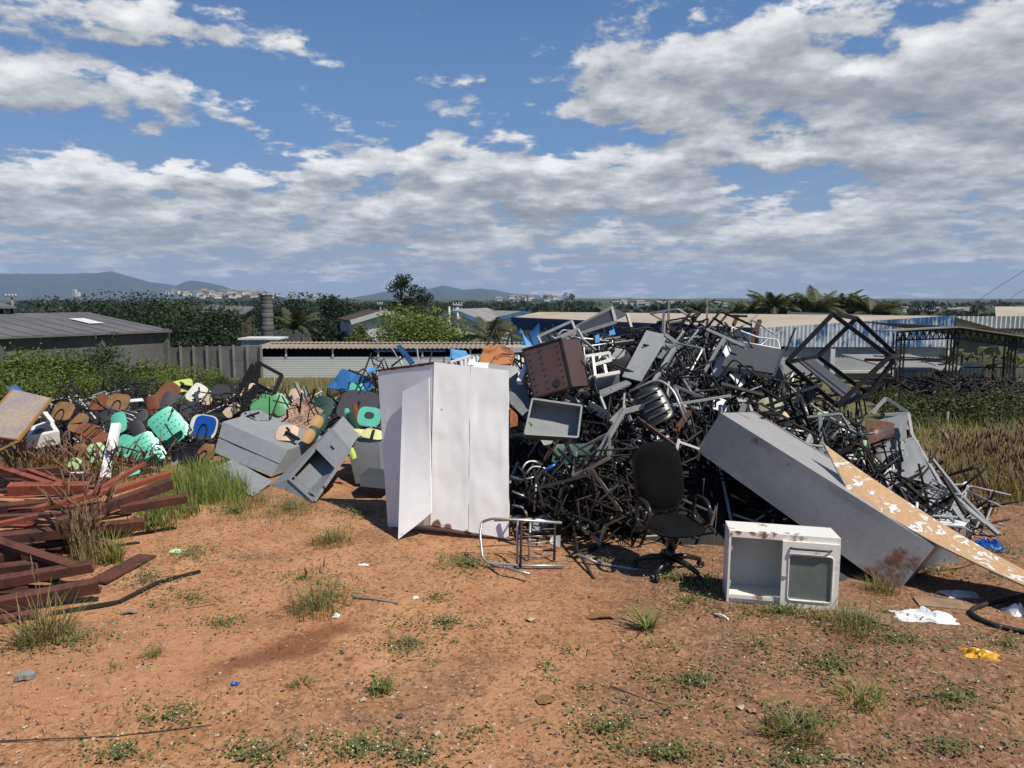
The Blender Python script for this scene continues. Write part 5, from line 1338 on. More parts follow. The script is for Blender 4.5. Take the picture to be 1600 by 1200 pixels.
desk_like('steel_desk', 'small grey steel desk panel above the black chair shell in the heap', [(938, 620, 7.5), (986, 598, 7.6), (978, 594, 7.8), (936, 610, 7.8)], .016, M['greytin'], [[(938, 620, 7.5), (946, 640, 7.4)]], .012, [(938, 621, 7.5), (984, 603, 7.6), (984, 598, 7.6), (938, 616, 7.5)])
tubes('stripped_chair', 'white square tube chair frame beside the brown oven box', 'chair frame', [[(913, 557, 7.9), (952, 551, 8.0), (955, 562, 8.0), (928, 570, 7.9)], [(926, 556, 7.9), (930, 588, 7.8), (968, 581, 7.9)], [(944, 570, 7.95), (947, 583, 7.9)], [(940, 553, 8.0), (952, 564, 8.1)]], .015, M['white'], square=True)
panel('grey_sheet', 'grey shaded panel hanging below the white square frame', 'panel', [(928, 608, 7.9), (968, 604, 8.0), (968, 584, 7.95), (930, 590, 7.85)], .01, M['greytin2'])
tubes('window_surround', 'pale metal window frame lying behind the brown oven box', 'frame', [[(840, 526, 8.8), (893, 502, 8.9), (900, 519, 8.8), (847, 540, 8.7), (840, 526, 8.8)], [(866, 530, 8.6), (902, 514, 8.7), (912, 532, 8.6)], [(896, 527, 8.5), (912, 532, 8.4), (931, 548, 8.3)]], .014, M['greytube'], square=True)
tubes('arched_hose', 'thin pale hose arching over the front of the brown oven box', 'hose', [[(862, 525, 7.95), (872, 532, 7.85), (873, 548, 7.8), (866, 562, 7.85), (858, 569, 7.9)]], .006, M['white'], round_=.05)
tubes('black_stand', 'black folded stand frame above the orange rusted sheets', 'frame', [[(748, 566, 8.9), (774, 512, 9.2), (798, 518, 9.4), (804, 566, 9.1)], [(774, 512, 9.2), (787, 556, 8.9)], [(798, 518, 9.4), (788, 550, 9.1)], [(756, 556, 9.3), (788, 520, 9.5)]], .014, M['rustblack'])
def oven():
    root = thing('oven_box', 'brown rusted steel oven box tilted on the left of the heap', 'oven', P(835, 621, 7.7))
    f = [(835, 622, 7.55), (893, 604, 7.45), (877, 529, 7.75), (817, 547, 7.9)]; k = P(924, 604, 7.75) - P(893, 604, 7.45)
    c = [P(*p) for p in f]; b = MB(); b.hexa(c + [p + k * 1.0 + Vector((0, .12, 0)) for p in c], 0, 10, .008, 4); b.build('body', M['oven'], root)
    nf = (c[1] - c[0]).cross(c[3] - c[0]).normalized(); ps = c[1].lerp(c[2], .5)
    b = MB(); 
    for (p, q) in ((0, 1), (1, 2), (2, 3), (3, 0)): b.bar(c[p] + nf * .006, c[q] + nf * .006, .022, .014, nf)
    b.build('front_rim', M['rustblack'], root)
    for (u, v) in ((.66, .15),):
        cc = c[0].lerp(c[1], u).lerp(c[3].lerp(c[2], u), v); b = MB(); S = 14; r = .045 if v < .3 else .06; ux, uz = (c[1] - c[0]).normalized(), (c[3] - c[0]).normalized()
        b.v.append(tuple(cc + nf * .011)); [b.v.append(tuple(cc + nf * .011 + (ux * math.cos(6.283 * i / S) + uz * math.sin(6.283 * i / S) * (1.5 if v > .3 else 1)) * r)) for i in range(S)]
        [b.face((0, 1 + i, 1 + (i + 1) % S)) for i in range(S)]; b.build('burnt_hole', M['dark'], root)
    b = MB()
    for i in range(7):
        for u in (.12, .42, .86):
            cc = c[0].lerp(c[1], u).lerp(c[3].lerp(c[2], u), .1 + .13 * i); b.tube([cc, cc + nf * .014], .007, 0, 6)
    b.build('rivet', M['rustblack'], root); rel(root)
oven()
M['darktin2'] = paint('mid_grey_sheet', (.14, .145, .15), .2, .45, scale=1.6, dirt=.4)  # darker grey paint of a bent sheet and a steel box
def tray(name, label, pts, depth, mat, lip=.02, cat='drawer'):
    """open shallow metal box facing the viewer: pts bl br tr tl"""
    root = thing(name, label, cat, P(*pts[0])); c = [P(*p) for p in pts]; nf = (c[1] - c[0]).cross(c[3] - c[0]).normalized(); bk = [p - nf * depth for p in c]
    b = MB(); b.sheet(bk, 0, 8, .012, 3); b.build('back', mat, root); b = MB()
    for i in range(4): j = (i + 1) % 4; b.sheet([c[i], c[j], bk[j], bk[i]], 0, 4, .004, i)
    b.build('side', mat, root); b = MB(); [b.bar(c[i], c[(i + 1) % 4], lip, .012, nf) for i in range(4)]; b.build('lip', mat, root); rel(root); return root
tray('metal_tray', 'grey open fronted steel box below the brown oven box', [(820, 678, 7.2), (903, 683, 7.2), (909, 634, 7.35), (832, 623, 7.4)], .16, M['greytin'], cat='box')
tray('metal_tray', 'silver steel tray standing in the grass left of the grey cabinet', [(268, 742, 9.7), (318, 742, 9.6), (320, 694, 9.9), (268, 694, 9.95)], .05, M['greytin'], cat='tray')
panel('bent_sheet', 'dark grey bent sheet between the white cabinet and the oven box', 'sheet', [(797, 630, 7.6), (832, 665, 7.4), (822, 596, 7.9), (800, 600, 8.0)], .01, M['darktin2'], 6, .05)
panel('grey_sheet', 'flat grey panel peeping over the top of the white cabinet', 'panel', [(764, 600, 8.0), (808, 612, 8.0), (810, 573, 8.2), (763, 568, 8.2)], .01, M['greytin'])
panel('orange_sheet', 'orange rusted sheet tilted behind the white cabinet, left one', 'sheet', [(748, 566, 8.6), (775, 570, 8.5), (785, 538, 9.0), (757, 540, 9.0)], .008, M['rustbright'], 6, .03)
panel('orange_sheet', 'orange rusted sheet with rough foam face, right of the other', 'sheet', [(766, 570, 8.4), (800, 568, 8.4), (804, 546, 8.9), (783, 544, 8.9)], .02, M['rustbright'], 6, .03)
panel('rusty_sheet', 'orange rust flake sheet in the gap beside the white cabinet', 'sheet', [(797, 668, 7.4), (808, 665, 7.4), (808, 640, 7.6), (797, 636, 7.6)], .02, M['rustbright'], 4, .03)
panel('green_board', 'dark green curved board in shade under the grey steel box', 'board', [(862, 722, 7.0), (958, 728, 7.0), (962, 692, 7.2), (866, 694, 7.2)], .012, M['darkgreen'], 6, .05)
panel('green_sheet', 'mid green sheet lit in patches behind the tangled legs', 'sheet', [(884, 762, 7.15), (968, 764, 7.2), (962, 726, 7.3), (892, 724, 7.3)], .01, M['dullgreen'], 6, .04)
panel('pale_board', 'pale grey board standing behind the tangled legs, larger one', 'board', [(880, 812, 7.0), (968, 808, 7.1), (932, 738, 7.25), (900, 770, 7.2)], .012, M['greytin'], 4, .006)
panel('pale_board', 'small pale grey board low beside the white cabinet', 'board', [(830, 835, 6.7), (868, 815, 6.8), (862, 800, 6.85), (834, 808, 6.85)], .012, M['greytin'], 4, .006)
panel('pale_board', 'pale chip of board at the foot of the wire rack', 'board', [(858, 848, 6.3), (875, 856, 6.3), (876, 836, 6.35), (862, 838, 6.35)], .01, M['greytin'], 3, .004)
b = MB(); b.tube([P(846, 738, 6.8), P(875, 722, 6.85)], .018, 0, 8); tag(b.build('blue_tube', M['blue'], None, P(860, 730, 6.8)), 'short blue plastic tube sticking out of the heap', 'tube')
tubes('brown_bar', 'rusty brown bar slanting down left of the green board', 'bar', [[(855, 697, 6.9), (907, 752, 6.75)]], .012, M['rustblack'], square=True)
tubes('red_bar', 'short rusty red bar in the middle of the heap', 'bar', [[(1054, 675, 7.0), (1078, 643, 7.2)]], .02, M['rust'], square=True)
tubes('red_bar', 'long rusty red bar left of the office chair back', 'bar', [[(998, 655, 7.1), (1062, 702, 6.8)]], .016, M['rust'], square=True)
tubes('curled_tubes', 'bunch of pale chrome looped chair tubes beside the white cabinet', 'tubes', [[(815, 735, 6.9), (822, 722, 6.95), (836, 720, 7.0), (850, 730, 6.95), (845, 750, 6.9)], [(822, 740, 6.85), (832, 728, 6.9), (855, 732, 6.9), (846, 760, 6.8)], [(798, 745, 6.9), (818, 750, 6.85), (840, 744, 6.85)], [(800, 768, 6.8), (826, 778, 6.75)], [(800, 790, 6.75), (818, 792, 6.7), (826, 812, 6.65)], [(798, 810, 6.7), (815, 806, 6.7)], [(838, 746, 6.8), (835, 800, 6.7)]], .0115, M['chrome'], round_=.05)
def chair_shell():
    root = thing('chair_shell', 'black slatted plastic chair shell lying face up in the heap', 'chair', P(1020, 640, 7.2)); fr = frame_at(P(1022, 632, 7.1), -28, -25, -15)
    b = MB(); b.pad(.34, .40, .02, fr, 4, .06, n=28); b.build('seat', M['blackplast'], root)
    for i in range(4): b = MB(); b.box((-.0, -.02, -.12 + .08 * i), (.24, .012, .016), fr); b.build('slat', M['charcoal'], root)
    b = MB(); b.tube([fr @ Vector(p) for p in ((.2, .0, -.3), (.24, 0, .05), (.16, .02, .24), (-.16, .02, .24))], .014, 0, 7, round_=.1); b.build('frame', M['chrome'], root); rel(root)
chair_shell()
# ------------------------------------------------------------------ right foot of the heap
panel('bent_grey_sheet', 'large bent grey sheet on the right shoulder of the heap, upper one', 'sheet', [(1372, 745, 7.6), (1408, 742, 7.5), (1418, 648, 8.2), (1368, 660, 8.3)], .008, M['greytin'], 8, .06, 3)
panel('bent_grey_sheet', 'large bent grey sheet sloping down the right side of the heap', 'sheet', [(1408, 745, 7.3), (1468, 758, 7.1), (1430, 686, 7.7), (1410, 692, 7.7)], .008, M['greytin'], 8, .05, 5)
panel('bent_grey_sheet', 'low grey sheet flattened at the right foot of the heap', 'sheet', [(1445, 800, 6.8), (1510, 815, 6.7), (1488, 772, 7.1), (1440, 765, 7.1)], .008, M['greytin'], 6, .04, 7)
tubes('angle_iron', 'grey angle iron frame peaked at the upper right of the heap', 'frame', [[(1362, 646, 8.0), (1384, 622, 8.1), (1419, 645, 8.0), (1408, 690, 7.8)], [(1419, 645, 8.0), (1425, 680, 7.8), (1470, 757, 7.1), (1560, 836, 6.3)], [(1412, 690, 7.7), (1428, 685, 7.75)], [(1410, 690, 7.7), (1408, 745, 7.4)], [(1382, 648, 8.0), (1419, 646, 8.0)]], .015, M['greytube'], square=True)
tubes('angle_strip', 'long pale green angle strip sloping to the ground on the right', 'strip', [[(1455, 715, 7.5), (1500, 772, 7.0), (1562, 836, 6.3)]], .014, M['greytin'], square=True)
tubes('wire_strip', 'thin bent metal strip sloping beside the pale green strip', 'strip', [[(1440, 752, 7.2), (1490, 778, 6.9), (1540, 820, 6.4)]], .010, M['greytube'], square=True)
tray('grey_bin', 'grey steel bin tipped over at the right foot of the heap', [(1480, 780, 7.2), (1506, 786, 7.2), (1512, 757, 7.4), (1478, 758, 7.4)], .12, M['greytin'], cat='bin')
panel('rusty_sheet', 'rusty brown sheet standing out of the heap at the right', 'sheet', [(1358, 702, 7.5), (1395, 686, 7.5), (1398, 662, 7.7), (1352, 656, 7.7)], .01, M['rust'], 6, .03, 2)
panel('rusty_sheet', 'low brown rusted plate beside the bent grey sheet', 'sheet', [(1370, 690, 7.3), (1398, 678, 7.3), (1396, 665, 7.4), (1366, 672, 7.4)], .008, M['oven'], 4, .02, 4)
tubes('grey_bars', 'pair of pale bars lying together on the right slope', 'bars', [[(1362, 760, 6.8), (1400, 735, 7.1)], [(1378, 772, 6.7), (1404, 754, 6.9)], [(1384, 776, 6.68), (1410, 758, 6.88)]], .012, M['greytube'], square=True)
tubes('brown_bars', 'brown rusted bars fanned out on the right slope', 'bars', [[(1398, 760, 6.8), (1440, 795, 6.5)], [(1408, 750, 6.9), (1448, 785, 6.6)], [(1390, 770, 6.7), (1426, 808, 6.4)]], .017, M['rustblack'], square=True)
tubes('black_rod', 'straight black rod sticking out to the right, upper one', 'rod', [[(1398, 760, 6.7), (1438, 740, 7.0)]], .012, M['black'], square=True)
tubes('black_rod', 'straight black rod sticking out to the right, lower one', 'rod', [[(1432, 816, 6.3), (1488, 782, 6.7)]], .013, M['black'], square=True)
tubes('white_stub', 'short upright white post in the debris on the right', 'post', [[(1431, 815, 6.4), (1433, 785, 6.5)]], .012, M['whitetube'])
tubes('white_hook', 'white bent tube hook on the right slope', 'tube', [[(1410, 800, 6.5), (1396, 795, 6.5), (1396, 782, 6.55), (1402, 776, 6.6)]], .010, M['whitetube'], round_=.04)
def broken_table():
    root = thing('broken_table', 'broken small white topped table behind the chipboard sheet', 'table', P(1495, 850, 6.3)); q = [P(*p) for p in ((1455, 818, 6.4), (1505, 822, 6.3), (1515, 812, 6.8), (1470, 808, 6.9))]
    b = MB(); b.hexa([p - Vector((0, 0, .015)) for p in q] + q, 0, 4, .01); b.build('top', M['white'], root)
    for p in ((1494, 822, 6.35), (1512, 816, 6.7)): a = P(*p); b = MB(); b.bar((a.x, a.y, -.02), a - Vector((0, 0, .016)), .03, .03, (0, 1, 0)); b.build('leg', M['white'], root)
    b = MB(); a, c = P(1500, 824, 6.4), P(1520, 826, 6.6); b.hexa([Vector((a.x, a.y, 0)), Vector((c.x, c.y, 0)), c, a, Vector((a.x, a.y + .02, 0)), Vector((c.x, c.y + .02, 0)), c + Vector((0, .02, 0)), a + Vector((0, .02, 0))]); b.build('side_panel', M['greywood'], root); rel(root)
broken_table()
panel('white_plank', 'white painted plank lying on the ground at the far right', 'plank', [(1545, 832, 8.0), (1600, 838, 7.8), (1600, 828, 8.1), (1548, 822, 8.3)], .02, M['white'], 3, .01)
panel('kerb_slab', 'dark weathered plank leaning behind the white plank', 'plank', [(1490, 795, 8.3), (1560, 798, 8.2), (1560, 790, 8.5), (1490, 787, 8.6)], .04, M['greywood'], 3, .01)

def speckle():
    m, t, b, pos = new_mat('speckled_rust_board'); ob = t.n.new('ShaderNodeTexCoord').outputs['Object']; f = t.noise(ob, 38, 4, .7); n = t.noise(ob, 3, 4, .6)
    c = t.mix(t.ss(f, .46, .56), (.13, .065, .04), (.36, .24, .17)); c = t.mix(t.ss(n, .55, .66), c, (.10, .05, .035)); t.l.new(c, b.inputs['Base Color']); b.inputs['Roughness'].default_value = .8
    return m
M['speckle'] = speckle()
# ------------------------------------------------------------------ left heap: cabinets and desks
def grey_cabinet():
    root = thing('grey_cabinet', 'grey steel cabinet lying on its side among the school chairs', 'cabinet', P(424, 744, 9.0))
    f = [P(335, 707, 9.35), P(424, 745, 8.9), P(450, 703, 9.1), P(348, 659, 9.6)]; k = P(400, 663, 10.3) - P(348, 659, 9.6); k = Vector((.32, .55, .06))
    b = MB(); b.hexa(f + [p + k for p in f], 0, 10, .008, 6, 2); b.build('body', M['greytin'], root)
    nf = (f[1] - f[0]).cross(f[3] - f[0]).normalized(); a, c = f[0].lerp(f[3], .5) + nf * .002, f[1].lerp(f[2], .48) + nf * .002; b = MB(); b.bar(a, c, .004, .012, nf); b.build('seam', M['darktin'], root); rel(root)
grey_cabinet()
def tipped_desk():
    root = thing('pedestal_desk', 'grey steel pedestal desk tipped on its side with its drawer side up', 'desk', P(452, 748, 8.5))
    a, bq, c, e = P(519, 671, 8.9), P(452, 748, 8.45), P(491, 783, 7.86), P(546, 703, 8.45); k = P(536, 650, 9.5) - a; k2 = P(424, 757, 8.62) - bq
    # front opening is bordered by a frame; bl=c? order bl br tr tl = bq c e a
    F = [bq, c, e, a]; nf = (F[1] - F[0]).cross(F[3] - F[0]).normalized()
    if nf.y > 0: nf = -nf
    b = MB(); K = [F[0] + k2, F[1] + k2, F[2] + k, F[3] + k]
    for q in ((F[3], F[0], K[0], K[3]), (F[0], F[1], K[1], K[0]), (F[1], F[2], K[2], K[1]), (F[2], F[3], K[3], K[2]), (K[0], K[1], K[2], K[3])): b.sheet(q, 0, 8, .006, 2)
    b.build('body', M['greytin2'], root)
    b = MB()
    for p, q in ((0, 1), (1, 2), (2, 3), (3, 0)): b.bar(F[p], F[q], .03, .03, nf)
    b.bar(F[0].lerp(F[3], .62), F[1].lerp(F[2], .62), .025, .03, nf); b.bar(F[0].lerp(F[3], .04) + k * .1, F[1].lerp(F[2], .04) + k * .1, .02, .03, nf); b.build('front_rail', M['greytin'], root)
    q = [F[0].lerp(F[3], .635), F[1].lerp(F[2], .635), F[1].lerp(F[2], .99), F[0].lerp(F[3], .99)]; b = MB(); b.hexa([p + nf * .012 for p in q] + [p - nf * .01 for p in q], 0, 5, .003); d = b.build('drawer_front', M['greytin'], root)
    cc = sum(q, Vector()) / 4 + nf * .022; u = (q[1] - q[0]).normalized(); b = MB(); b.bar(cc - u * .05, cc + u * .05, .012, .014, nf); b.build('handle', M['blackplast'], d); rel(root)
tipped_desk()
panel('grey_sheet', 'pale grey sheet half buried in grass below the lying grey cabinet', 'sheet', [(318, 738, 8.8), (395, 775, 8.14), (426, 752, 8.6), (362, 718, 9.2)], .01, M['greytin'], 6, .03, 3)
panel('beige_board', 'beige board end leaning on the lying grey cabinet', 'board', [(312, 728, 9.3), (329, 728, 9.25), (334, 694, 9.5), (322, 694, 9.5)], .02, M['wood'], 3, .0)
panel('speckled_board', 'rust speckled brown board leaning behind the tipped desk', 'board', [(436, 656, 10.0), (478, 677, 9.9), (506, 641, 10.4), (464, 620, 10.5)], .02, M['speckle'], 6, .01)
def dark_boxes():
    for (f, k, lab, mk) in (([(556, 757, 8.6), (596, 742, 8.5), (592, 692, 8.9), (541, 692, 9.0)], (.12, .4, .05), 'dark grey steel box beside the left edge of the white cabinet', 'darktin2'), ([(563, 760, 8.0), (604, 764, 8.0), (603, 747, 8.2), (562, 743, 8.2)], (.05, .3, .02), 'dark purple grey padded block at the foot of the white cabinet', 'charcoal')):
        c = [P(*p) for p in f]; b = MB(); b.hexa(c + [p + Vector(k) for p in c], 0, 6, .012, 3); tag(b.build('steel_box', M[mk], None, c[0]), lab, 'box')
dark_boxes()

M['ochredull'] = plastic('faded_orange_edge', (.34, .17, .05), .5)
def peeling_board():
    m, t, b, pos = new_mat('peeling_grey_laminate'); ob = t.n.new('ShaderNodeTexCoord').outputs['Object']; n = t.noise(ob, 2.2, 7, .65); f = t.noise(t.v('MULTIPLY', ob, (1, 1, 1)), 25, 5, .7, 1.)
    c = t.mix(t.ss(n, .42, .58), t.ramp(f, [(.35, (.22, .17, .16)), (.65, (.33, .28, .26))]), t.ramp(f, [(.35, (.27, .21, .15)), (.65, (.38, .31, .23))])); t.l.new(c, b.inputs['Base Color']); b.inputs['Roughness'].default_value = .85; t.l.new(t.bump(f, .4, .01), b.inputs['Normal'])
    root = thing('peeling_table', 'peeling grey and tan table top with orange edges at the far left', 'table', P(40, 660, 8.6)); q = [P(-40, 678, 8.2), P(27, 688, 8.0), P(80, 622, 8.9), P(20, 608, 9.2)]; nr = (q[1] - q[0]).cross(q[3] - q[0]).normalized()
    b_ = MB(); b_.hexa(q + [p - nr * .02 for p in q], 0, 6, .01); b_.build('board', m, root)
    for (i, j) in ((1, 2), (3, 0), (0, 1)): b_ = MB(); b_.bar(q[i] - nr * .008, q[j] - nr * .008, .024, .032, nr); b_.build('edge_band', M['ochredull'] if (i, j) != (0, 1) else M['rust'], root)
    b_ = MB(); b_.bar(q[1] + Vector((0, 0, -.01)), P(-10, 708, 8.0), .022, .026); b_.build('leg', M['ochre'], root); rel(root)
peeling_board()
def white_box():
    root = thing('white_appliance', 'white plastic appliance casing with dark inset beside the peeling table top', 'appliance', P(60, 680, 9.0)); q = [P(40, 684, 8.9), P(93, 674, 8.9), P(80, 655, 9.3), P(52, 665, 9.4)]; b = MB(); b.hexa([p - Vector((0, 0, .16)) for p in q] + q, 0, 2); b.build('casing', M['white'], root)
    c = sum(q, Vector()) / 4; r = [c + (p - c) * .66 + Vector((0, 0, .006)) for p in q]; b = MB(); b.hexa([p - Vector((0, 0, .004)) for p in r] + r); b.build('inset', M['charcoal'], root)
    b = MB(); b.bar(P(70, 645, 9.4), P(82, 660, 9.2), .05, .03); b.build('arm', M['white'], root); rel(root)
white_box()

def chair_plates():
    """loose seats and backs of school chairs: (px, py, dist, w px, h px, roll, tilt, yaw, material, label, style)"""
    L = [(97, 642, 9.6, 32, 25, 8, -35, 0, 'ply', 'brown plywood seat with wire loop beside the peeling table top', 'loop'),
         (122, 660, 9.6, 20, 30, 40, -25, 20, 'ply', 'brown plywood seat edge tucked under the looped one', ''),
         (155, 629, 10.4, 26, 26, 35, -30, 0, 'plyred', 'red brown pointed plywood seat, left of a pair', ''),
         (185, 628, 10.3, 34, 23, 6, -35, 0, 'ply', 'ochre brown plywood seat with wire loop, right of a pair', 'loop'),
         (259, 618, 10.8, 30, 42, 35, -25, 10, 'plyred', 'tall red brown plywood back below the yellow seat', ''),
         (265, 628, 10.5, 24, 30, 20, -20, 25, 'charcoal', 'dark seat leaning in front of the tall red brown back', ''),
         (238, 632, 10.6, 20, 28, -20, -20, 0, 'plyred', 'small red brown seat left of the tall red brown back', ''),
         (140, 672, 9.3, 46, 14, 14, -50, 0, 'plyred', 'stacked red brown seats lying flat, upper one', ''),
         (148, 682, 9.2, 46, 14, 10, -50, 0, 'plyred', 'stacked red brown seats lying flat, lower one', ''),
         (127, 707, 8.9, 20, 27, -8, -15, 30, 'ply', 'brown plywood seat standing in dry grass before the green shells', ''),
         (284, 603, 11.2, 33, 18, -12, -35, 0, 'lime', 'bright yellow green seat with notch at the back of the heap', 'bracket'),
         (307, 614, 11.0, 28, 27, 30, -30, 0, 'cream', 'cream round seat right of the yellow green seat', 'bracket'),
         (322, 625, 10.7, 16, 14, 10, -20, 0, 'beige', 'small pinkish tan seat below the cream one', ''),
         (260, 661, 9.6, 44, 40, -38, -28, 12, 'mint', 'mint green perforated chair back, larger of two', 'holes'),
         (224, 697, 9.1, 40, 36, -30, -28, 12, 'mint', 'mint green perforated chair back, lower of two', 'holes'),
         (184, 661, 9.4, 26, 32, -20, -25, -10, 'mint', 'smooth mint green seat behind the white plastic post', ''),
         (194, 697, 9.0, 24, 34, 15, -20, 10, 'mint', 'smooth mint green oval seat right of the white plastic post', ''),
         (150, 707, 8.8, 26, 28, -15, -20, 10, 'limewhite', 'pale lime scuffed seat left of the white plastic post', ''),
         (116, 724, 8.7, 20, 16, 20, -30, 0, 'limewhite', 'scuffed pale lime fragment in dry grass', ''),
         (200, 740, 8.4, 34, 8, -25, -50, 0, 'mint', 'mint green strip lying behind the red beams', ''),
         (318, 667, 9.7, 46, 36, 5, -20, -8, 'cream', 'cream rimmed seat behind the blue one', ''),
         (320, 665, 9.55, 36, 29, 8, -20, -8, 'blue', 'bright blue chair seat with a round fitting', 'loop'),
         (411, 635, 10.3, 38, 23, 8, -30, 0, 'green', 'light green chair seat beside the black bed frame', ''),
         (437, 632, 10.4, 26, 32, -25, -22, 20, 'green', 'mid green chair back right of the light green seat', ''),
         (416, 623, 10.9, 24, 12, 15, -30, 0, 'green', 'green seat edge behind the light green seat', ''),
         (394, 655, 9.9, 36, 25, -8, -25, 0, 'greyplastic', 'grey rounded seat behind the lying grey cabinet', 'bracket'),
         (448, 676, 9.4, 34, 21, 4, -45, 0, 'beige', 'peach tan seat with black bracket lying on the grey cabinet', 'bracket'),
         (505, 634, 10.5, 30, 28, 10, -22, 10, 'darkgreen', 'dark green chair back right of the speckled board', ''),
         (502, 660, 9.7, 20, 26, 30, -22, 25, 'darkgreen', 'dark green seat edge behind the upper ochre seat', ''),
         (495, 660, 9.6, 18, 22, 35, -22, 25, 'ochre', 'ochre yellow seat between speckled board and tipped desk, upper', ''),
         (482, 681, 9.3, 18, 22, 35, -22, 25, 'ochre', 'ochre yellow seat between speckled board and tipped desk, lower', ''),
         (489, 677, 9.4, 20, 22, 30, -22, 25, 'darkgreen', 'dark green seat behind the lower ochre seat', ''),
         (560, 633, 10.2, 62, 36, 10, -48, 0, 'charcoal', 'big dark grey round table top on the left of the white cabinet', 'stalk'),
         (556, 606, 10.9, 22, 16, 5, -30, 0, 'mint', 'small pale mint round seat above the dark table top', ''),
         (577, 651, 9.4, 36, 28, 8, -25, 0, 'mint', 'mint green oval seat with dark hole next to the white cabinet', 'hole'),
         (552, 660, 9.7, 12, 34, -25, -10, 30, 'darkgreen', 'dark green seat on edge left of the mint oval seat', ''),
         (546, 652, 9.8, 10, 30, -15, -10, 40, 'mint', 'thin mint seat on edge in the stack left of the mint oval', ''),
         (558, 648, 9.8, 10, 34, -5, -10, 40, 'plyred', 'brown seat on edge in the stack left of the mint oval', ''),
         (558, 676, 9.1, 34, 10, 6, -58, 0, 'paleyellow', 'pale yellow table leaf lying by the white cabinet, left one', ''),
         (582, 678, 9.0, 36, 13, 14, -55, 0, 'paleyellow', 'pale yellow table leaf lying by the white cabinet, right one', 'stalk'),
         (551, 708, 8.6, 10, 18, -15, -15, 30, 'lime', 'small yellow green seat end in front of the dark grey box', ''),
         (345, 612, 11.0, 30, 20, 15, -30, 0, 'charcoal', 'dark seat behind the blue seat', ''), (380, 600, 11.6, 26, 16, -10, -30, 0, 'charcoal', 'dark seat at the foot of the black bed frame', ''),
         (388, 610, 11.0, 14, 26, 50, -20, 20, 'beige', 'orange tan board piece inside the black bed frame', ''), (362, 640, 10.2, 18, 24, 45, -25, 0, 'beige', 'tan board piece below the black bed frame', ''),
         (462, 616, 11.0, 22, 16, 10, -30, 0, 'beige', 'tan seat peeping above the speckled board', ''), (298, 640, 10.5, 34, 22, 12, -35, 0, 'charcoal', 'dark seat above the mint perforated back', ''),
         (215, 650, 10.0, 30, 20, -12, -35, 0, 'charcoal', 'dark seat left of the mint perforated back', ''), (170, 650, 10.2, 30, 16, 5, -40, 0, 'charcoal', 'dark seat below the pair of plywood seats', ''),
         (322, 706, 9.3, 24, 22, 40, -20, 0, 'ply', 'brown seat leaning on the silver tray', 'loop'), (215, 672, 9.7, 22, 28, -30, -25, 0, 'charcoal', 'dark blue grey seat between the two mint perforated backs', ''),
         (1205, 632, 7.8, 40, 20, -12, -40, 0, 'paleyellow2', 'yellowish seat panel near the top of the big locker', ''), (1288, 650, 8.0, 20, 13, 5, -25, 0, 'limewhite', 'pale green white panel on the heap right of the locker top', ''),
         (1350, 700, 7.4, 14, 24, 10, -15, 0, 'limewhite', 'pale lime strip on the right slope of the heap', ''), (1228, 655, 7.7, 16, 22, -30, -20, 0, 'beige', 'tan board chip above the locker top', '')]
    for (px, py, d, w, h, ro, ti, ya, mk, lab, st) in L:
        p = P(px, py, d); k = d / FPX * 1.02; w, h = w * k, h * k / max(.5, math.cos(R(ti)) if abs(ti) < 46 else .62); fr = frame_at((0, 0, 0), ro, ti, ya)
        root = thing('chair_plate', lab, 'chair seat', p)
        b = MB(); b.pad(w, h, .010, fr, 3.0 + .5 * (len(lab) % 3) if st != 'holes' else 9, .04 if st == 'holes' else (.02 if w < .3 else 0), n=28, rings=4, flat=True); b.build('plate', M[mk], root)
        if st == 'holes':
            q = MB()
            for i in range(5):
                for j in range(4):
                    x, z = -w * .3 + w * .15 * i, -h * .28 + h * .19 * j; y = .04 * (2 * x / w) ** 2 - .0085
                    c = [fr @ Vector((x + a, y, z + e)) for a, e in ((-.011, -.005), (.011, -.005), (.011, .005), (-.011, .005))]; q.quad(*c)
            q.build('perforations', M['darkgreen'], root)
            q = MB(); q.pad(w * .96, h, .012, fr @ Matrix.Translation((.02, .16, -.05)) @ Euler((.1, 0, 0)).to_matrix().to_4x4(), 9, .04, n=28, rings=3, flat=True); q.build('second_plate', M[mk], root)
        if st in ('loop', 'bracket', 'stalk', 'holes'):
            q = MB()
            if st == 'loop': q.tube([fr @ Vector(v) for v in ((-w * .2, -.012, -h * .75), (-w * .18, -.014, -.02), (0, -.014, h * .12), (w * .18, -.014, -.02), (w * .2, -.012, -h * .75))], .008, 0, 6, round_=.08)
            elif st == 'bracket': q.bar(fr @ Vector((0, -.02, 0)), fr @ Vector((w * .7, -.05, -h * .5)), .05, .03); q.tube([fr @ Vector(v) for v in ((-.02, -.015, h * .3), (.06, -.02, h * .05), (-.02, -.02, -h * .2))], .01, 0, 6, round_=.05)
            elif st == 'stalk': q.bar(fr @ Vector((0, -.02, .05)), fr @ Vector((.03, -.02, -h * .55)), .03, .025)
            else: q.tube([fr @ Vector(v) for v in ((-w * .5, .03, -h * .5), (-w * .45, .1, -h * .9), (w * .45, .2, -h * .9), (w * .5, .03, -h * .5))], .011, 0, 6, round_=.05)
            q.build('bracket', M['black'], root)
        if st == 'hole':
            q = MB(); q.pad(w * .42, h * .32, .006, fr @ Matrix.Translation((0, -.012, .02)), 2.4, n=20, rings=2, flat=True); q.build('hollow', M['charcoal'], root)
M['paleyellow2'] = plastic('dull_olive_laminate', (.20, .19, .09), .5)
chair_plates()
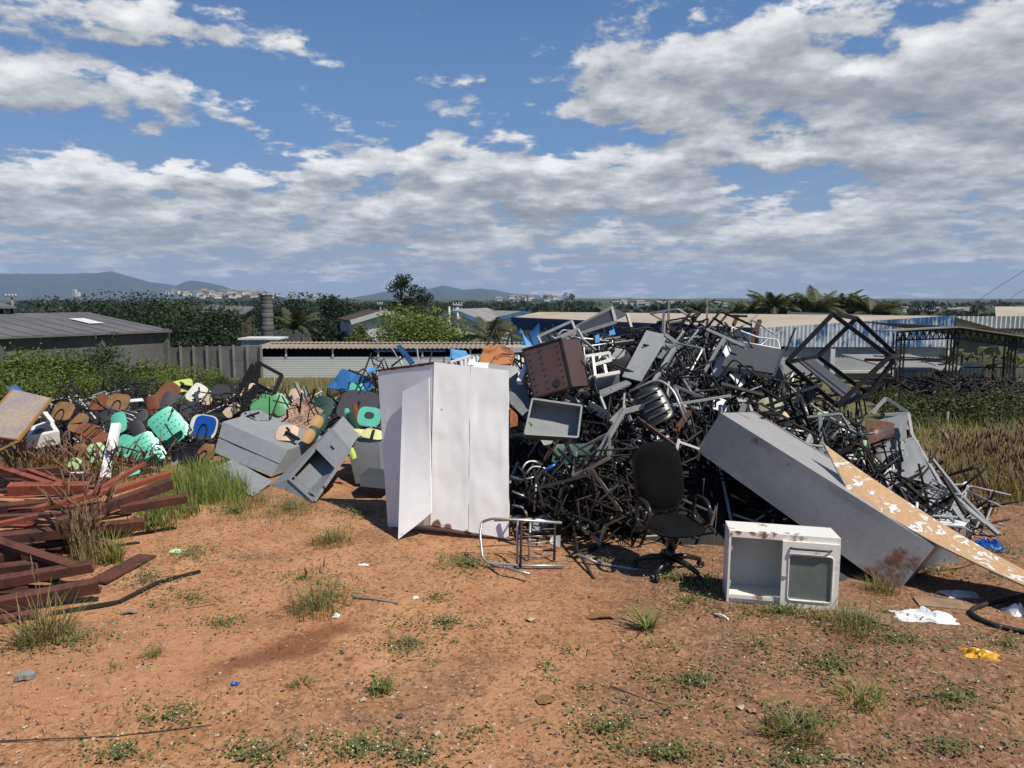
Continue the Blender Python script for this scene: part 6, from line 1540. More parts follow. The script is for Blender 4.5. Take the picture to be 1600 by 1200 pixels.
def heap_front_tubes():
    rnd = random.Random(31)
    for i in range(46):      # stripped frames lying over and between the loose seats
        px = rnd.uniform(90, 600); py = rnd.uniform(628, 722) if px < 330 else rnd.uniform(620, 660)
        d = 9.1 + (722 - py) / 94 * 1.5; p = P(px, py, d - rnd.uniform(.0, .25))
        scatter_frame(p, 'low left chair heap', rnd, ['black', 'black', 'black', 'rustblack'], .72, ['metal_tube', 'metal_tube', 'metal_tube', 'stripped_chair'])
heap_front_tubes()
def white_post():
    root = thing('plastic_post', 'white chipped plastic post leaning up between the mint seats', 'post', P(165, 745, 8.6)); b = MB(); a, c = P(164, 746, 8.5), P(182, 662, 8.9); b.bar(a, c, .11, .05, (0, -1, .2)); b.build('post', M['chipped'], root)
    b = MB(); m_ = a.lerp(c, .62); b.bar(m_ + Vector((-.02, -.03, 0)), P(172, 700, 8.6), .07, .04, (0, -1, .2)); b.build('stub', M['chipped'], root); rel(root)
M['chipped'] = paint('chipped_white_plastic', (.78, .78, .76), .2, .45, rustcol=(.06, .055, .05), scale=7, dirt=.1)
white_post()
tubes('bed_end', 'black steel bed frame end standing up in the left chair heap', 'bed frame', [[(366, 655, 10.6), (403, 566, 11.4), (440, 586, 11.6), (426, 620, 11.2)], [(395, 570, 11.2), (360, 640, 10.8)], [(375, 600, 11.2), (430, 622, 11.0)], [(405, 568, 11.4), (398, 605, 11.2)], [(380, 590, 11.3), (424, 612, 11.3)]], .026, M['black'], square=True)
tubes('square_post', 'black square post leaning across the front of the bed frame', 'post', [[(358, 657, 10.2), (402, 604, 10.6)]], .045, M['black'], square=True)
tubes('crossed_tubes', 'thin crossed black chair legs sticking up by the blue sheets', 'chair legs', [[(562, 600, 10.6), (580, 552, 11.2)], [(590, 575, 10.8), (600, 560, 11.0), (606, 575, 10.8)], [(612, 572, 10.4), (633, 556, 10.6)], [(545, 578, 11.0), (575, 590, 10.8)]], .014, M['black'])
tubes('tan_stick', 'tan wooden stick poking up behind the speckled board', 'stick', [[(475, 628, 10.6), (462, 598, 10.9)]], .022, M['greywood'], square=True)
tubes('white_stick', 'white stub stick right of the tan stick', 'stick', [[(479, 626, 10.5), (476, 606, 10.6)]], .014, M['whitetube'])
tubes('wire_basket', 'black wire seat frame propped against the silver tray', 'frame', [[(276, 735, 9.0), (284, 700, 9.1), (312, 712, 9.0), (305, 738, 8.95), (276, 735, 9.0)], [(284, 700, 9.1), (300, 738, 8.95)], [(278, 725, 9.0), (310, 720, 9.0)]], .009, M['black'], round_=.05)
tubes('wire_bundle', 'bundle of pale wire rails beneath the ochre looped seat', 'rails', [[(165, 634, 10.0), (210, 650, 9.8)], [(165, 637, 10.0), (212, 653, 9.8)], [(166, 640, 10.0), (208, 657, 9.8)], [(190, 640, 9.9), (215, 645, 9.8)]], .008, M['chrome'])
tubes('black_tube', 'long thin black rail lying along the back of the left heap', 'rail', [[(300, 625, 10.9), (380, 612, 11.2)]], .012, M['black'])
panel('white_strip', 'white strip of board at the back of the left heap', 'strip', [(199, 628, 10.9), (225, 626, 10.9), (222, 622, 11.1), (200, 624, 11.1)], .01, M['white'], 2, 0)
panel('white_strip', 'white strip lying in dry grass above the red beams', 'strip', [(100, 741, 8.2), (132, 740, 8.2), (132, 737, 8.3), (100, 738, 8.3)], .01, M['white'], 2, 0)
def blue_pile():
    rnd = random.Random(14)
    for (pts, mk, lab, dn) in (([(510, 606, 11.2), (545, 610, 11.0), (560, 582, 11.5), (535, 576, 11.8)], 'bluetin', 'crumpled blue sheet metal behind the dark round table top', .10), ([(545, 612, 10.9), (582, 606, 10.9), (575, 588, 11.2), (548, 590, 11.2)], 'bluetin', 'darker folded blue sheet right of the crumpled one', .08),
                              ([(572, 583, 11.0), (590, 578, 11.0), (588, 572, 11.2), (575, 576, 11.2)], 'lightblue', 'light blue plastic piece behind the crossed chair legs', .03), ([(640, 570, 10.4), (648, 566, 10.4), (626, 538, 11.0), (619, 541, 11.0)], 'blueboard', 'tall dark blue post leaning above the rusted cabinet edge', .0),
                              ([(703, 563, 9.8), (732, 556, 9.8), (728, 548, 10.0), (704, 545, 10.0)], 'lightblue', 'light blue crumpled plastic sheet above the white cabinet', .05), ([(706, 560, 9.7), (726, 562, 9.7), (724, 551, 9.9), (708, 552, 9.9)], 'lightblue', 'light blue plastic sheet in front of the crumpled one', .03),
                              ([(810, 550, 9.4), (845, 540, 9.4), (842, 505, 9.8), (818, 530, 9.8)], 'bluetin', 'torn blue sheet standing behind the oven box', .08), ([(822, 540, 9.3), (840, 545, 9.3), (812, 520, 9.7), (813, 512, 9.8)], 'lightblue', 'pale blue sheet edge left of the torn blue sheet', .02),
                              ([(930, 536, 8.6), (937, 534, 8.6), (936, 522, 8.8), (930, 524, 8.8)], 'lightblue', 'small light blue chip inside the heap summit', .0), ([(952, 524, 8.8), (962, 522, 8.8), (958, 510, 9.0), (952, 512, 9.0)], 'lightblue', 'larger light blue chip right of the small one', .0),
                              ([(9, 606, 10.0), (16, 610, 9.9), (38, 612, 9.9), (25, 601, 10.1)], 'bluetin', 'blue board corner behind the peeling table top', .0)):
        panel('blue_sheet', lab, 'sheet', pts, .012, M[mk], 8, dn, rnd.randint(0, 99))
M['blueboard'] = plastic('dark_blue_board', (.015, .075, .17), .5)
blue_pile()
panel('smeared_sheet', 'small white panel with green smear above the white cabinet', 'panel', [(742, 575, 8.3), (764, 577, 8.3), (764, 567, 8.4), (742, 566, 8.4)], .008, M['white'], 2, 0)
panel('white_scrap', 'white torn scrap left of the small green smeared panel', 'scrap', [(730, 570, 8.5), (744, 570, 8.5), (742, 560, 8.6), (733, 563, 8.6)], .006, M['white'], 3, .02)
tubes('white_bar', 'thin white bar lying above the top edge of the white cabinet', 'bar', [[(703, 566, 8.6), (735, 556, 8.8)]], .012, M['whitetube'], square=True)
tubes('cream_bars', 'bundle of cream bars left of the oven box', 'bars', [[(800, 545, 8.6), (845, 543, 8.5)], [(803, 549, 8.5), (846, 548, 8.4)], [(790, 541, 8.7), (835, 541, 8.7)]], .012, M['cream'], square=True)
tubes('white_board_edge', 'narrow white board standing left of the oven box', 'board', [[(812, 598, 7.8), (823, 572, 8.0)]], .03, M['white'], square=True)

# ------------------------------------------------------------------ red oxide steel beams
def beams():
    spec = [((-60, 742, 7.5), (95, 733, 7.8), .07, .07, 'beamdark', 'dark red beam at the back top of the pile'), ((-30, 722, 7.6), (82, 758, 7.0), .07, .06, 'beamred', 'diagonal red brace on top of the pile, left one'), ((45, 735, 7.5), (105, 758, 7.0), .05, .05, 'beamred', 'short diagonal red brace on top of the pile, right one'),
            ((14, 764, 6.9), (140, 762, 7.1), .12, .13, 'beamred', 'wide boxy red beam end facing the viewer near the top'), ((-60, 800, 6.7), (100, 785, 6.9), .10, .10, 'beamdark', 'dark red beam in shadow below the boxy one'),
            ((50, 797, 6.5), (180, 764, 6.9), .08, .06, 'beamred', 'bright red topped beam rising to the middle of the pile'), ((150, 768, 6.9), (226, 724, 7.5), .06, .05, 'beamred', 'slim bright red bar pointing up right to the mint seats'), ((178, 768, 6.7), (266, 740, 7.1), .07, .06, 'beamred', 'bright red pipe like bar ending beside the tall green grass'),
            ((84, 822, 6.1), (268, 755, 6.9), .10, .12, 'beamdark', 'broad dark beam rising to the right above the grass'), ((188, 796, 6.5), (291, 778, 6.8), .09, .10, 'beamdark', 'dark beam end reaching farthest right into the green grass'),
            ((-60, 812, 6.3), (150, 800, 6.5), .06, .05, 'beamdark', 'flat rusty strip between two dark beams'), ((-60, 832, 6.1), (60, 806, 6.4), .06, .05, 'beamred', 'orange red strip on the left of the pile'), ((-40, 846, 5.9), (226, 818, 6.4), .10, .11, 'beamdark', 'long dark beam low in the pile, level'),
            ((-20, 840, 5.75), (118, 886, 5.45), .09, .05, 'beamdark', 'flat brown brace slanting down to the right'), ((-60, 872, 5.6), (70, 866, 5.8), .08, .09, 'beamdark', 'short dark beam behind the slanting brace'), ((-40, 893, 5.5), (88, 878, 5.6), .09, .07, 'beamdark', 'brown channel with bent lip low at the left'),
            ((-60, 920, 5.25), (146, 884, 5.5), .09, .10, 'beamdark', 'brown beam second from the bottom of the pile'), ((-60, 962, 4.9), (156, 914, 5.2), .10, .12, 'beamdark', 'brown beam at the bottom front of the pile'), ((-60, 990, 4.75), (60, 958, 4.9), .07, .05, 'beamdark', 'flat rusty strip in front of the lowest beam'),
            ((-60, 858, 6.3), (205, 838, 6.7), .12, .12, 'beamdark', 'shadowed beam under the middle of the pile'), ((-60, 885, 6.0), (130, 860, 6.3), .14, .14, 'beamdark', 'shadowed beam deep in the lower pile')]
    for (a, c, w, h, mk, lab) in spec:
        w, h = w * .8, h * .8; A, C = P(*a), P(*c); L = (C - A).length; d = (C - A).normalized(); up = Vector((0, -.25, 1)); s = d.cross(up).normalized(); u = s.cross(d).normalized()
        for q in (A, C):      # nothing dips under the soil
            if q.z < h * .5 + .01: q.z = h * .5 + .01
        t = .008; b = MB(); n = 14                       # channel section: web and two flanges
        sec = [((-w/2, h/2), (w/2, h/2), (w/2, h/2 - t), (-w/2, h/2 - t)), ((-w/2, -h/2 + t), (w/2, -h/2 + t), (w/2, -h/2), (-w/2, -h/2)), ((w/2 - t, h/2 - t), (w/2, h/2 - t), (w/2, -h/2 + t), (w/2 - t, -h/2 + t))]
        if 'boxy' in lab or 'broad' in lab or 'front' in lab or 'level' in lab: sec[2] = ((w/2 - t, h/2 - t), (w/2, h/2 - t), (w/2, -h/2 + t), (w/2 - t, -h/2 + t)); 
        for sc in sec:
            k0 = len(b.v)
            for e in (A, C):
                for (x, y) in sc: b.v.append(tuple(e + s * x + u * y))
            for q in ((3,2,1,0), (4,5,6,7), (0,1,5,4), (1,2,6,5), (2,3,7,6), (3,0,4,7)): b.face([k0 + i for i in q])
        o = b.build('steel_beam', M[mk], None, A); tag(o, lab, 'beam', 'red oxide steel beams piled at the left')
    for (pts, w, h, mk, lab) in (([(80, 962, 4.95), (185, 930, 5.15), (245, 898, 5.5), (312, 878, 5.75)], .028, .022, 'rustdark', 'thin dark rail lying on the soil in front of the beams'), ([(150, 905, 5.5), (230, 862, 6.1)], .18, .015, 'beamdark', 'flat rusty plate on the soil right of the beams')):
        b = MB(); q = [P(*p) for p in pts]
        for i in q: i.z = T(i.x, i.y) + .018
        [b.bar(u, v, w, h) for u, v in zip(q, q[1:])]; tag(b.build('rail' if w < .1 else 'plate', M[mk], None, q[0]), lab, 'rail' if w < .1 else 'plate')
beams()
def thin_strips():
    rnd = random.Random(17)
    for i in range(58):       # thin angle bars and flat strips jammed between the beams
        py = rnd.uniform(742, 955); d = lerp_tab([(740, 7.5), (800, 6.6), (860, 6.0), (960, 5.0)], py) + rnd.uniform(0, .35); x1 = rnd.uniform(40, lerp_tab([(740, 150), (790, 240), (830, 190), (900, 110), (960, 60)], py))
        A = P(rnd.uniform(-160, x1 - 60), py + rnd.uniform(-14, 22), d + rnd.uniform(-.1, .3)); C = P(x1, py, d); A.z, C.z = max(A.z, .03), max(C.z, .03); b = MB(); w, h = rnd.uniform(.02, .045), rnd.uniform(.012, .04)
        mid = A.lerp(C, .5) + Vector((0, rnd.uniform(-.02, .02), rnd.uniform(-.03, .03))); mid.z = max(mid.z, .03)
        if rnd.random() < .5: b.bar(A, C, w, .006); b.bar(A + Vector((0, w * .45, h / 2)), C + Vector((0, w * .45, h / 2)), .006, h)
        else: b.bar(A, mid, w, h * .6); b.bar(mid, C, w, h * .6)
        mk = rnd.choice(['beamdark', 'beamdark', 'beamred', 'rust', 'rustdark']); word = {'beamdark': 'thin dark red', 'beamred': 'thin bright red', 'rust': 'thin brown rusted', 'rustdark': 'thin blackened'}[mk]
        tag(b.build('steel_strip', M[mk], None, A), word + ' steel strip jammed between the red beams', 'steel strip', word + ' strips in the beam pile')
thin_strips()

# ------------------------------------------------------------------ small litter on the soil
def bagprint():
    m, t, b, pos = new_mat('white_bag_blue_print'); ob = t.n.new('ShaderNodeTexCoord').outputs['Object']; x, y, z = t.sep(ob); n = t.noise(ob, 22, 4, .6)
    k = t.m('MULTIPLY', t.m('MULTIPLY', t.ss(t.m('ABSOLUTE', t.m('SUBTRACT', x, .04)), .05, .035), t.ss(t.m('ABSOLUTE', t.m('SUBTRACT', y, .02)), .05, .03)), t.ss(n, .42, .55))
    t.l.new(t.mix(k, t.ramp(n, [(.3, (.62, .62, .60)), (.7, (.80, .80, .78))]), (.16, .30, .48)), b.inputs['Base Color']); b.inputs['Roughness'].default_value = .6
    return m
M['bagwhite'] = bagprint()
def crumple(name, label, cat, c, w, d, h, mat, seed, n=18, rot=0.0):
    g = G(*c); b = MB(); rnd = random.Random(seed)
    for j in range(n + 1):
        for i in range(n + 1):
            u, v = i / n - .5, j / n - .5; r = max(0, 1 - (2 * abs(u)) ** 3) * max(0, 1 - (2 * abs(v)) ** 3); q = Vector((u * 4.2 + seed, v * 4.2, seed * 1.7)); wv = 1 + .35 * mnoise.noise(q * .9)
            b.v.append((u * w * wv, v * d * wv, .004 + h * r * max(.05, .5 + .9 * mnoise.noise(q) + .5 * abs(mnoise.noise(q * 2.6)))))
    for j in range(n):
        for i in range(n): o = j * (n + 1) + i; b.face((o, o + 1, o + n + 2, o + n + 1))
    o = b.build(name, mat); o.location = g; o.rotation_euler = (0, 0, rot); tag(o, label, cat); return o
crumple('plastic_bag', 'crumpled white cloth bag with blue print lying on the soil', 'bag', (1444, 967), .36, .17, .07, M['bagwhite'], 3, 22, -.15)
crumple('plastic_bag', 'crumpled yellow plastic packet on the soil at the right', 'packet', (1534, 1027), .20, .11, .05, M['yellow'], 8, 16, -.35)
crumple('paper_litter', 'ragged white paper heap near the hose at the right edge', 'paper', (1590, 958), .14, .14, .06, M['white'], 5, 14)
crumple('paper_litter', 'pale torn paper under the chipboard sheet', 'paper', (1500, 930), .26, .14, .03, M['paper'], 6, 14)
crumple('tarp_scrap', 'blue plastic tarp scrap behind the chipboard sheet', 'tarp', (1545, 858), .28, .2, .1, M['blue'], 7, 16)
crumple('litter_scrap', 'pale green scrap on the soil right of the beams', 'litter', (276, 862), .13, .08, .02, M['limewhite'], 9, 10)
crumple('litter_scrap', 'small white scrap on the soil before the middle tuft', 'litter', (525, 965), .05, .04, .03, M['white'], 10, 8)
crumple('litter_scrap', 'small white flat scrap left of the white cabinet on the soil', 'litter', (568, 884), .09, .03, .012, M['white'], 12, 8)
crumple('litter_scrap', 'tiny dark blue scrap on the soil at lower left', 'litter', (367, 1071), .05, .03, .012, M['blue'], 13, 8)
crumple('litter_scrap', 'white scrap behind the middle tuft line', 'litter', (650, 935), .05, .04, .02, M['white'], 15, 8)
def flat_piece(name, label, cat, c, w, d, th, mat, rot, bend=.02, taper=.7):
    g = G(*c); b = MB(); n = 10
    for s in (0, -1):
        for i in range(n + 1):
            u = i / n; ww = d * (taper + (1 - taper) * math.sin(math.pi * min(1, u * 1.1 + .05)))
            for v in (-.5, .5): b.v.append(((u - .5) * w, v * ww + .02 * mnoise.noise(Vector((u * 5, v, w * 9))), th * (1 + s) + bend * math.sin(math.pi * u) + .004))
    for s in (0, 1):
        for i in range(n): o = s * 2 * (n + 1) + 2 * i; b.face((o, o + 2, o + 3, o + 1) if s == 0 else (o, o + 1, o + 3, o + 2))
    m2 = 2 * (n + 1)
    for i in range(n): o = 2 * i; b.face((o, o + m2, o + m2 + 2, o + 2)); b.face((o + 1, o + 3, o + 3 + m2, o + 1 + m2))
    b.face((0, 1, m2 + 1, m2)); b.face((2 * n, 2 * n + m2, 2 * n + 1 + m2, 2 * n + 1))
    o = b.build(name, mat); o.location = g; o.rotation_euler = (0, 0, rot); tag(o, label, cat)
flat_piece('bark_piece', 'curved brown bark piece lying on the soil right of centre', 'bark', (941, 968), .24, .06, .008, M['ply'], .0, .025)
flat_piece('cardboard_piece', 'small ochre cardboard strip at the bottom right', 'cardboard', (1312, 1186), .16, .035, .004, M['wood'], -.1, .008, 1)
flat_piece('bark_piece', 'small grey bark chip on the soil near the beams', 'bark', (203, 960), .11, .04, .008, M['greywood'], .2, .015)
flat_piece('leaf_litter', 'round brown dead leaf on the soil at lower centre', 'leaf', (853, 1095), .11, .09, .003, M['ply'], .3, .006, .5)
flat_piece('cardboard_sheet', 'flat ochre cardboard on the soil before the grey locker', 'cardboard', (1470, 945), .34, .18, .006, M['wood'], -.25, .004, .9)
flat_piece('cardboard_sheet', 'flat ochre cardboard half in grass right of the kitchen cabinet', 'cardboard', (1355, 965), .30, .20, .006, M['wood'], -.45, .004, .9)
flat_piece('bone_stick', 'small curved white stick on the soil before the kitchen cabinet', 'stick', (1127, 966), .12, .014, .010, M['white'], 2.2, .012, 1)
flat_piece('stone_slab', 'pale flat stone at the lower left edge', 'stone', (40, 1062), .10, .06, .03, M['concrete'], .2, .01, .7)
def sticks():
    for (pts, r, mk, lab) in (([(552, 936), (590, 940), (622, 945)], .011, 'greywood', 'straight pale grey stick lying on the soil left of centre'), ([(185, 925), (205, 916), (240, 905), (275, 900)], .006, 'wood', 'thin pale root curling from the beam pile'), ([(290, 953), (335, 947)], .007, 'wood', 'short pale stick on the soil below the beams'),
                              ([(955, 1075), (1010, 1095), (1045, 1103)], .005, 'wood', 'thin straw stem on the soil at lower right of centre'), ([(0, 1162), (180, 1155), (330, 1135)], .004, 'bark', 'thin dark root across the lower left soil'), ([(1410, 905), (1460, 895), (1505, 888), (1540, 875)], .006, 'bark', 'thin dry branch in the shade under the chipboard')):
        b = MB(); q = [G(*p) + Vector((0, 0, r * .8 + .004)) for p in pts]; b.tube(q, r, 0, 6, r1=r * .7); tag(b.build('stick', M[mk], None, q[0]), lab, 'stick')
    pts = [(1680, 1010), (1600, 992), (1560, 984), (1530, 972), (1515, 962), (1520, 955), (1545, 946), (1580, 938), (1640, 925)]
    b = MB(); b.tube([G(*p) + Vector((0, 0, .017)) for p in pts], .017, 0, 8, round_=.12); tag(b.build('rubber_hose', M['rubber'], None, G(1600, 992)), 'black rubber hose curving into view at the right edge', 'hose')
sticks()
# ------------------------------------------------------------------ grass, weeds, pebbles
def blade(b, p, h, w, lean, az, k=0, segs=3, curl=1.0):
    hd = Vector((math.cos(az), math.sin(az), 0)); sd = Vector((-hd.y, hd.x, 0)); n = len(b.v)
    for i in range(segs):
        t = i / segs; q = p + hd * lean * h * t ** (1 + curl * .7) + Vector((0, 0, h * (t - .35 * lean * t * t))); ww = w * (1 - t * .6) * .5
        b.v += [tuple(q - sd * ww), tuple(q + sd * ww)]
    b.v.append(tuple(p + hd * lean * h + Vector((0, 0, h * (1 - .35 * lean)))))
    for i in range(segs - 1): o = n + 2 * i; b.face((o, o + 1, o + 3, o + 2), k, True)
    b.face((n + 2 * segs - 2, n + 2 * segs - 1, n + 2 * segs), k, True)
rg = random.Random(77)
def patch(b, px, py, rx, ry, n, h, w=.006, k=0, lean=(.15, .7), flowers=0, leafk=None, fk=2):
    for _ in range(n):
        a, r = rg.uniform(0, 6.283), min(1.7, abs(rg.gauss(0, .62)))
        x, y = px + math.cos(a) * rx * r * 1.2, py + math.sin(a) * ry * r * 1.2
        g = G(x, y) if n < 60 else patch_pt(x, y)
        hh = h * rg.uniform(.45, 1.15) * max(.3, 1.1 - .5 * r); blade(b, g - Vector((0, 0, .01)), hh, w * rg.uniform(.6, 1.4), rg.uniform(*lean), rg.uniform(0, 6.283), k if rg.random() < .6 else 3)
        if leafk is not None and rg.random() < .42:
            for q in range(rg.randint(2, 4)):
                c = g + Vector((rg.gauss(0, .03), rg.gauss(0, .03), rg.uniform(.004, .045))); u = Vector((rg.gauss(0, 1), rg.gauss(0, 1), rg.gauss(0, .35))).normalized(); v = u.cross(Vector((rg.gauss(0, .4), rg.gauss(0, .4), 1))).normalized(); s = rg.uniform(.007, .017); b.quad(c - u * s, c - v * s * .55, c + u * s, c + v * s * .55, leafk)
        if flowers and rg.random() < flowers * .22:
            c = g + Vector((rg.gauss(0, .03), rg.gauss(0, .03), rg.uniform(.02, .06))); s = rg.uniform(.003, .0055); u = Vector((1, 0, 0)) * s; v = Vector((0, .7, .7)) * s; b.quad(c - u, c - v, c + u, c + v, fk)
def patch_pt(px, py):
    xc, yc = (px - 800) / FPX, (600 - py) / FPX; dx, dy, dz = xc, math.cos(PITCH) + yc * math.sin(PITCH), -math.sin(PITCH) + yc * math.cos(PITCH)
    t = CAMH / -dz if dz < -.02 else 60
    for _ in range(3):
        t = (CAMH - T(dx * t, dy * t)) / -dz
    return Vector((dx * t, dy * t, T(dx * t, dy * t)))
def tuft(name, label, px, py, n, h, spread, mat, w=.007, lean=(.2, .95), seeds=0):
    g = G(px, py); b = MB()
    for _ in range(n):
        a, r = rg.uniform(0, 6.283), spread * rg.random() ** .8
        p = Vector((math.cos(a) * r, math.sin(a) * r, -.01)); blade(b, p, h * rg.choice((.4, .6, .75, .9, 1.05)) * rg.uniform(.8, 1.15), w * rg.uniform(.5, 1.1), min(1.2, rg.uniform(*lean) * rg.uniform(.7, 1.25)), a + rg.gauss(0, 1.1), 0 if rg.random() < .68 else 2, 4)
    for _ in range(seeds):
        a = rg.uniform(0, 6.283); d = Vector((math.cos(a) * .25, math.sin(a) * .25, 1)).normalized(); hh = h * rg.uniform(1.2, 1.7); b.tube([Vector((0, 0, 0)), d * hh * .8], .0015, 1, 3); b.tube([d * hh * .8, d * hh], .006, 1, 5, r1=.002)
    o = b.build(name, [mat, M['reed'], M['drygrass']]); o.location = g; tag(o, label, 'grass tuft'); return o
def weeds():
    b = MB(); K = [M['grass'], M['leafbright'], M['flower'], M['drygrass'], M['grassbright']]
    for (px, py, rx, ry, n, h, k, fl, lk) in [
        (640, 1010, 60, 26, 260, .07, 0, .45, 1), (590, 1078, 28, 10, 80, .06, 0, .2, 1), (300, 935, 90, 22, 170, .06, 0, .05, 1), (470, 905, 80, 16, 150, .07, 0, .1, 1), (345, 975, 45, 16, 140, .06, 0, .1, 1),
        (180, 1045, 28, 9, 60, .08, 0, 0, None), (730, 880, 52, 14, 520, .045, 0, .02, 1), (700, 975, 85, 16, 240, .05, 0, .4, 1), (560, 1170, 95, 28, 360, .08, 0, .55, 1), (400, 1180, 45, 20, 170, .06, 0, .4, 1),
        (265, 1120, 85, 32, 200, .05, 0, .6, 1), (190, 1180, 70, 25, 190, .07, 0, .35, 1), (650, 1185, 80, 20, 150, .05, 0, .4, 1), (1080, 940, 60, 26, 240, .07, 0, .25, 1), (1220, 958, 95, 14, 380, .10, 0, .05, 1), (1340, 972, 85, 22, 360, .12, 0, .05, 1),
        (1300, 1040, 150, 36, 520, .07, 3, .05, 1), (1250, 1130, 110, 34, 300, .08, 0, .1, 1), (1080, 1065, 95, 42, 420, .06, 3, .05, 1), (950, 1140, 85, 38, 330, .05, 3, .2, 1), (1490, 1090, 130, 36, 320, .06, 0, .05, 1), (1400, 1000, 150, 20, 350, .06, 0, .05, 1),
        (1050, 1180, 110, 20, 260, .07, 0, .1, 1), (1250, 1190, 150, 18, 260, .06, 3, .1, 1), (1480, 1170, 120, 25, 180, .05, 3, .05, 1), (560, 800, 50, 16, 320, .12, 0, .15, 1), (455, 795, 70, 22, 620, .14, 0, .12, 1), (370, 800, 60, 22, 480, .14, 0, .05, 1), (640, 862, 60, 5, 40, .04, 0, 0, None),
        (1060, 905, 60, 14, 220, .09, 0, .4, 1), (970, 878, 80, 10, 170, .06, 0, .4, 1), (1110, 915, 40, 20, 180, .12, 0, .2, 1), (1540, 862, 70, 16, 420, .09, 4, .05, 1), (1450, 895, 70, 18, 260, .08, 3, .15, 1), (1575, 1010, 60, 24, 140, .06, 0, .1, 1), (1560, 900, 60, 10, 120, .05, 3, .1, 1),
        (300, 865, 70, 26, 280, .08, 3, .12, 1), (230, 905, 60, 20, 200, .06, 3, .3, 1), (420, 870, 70, 14, 110, .04, 3, .05, None), (120, 1000, 110, 30, 260, .09, 3, .05, 1), (40, 1010, 60, 30, 160, .09, 0, .0, 1), (520, 930, 50, 30, 180, .08, 0, .1, 1), (860, 1060, 30, 12, 20, .05, 0, 0, 1), (885, 1018, 12, 5, 26, .05, 0, 0, 1), (855, 1042, 8, 4, 20, .05, 0, 0, 1),
        (1030, 1010, 60, 18, 60, .05, 0, .1, 1), (1180, 1010, 40, 20, 60, .06, 0, .1, 1), (740, 1150, 60, 20, 50, .04, 0, .3, 1), (60, 1130, 60, 30, 50, .05, 3, .2, None), (680, 935, 26, 10, 60, .04, 0, .1, 1), (920, 1080, 60, 14, 40, .05, 0, .0, 1)]:
        patch(b, px, py, rx, ry, int(n * 1.05), h * .95, .0036, k, (.2, .95), fl, lk)
    # thin scatter everywhere on the yard
    for _ in range(1500):
        px, py = rg.uniform(-60, 1660), 840 + 400 * rg.random() ** 1.1
        if 560 < px < 960 and rg.random() < .55: continue
        g = patch_pt(px, py); kk = 3 if rg.random() < .6 else 0
        for q in range(rg.randint(1, 5)): blade(b, g + Vector((rg.gauss(0, .02), rg.gauss(0, .02), -.005)), rg.uniform(.015, .06), .0035, rg.uniform(.3, 1.1), rg.uniform(0, 6.28), kk)
    o = b.build('ground_weeds', K); tag(o, 'low weeds with tiny white flowers creeping over the red soil', 'weeds', kind='stuff')
    # straw litter lying flat
    b = MB()
    for _ in range(2600):
        px, py = rg.uniform(-60, 1660), 830 + 400 * rg.random() ** .9
        if rg.random() > .35 + .65 * sstep(700, 1200, px) and py > 900: continue
        g = patch_pt(px, py); a = rg.uniform(0, 3.14); L = rg.uniform(.012, .06); d = Vector((math.cos(a), math.sin(a), rg.gauss(0, .12))); s = Vector((-d.y, d.x, 0)) * rg.uniform(.0008, .002); b.quad(g - d * L - s + Vector((0, 0, .006)), g - d * L + s + Vector((0, 0, .006)), g + d * L + s + Vector((0, 0, .008)), g + d * L - s + Vector((0, 0, .008)))
    o = b.build('straw_litter', M['drygrass']); tag(o, 'dry straw litter strewn over the soil', 'straw', kind='stuff')
    # tall fresh grass by the beams and cabinets
    b = MB()
    for (px, py, rx, ry, n, h) in [(300, 770, 60, 22, 1500, .34), (340, 772, 50, 18, 800, .30), (265, 800, 50, 16, 600, .26), (380, 786, 40, 14, 220, .18), (240, 822, 40, 12, 260, .18), (330, 745, 40, 10, 420, .3)]:
        for _ in range(n):
            a, r = rg.uniform(0, 6.283), rg.random() ** .6; g = patch_pt(px + math.cos(a) * rx * r, py + math.sin(a) * ry * r); blade(b, g, h * rg.uniform(.5, 1.15), .007 * rg.uniform(.7, 1.4), rg.uniform(.1, .7), rg.uniform(0, 6.283), 0 if rg.random() < .85 else 1, 4)
    o = b.build('tall_grass', [M['grassbright'], M['drygrass']]); tag(o, 'tall fresh green grass between the red beams and grey cabinets', 'grass', kind='stuff')
    # dry reeds behind and through the beam pile
    b = MB()
    for (px, py, rx, ry, n, h, d) in [(40, 745, 90, 16, 480, .42, 0), (120, 752, 80, 16, 420, .45, 0), (205, 748, 60, 14, 200, .36, 0), (20, 720, 60, 10, 220, .40, 0), (135, 880, 26, 14, 130, .62, 0), (140, 800, 30, 12, 90, .4, 0)]:
        for _ in range(n):
            a, r = rg.uniform(0, 6.283), rg.random() ** .6; g = patch_pt(px + math.cos(a) * rx * r, py + math.sin(a) * ry * r); hh = h * rg.uniform(.5, 1.2); az = rg.uniform(0, 6.283); ln = rg.uniform(.05, .55); blade(b, g, hh, .006, ln, az, 0, 4)
            if rg.random() < .28:
                hd = Vector((math.cos(az), math.sin(az), 0)); q = g + hd * ln * hh * .75 + Vector((0, 0, hh * .85)); b.tube([q, q + Vector((hd.x * .05, hd.y * .05, .10)), q + Vector((hd.x * .12, hd.y * .12, .17))], .012, 1, 5, r1=.003)
    o = b.build('dry_reeds', [M['drygrass'], M['reed']]); tag(o, 'dry brown reeds growing behind and through the red beams', 'reeds', kind='stuff')
    # dry grass bank on the right, and far bank in the middle
    b = MB()
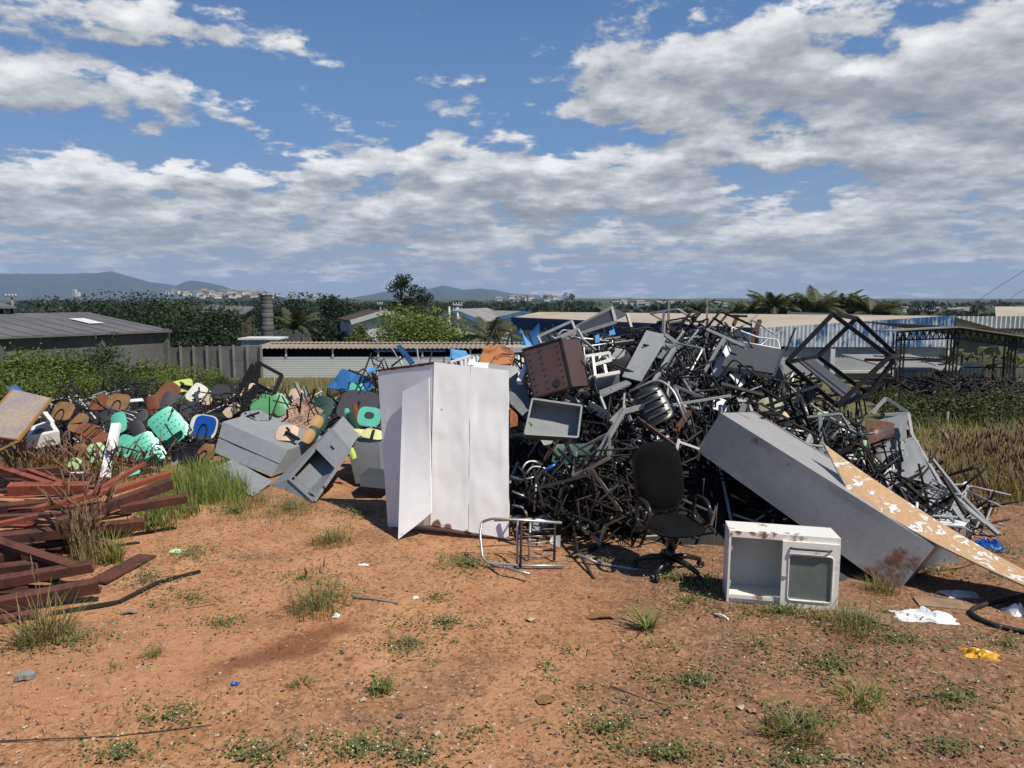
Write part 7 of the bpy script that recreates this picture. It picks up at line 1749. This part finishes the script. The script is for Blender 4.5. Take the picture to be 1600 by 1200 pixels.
    for (px, py, rx, ry, n, h) in [(1560, 745, 95, 22, 1700, .42), (1600, 770, 70, 20, 900, .4), (1530, 725, 60, 12, 700, .36), (1590, 715, 80, 12, 700, .4), (1470, 770, 45, 22, 240, .4), (1500, 800, 60, 14, 300, .25), (1440, 790, 30, 14, 160, .4), (1540, 705, 90, 10, 500, .3)]:
        for _ in range(n):
            a, r = rg.uniform(0, 6.283), rg.random() ** .6; g = patch_pt(px + math.cos(a) * rx * r, py + math.sin(a) * ry * r); hh = h * rg.uniform(.45, 1.2); blade(b, g, hh, .009, rg.uniform(.1, .8), rg.uniform(0, 6.283), 0 if rg.random() < .8 else 2, 3)
            if rg.random() < .10: q = g + Vector((0, 0, hh * .9)); b.tube([q, q + Vector((rg.uniform(-.06, .06), 0, .14))], .011, 1, 4, r1=.003)
    for _ in range(5200):
        px = rg.uniform(380, 700); py = rg.uniform(588, 622); g = patch_pt(px, py); blade(b, g, rg.uniform(.2, .6), .02, rg.uniform(.1, .6), rg.uniform(0, 6.28), 0 if rg.random() < .6 else 2, 2)
    for _ in range(1500):
        px = rg.uniform(1380, 1700); py = rg.uniform(640, 700); g = patch_pt(px, py); blade(b, g, rg.uniform(.15, .45), .015, rg.uniform(.1, .7), rg.uniform(0, 6.28), 0 if rg.random() < .4 else 2, 2)
    o = b.build('dry_grass', [M['drygrass'], M['reed'], M['grass']]); tag(o, 'dry straw coloured grass on the bank at the right and beyond the heap', 'grass', kind='stuff')
    # tufts one can point to
    tuft('grass_tuft', 'dark green grass tuft on the soil left of the white cabinet', 520, 850, 260, .22, .20, M['grass'])
    tuft('grass_tuft', 'tall yellow green tuft on the soil at the head of the damp streak', 495, 955, 260, .25, .22, M['grass'], seeds=4)
    tuft('grass_tuft', 'broad leaved flat tuft on the soil left of the kitchen cabinet foot', 1012, 985, 70, .20, .05, M['grassbright'], .014, (.6, 1.15))
    tuft('grass_tuft', 'broad low tuft at the lower right, nearest the camera', 1240, 1150, 190, .17, .16, M['grass'], .011, (.4, 1.1))
    tuft('grass_tuft', 'flat green tuft right of the broad low one', 1345, 1098, 110, .16, .12, M['grassbright'], .010, (.5, 1.15))
    tuft('grass_tuft', 'long bladed tuft in front of the lowest beams at the left', 72, 1000, 170, .36, .18, M['grass'], .009, (.2, 1.0), 3)
    tuft('grass_tuft', 'upright tuft growing right of the beam ends', 175, 880, 160, .34, .09, M['grassbright'], .009)
    tuft('grass_tuft', 'grass tuft at the right foot of the kitchen cabinet', 1330, 985, 200, .22, .22, M['grass'], .007)
    tuft('grass_tuft', 'small tuft by the lower edge of the grey locker', 1378, 925, 180, .16, .12, M['grass'])
    tuft('grass_tuft', 'small leafy tuft on the soil below centre left', 595, 1082, 90, .09, .06, M['grassbright'], .012)
    tuft('grass_tuft', 'thin small tuft below the damp streak', 470, 1072, 60, .10, .05, M['grass'], .006, (.6, 1.1))
    tuft('grass_tuft', 'tuft of thin grass by the left edge of the beam shadow', 240, 1045 - 20, 70, .12, .06, M['grass'], .006, (.5, 1.1))
    for (px, py, lab) in ((888, 1040, 'left one of two thin stems with dark seed heads on the bare soil'), (915, 1045, 'right one of two thin stems with dark seed heads on the bare soil')):
        b = MB(); b.tube([(0, 0, 0), (.004, 0, .08)], .0012, 0, 4); b.tube([(.004, 0, .08), (.012, 0, .125)], .004, 1, 6, r1=.002); o = b.build('seed_stem', [M['drygrass'], M['bark']]); o.location = G(px, py); tag(o, lab, 'stem')
    b = MB(); b.tube([(0, 0, 0), (.01, 0, .4), (.03, 0, .75)], .0025, 0, 4, r1=.001); o = b.build('seed_stem', M['drygrass']); o.location = G(1110, 935); tag(o, 'tall thin dry stem standing left of the kitchen cabinet', 'stem')
def pebbles():
    rp = random.Random(3); b = MB(); shapes = []
    for s in range(5):
        v = []; 
        for (x, y, z) in ((1,0,0),(-1,0,0),(0,1,0),(0,-1,0),(0,0,1),(0,0,-1),(.6,.6,.55),(-.6,.6,.5),(.6,-.6,.5),(-.6,-.6,.55)): v.append(Vector((x, y, z * .6)) * rp.uniform(.75, 1.2))
        shapes.append(v)
    fc = ((0,2,6),(2,4,6),(4,0,6),(1,7,2),(2,7,4),(4,7,1),(0,8,3),(4,8,0),(3,8,4),(1,3,9),(3,4,9),(4,1,9))
    for _ in range(8500):
        px, py = rp.uniform(-60, 1660), 815 + 420 * rp.random() ** .8; g = patch_pt(px, py)
        if g.y > 8: continue
        s = .0026 + .013 * rp.random() ** 5; a = rp.uniform(0, 6.28); c, sn = math.cos(a), math.sin(a); n = len(b.v); k = rp.choice((0, 0, 0, 1, 2))
        for v in rp.choice(shapes): b.v.append((g.x + (v.x * c - v.y * sn) * s, g.y + (v.x * sn + v.y * c) * s, g.z + v.z * s + s * .15))
        for f in fc: b.face([n + i for i in f], k)
    o = b.build('pebbles', [M['pebble'], M['palepebble'], M['bark']]); tag(o, 'laterite pebbles scattered over the soil', 'pebbles', kind='stuff')
    for (px, py, s, m, lab) in ((829, 971, .035, 'palepebble', 'ochre stone on the bare soil below the wire rack'), (626, 1122, .022, 'bark', 'dark small stone on the soil at lower centre'), (568, 1097, .022, 'palepebble', 'pale stone by the leafy tuft at lower left'), (1175, 1114, .03, 'pebble', 'brown stone on the soil at lower right'), (1158, 1108, .026, 'palepebble', 'grey stone left of the brown one at lower right'), (1526, 1088, .02, 'pebble', 'small stone on the soil under the yellow packet'), (682, 1148, .022, 'palepebble', 'pink pale stone at the bottom centre')):
        b = MB(); v = rp.choice(shapes); b.v = [tuple(q * s) for q in v]; [b.face(f) for f in fc]; o = b.build('stone', M[m]); o.location = G(px, py) + Vector((0, 0, s * .3)); o.rotation_euler = (0, 0, rp.uniform(0, 6)); tag(o, lab, 'stone')
M['palepebble'] = rough_mat('pale_pebbles', (.40, .28, .18), (.48, .37, .27), 30, .9, .2)
weeds(); pebbles()
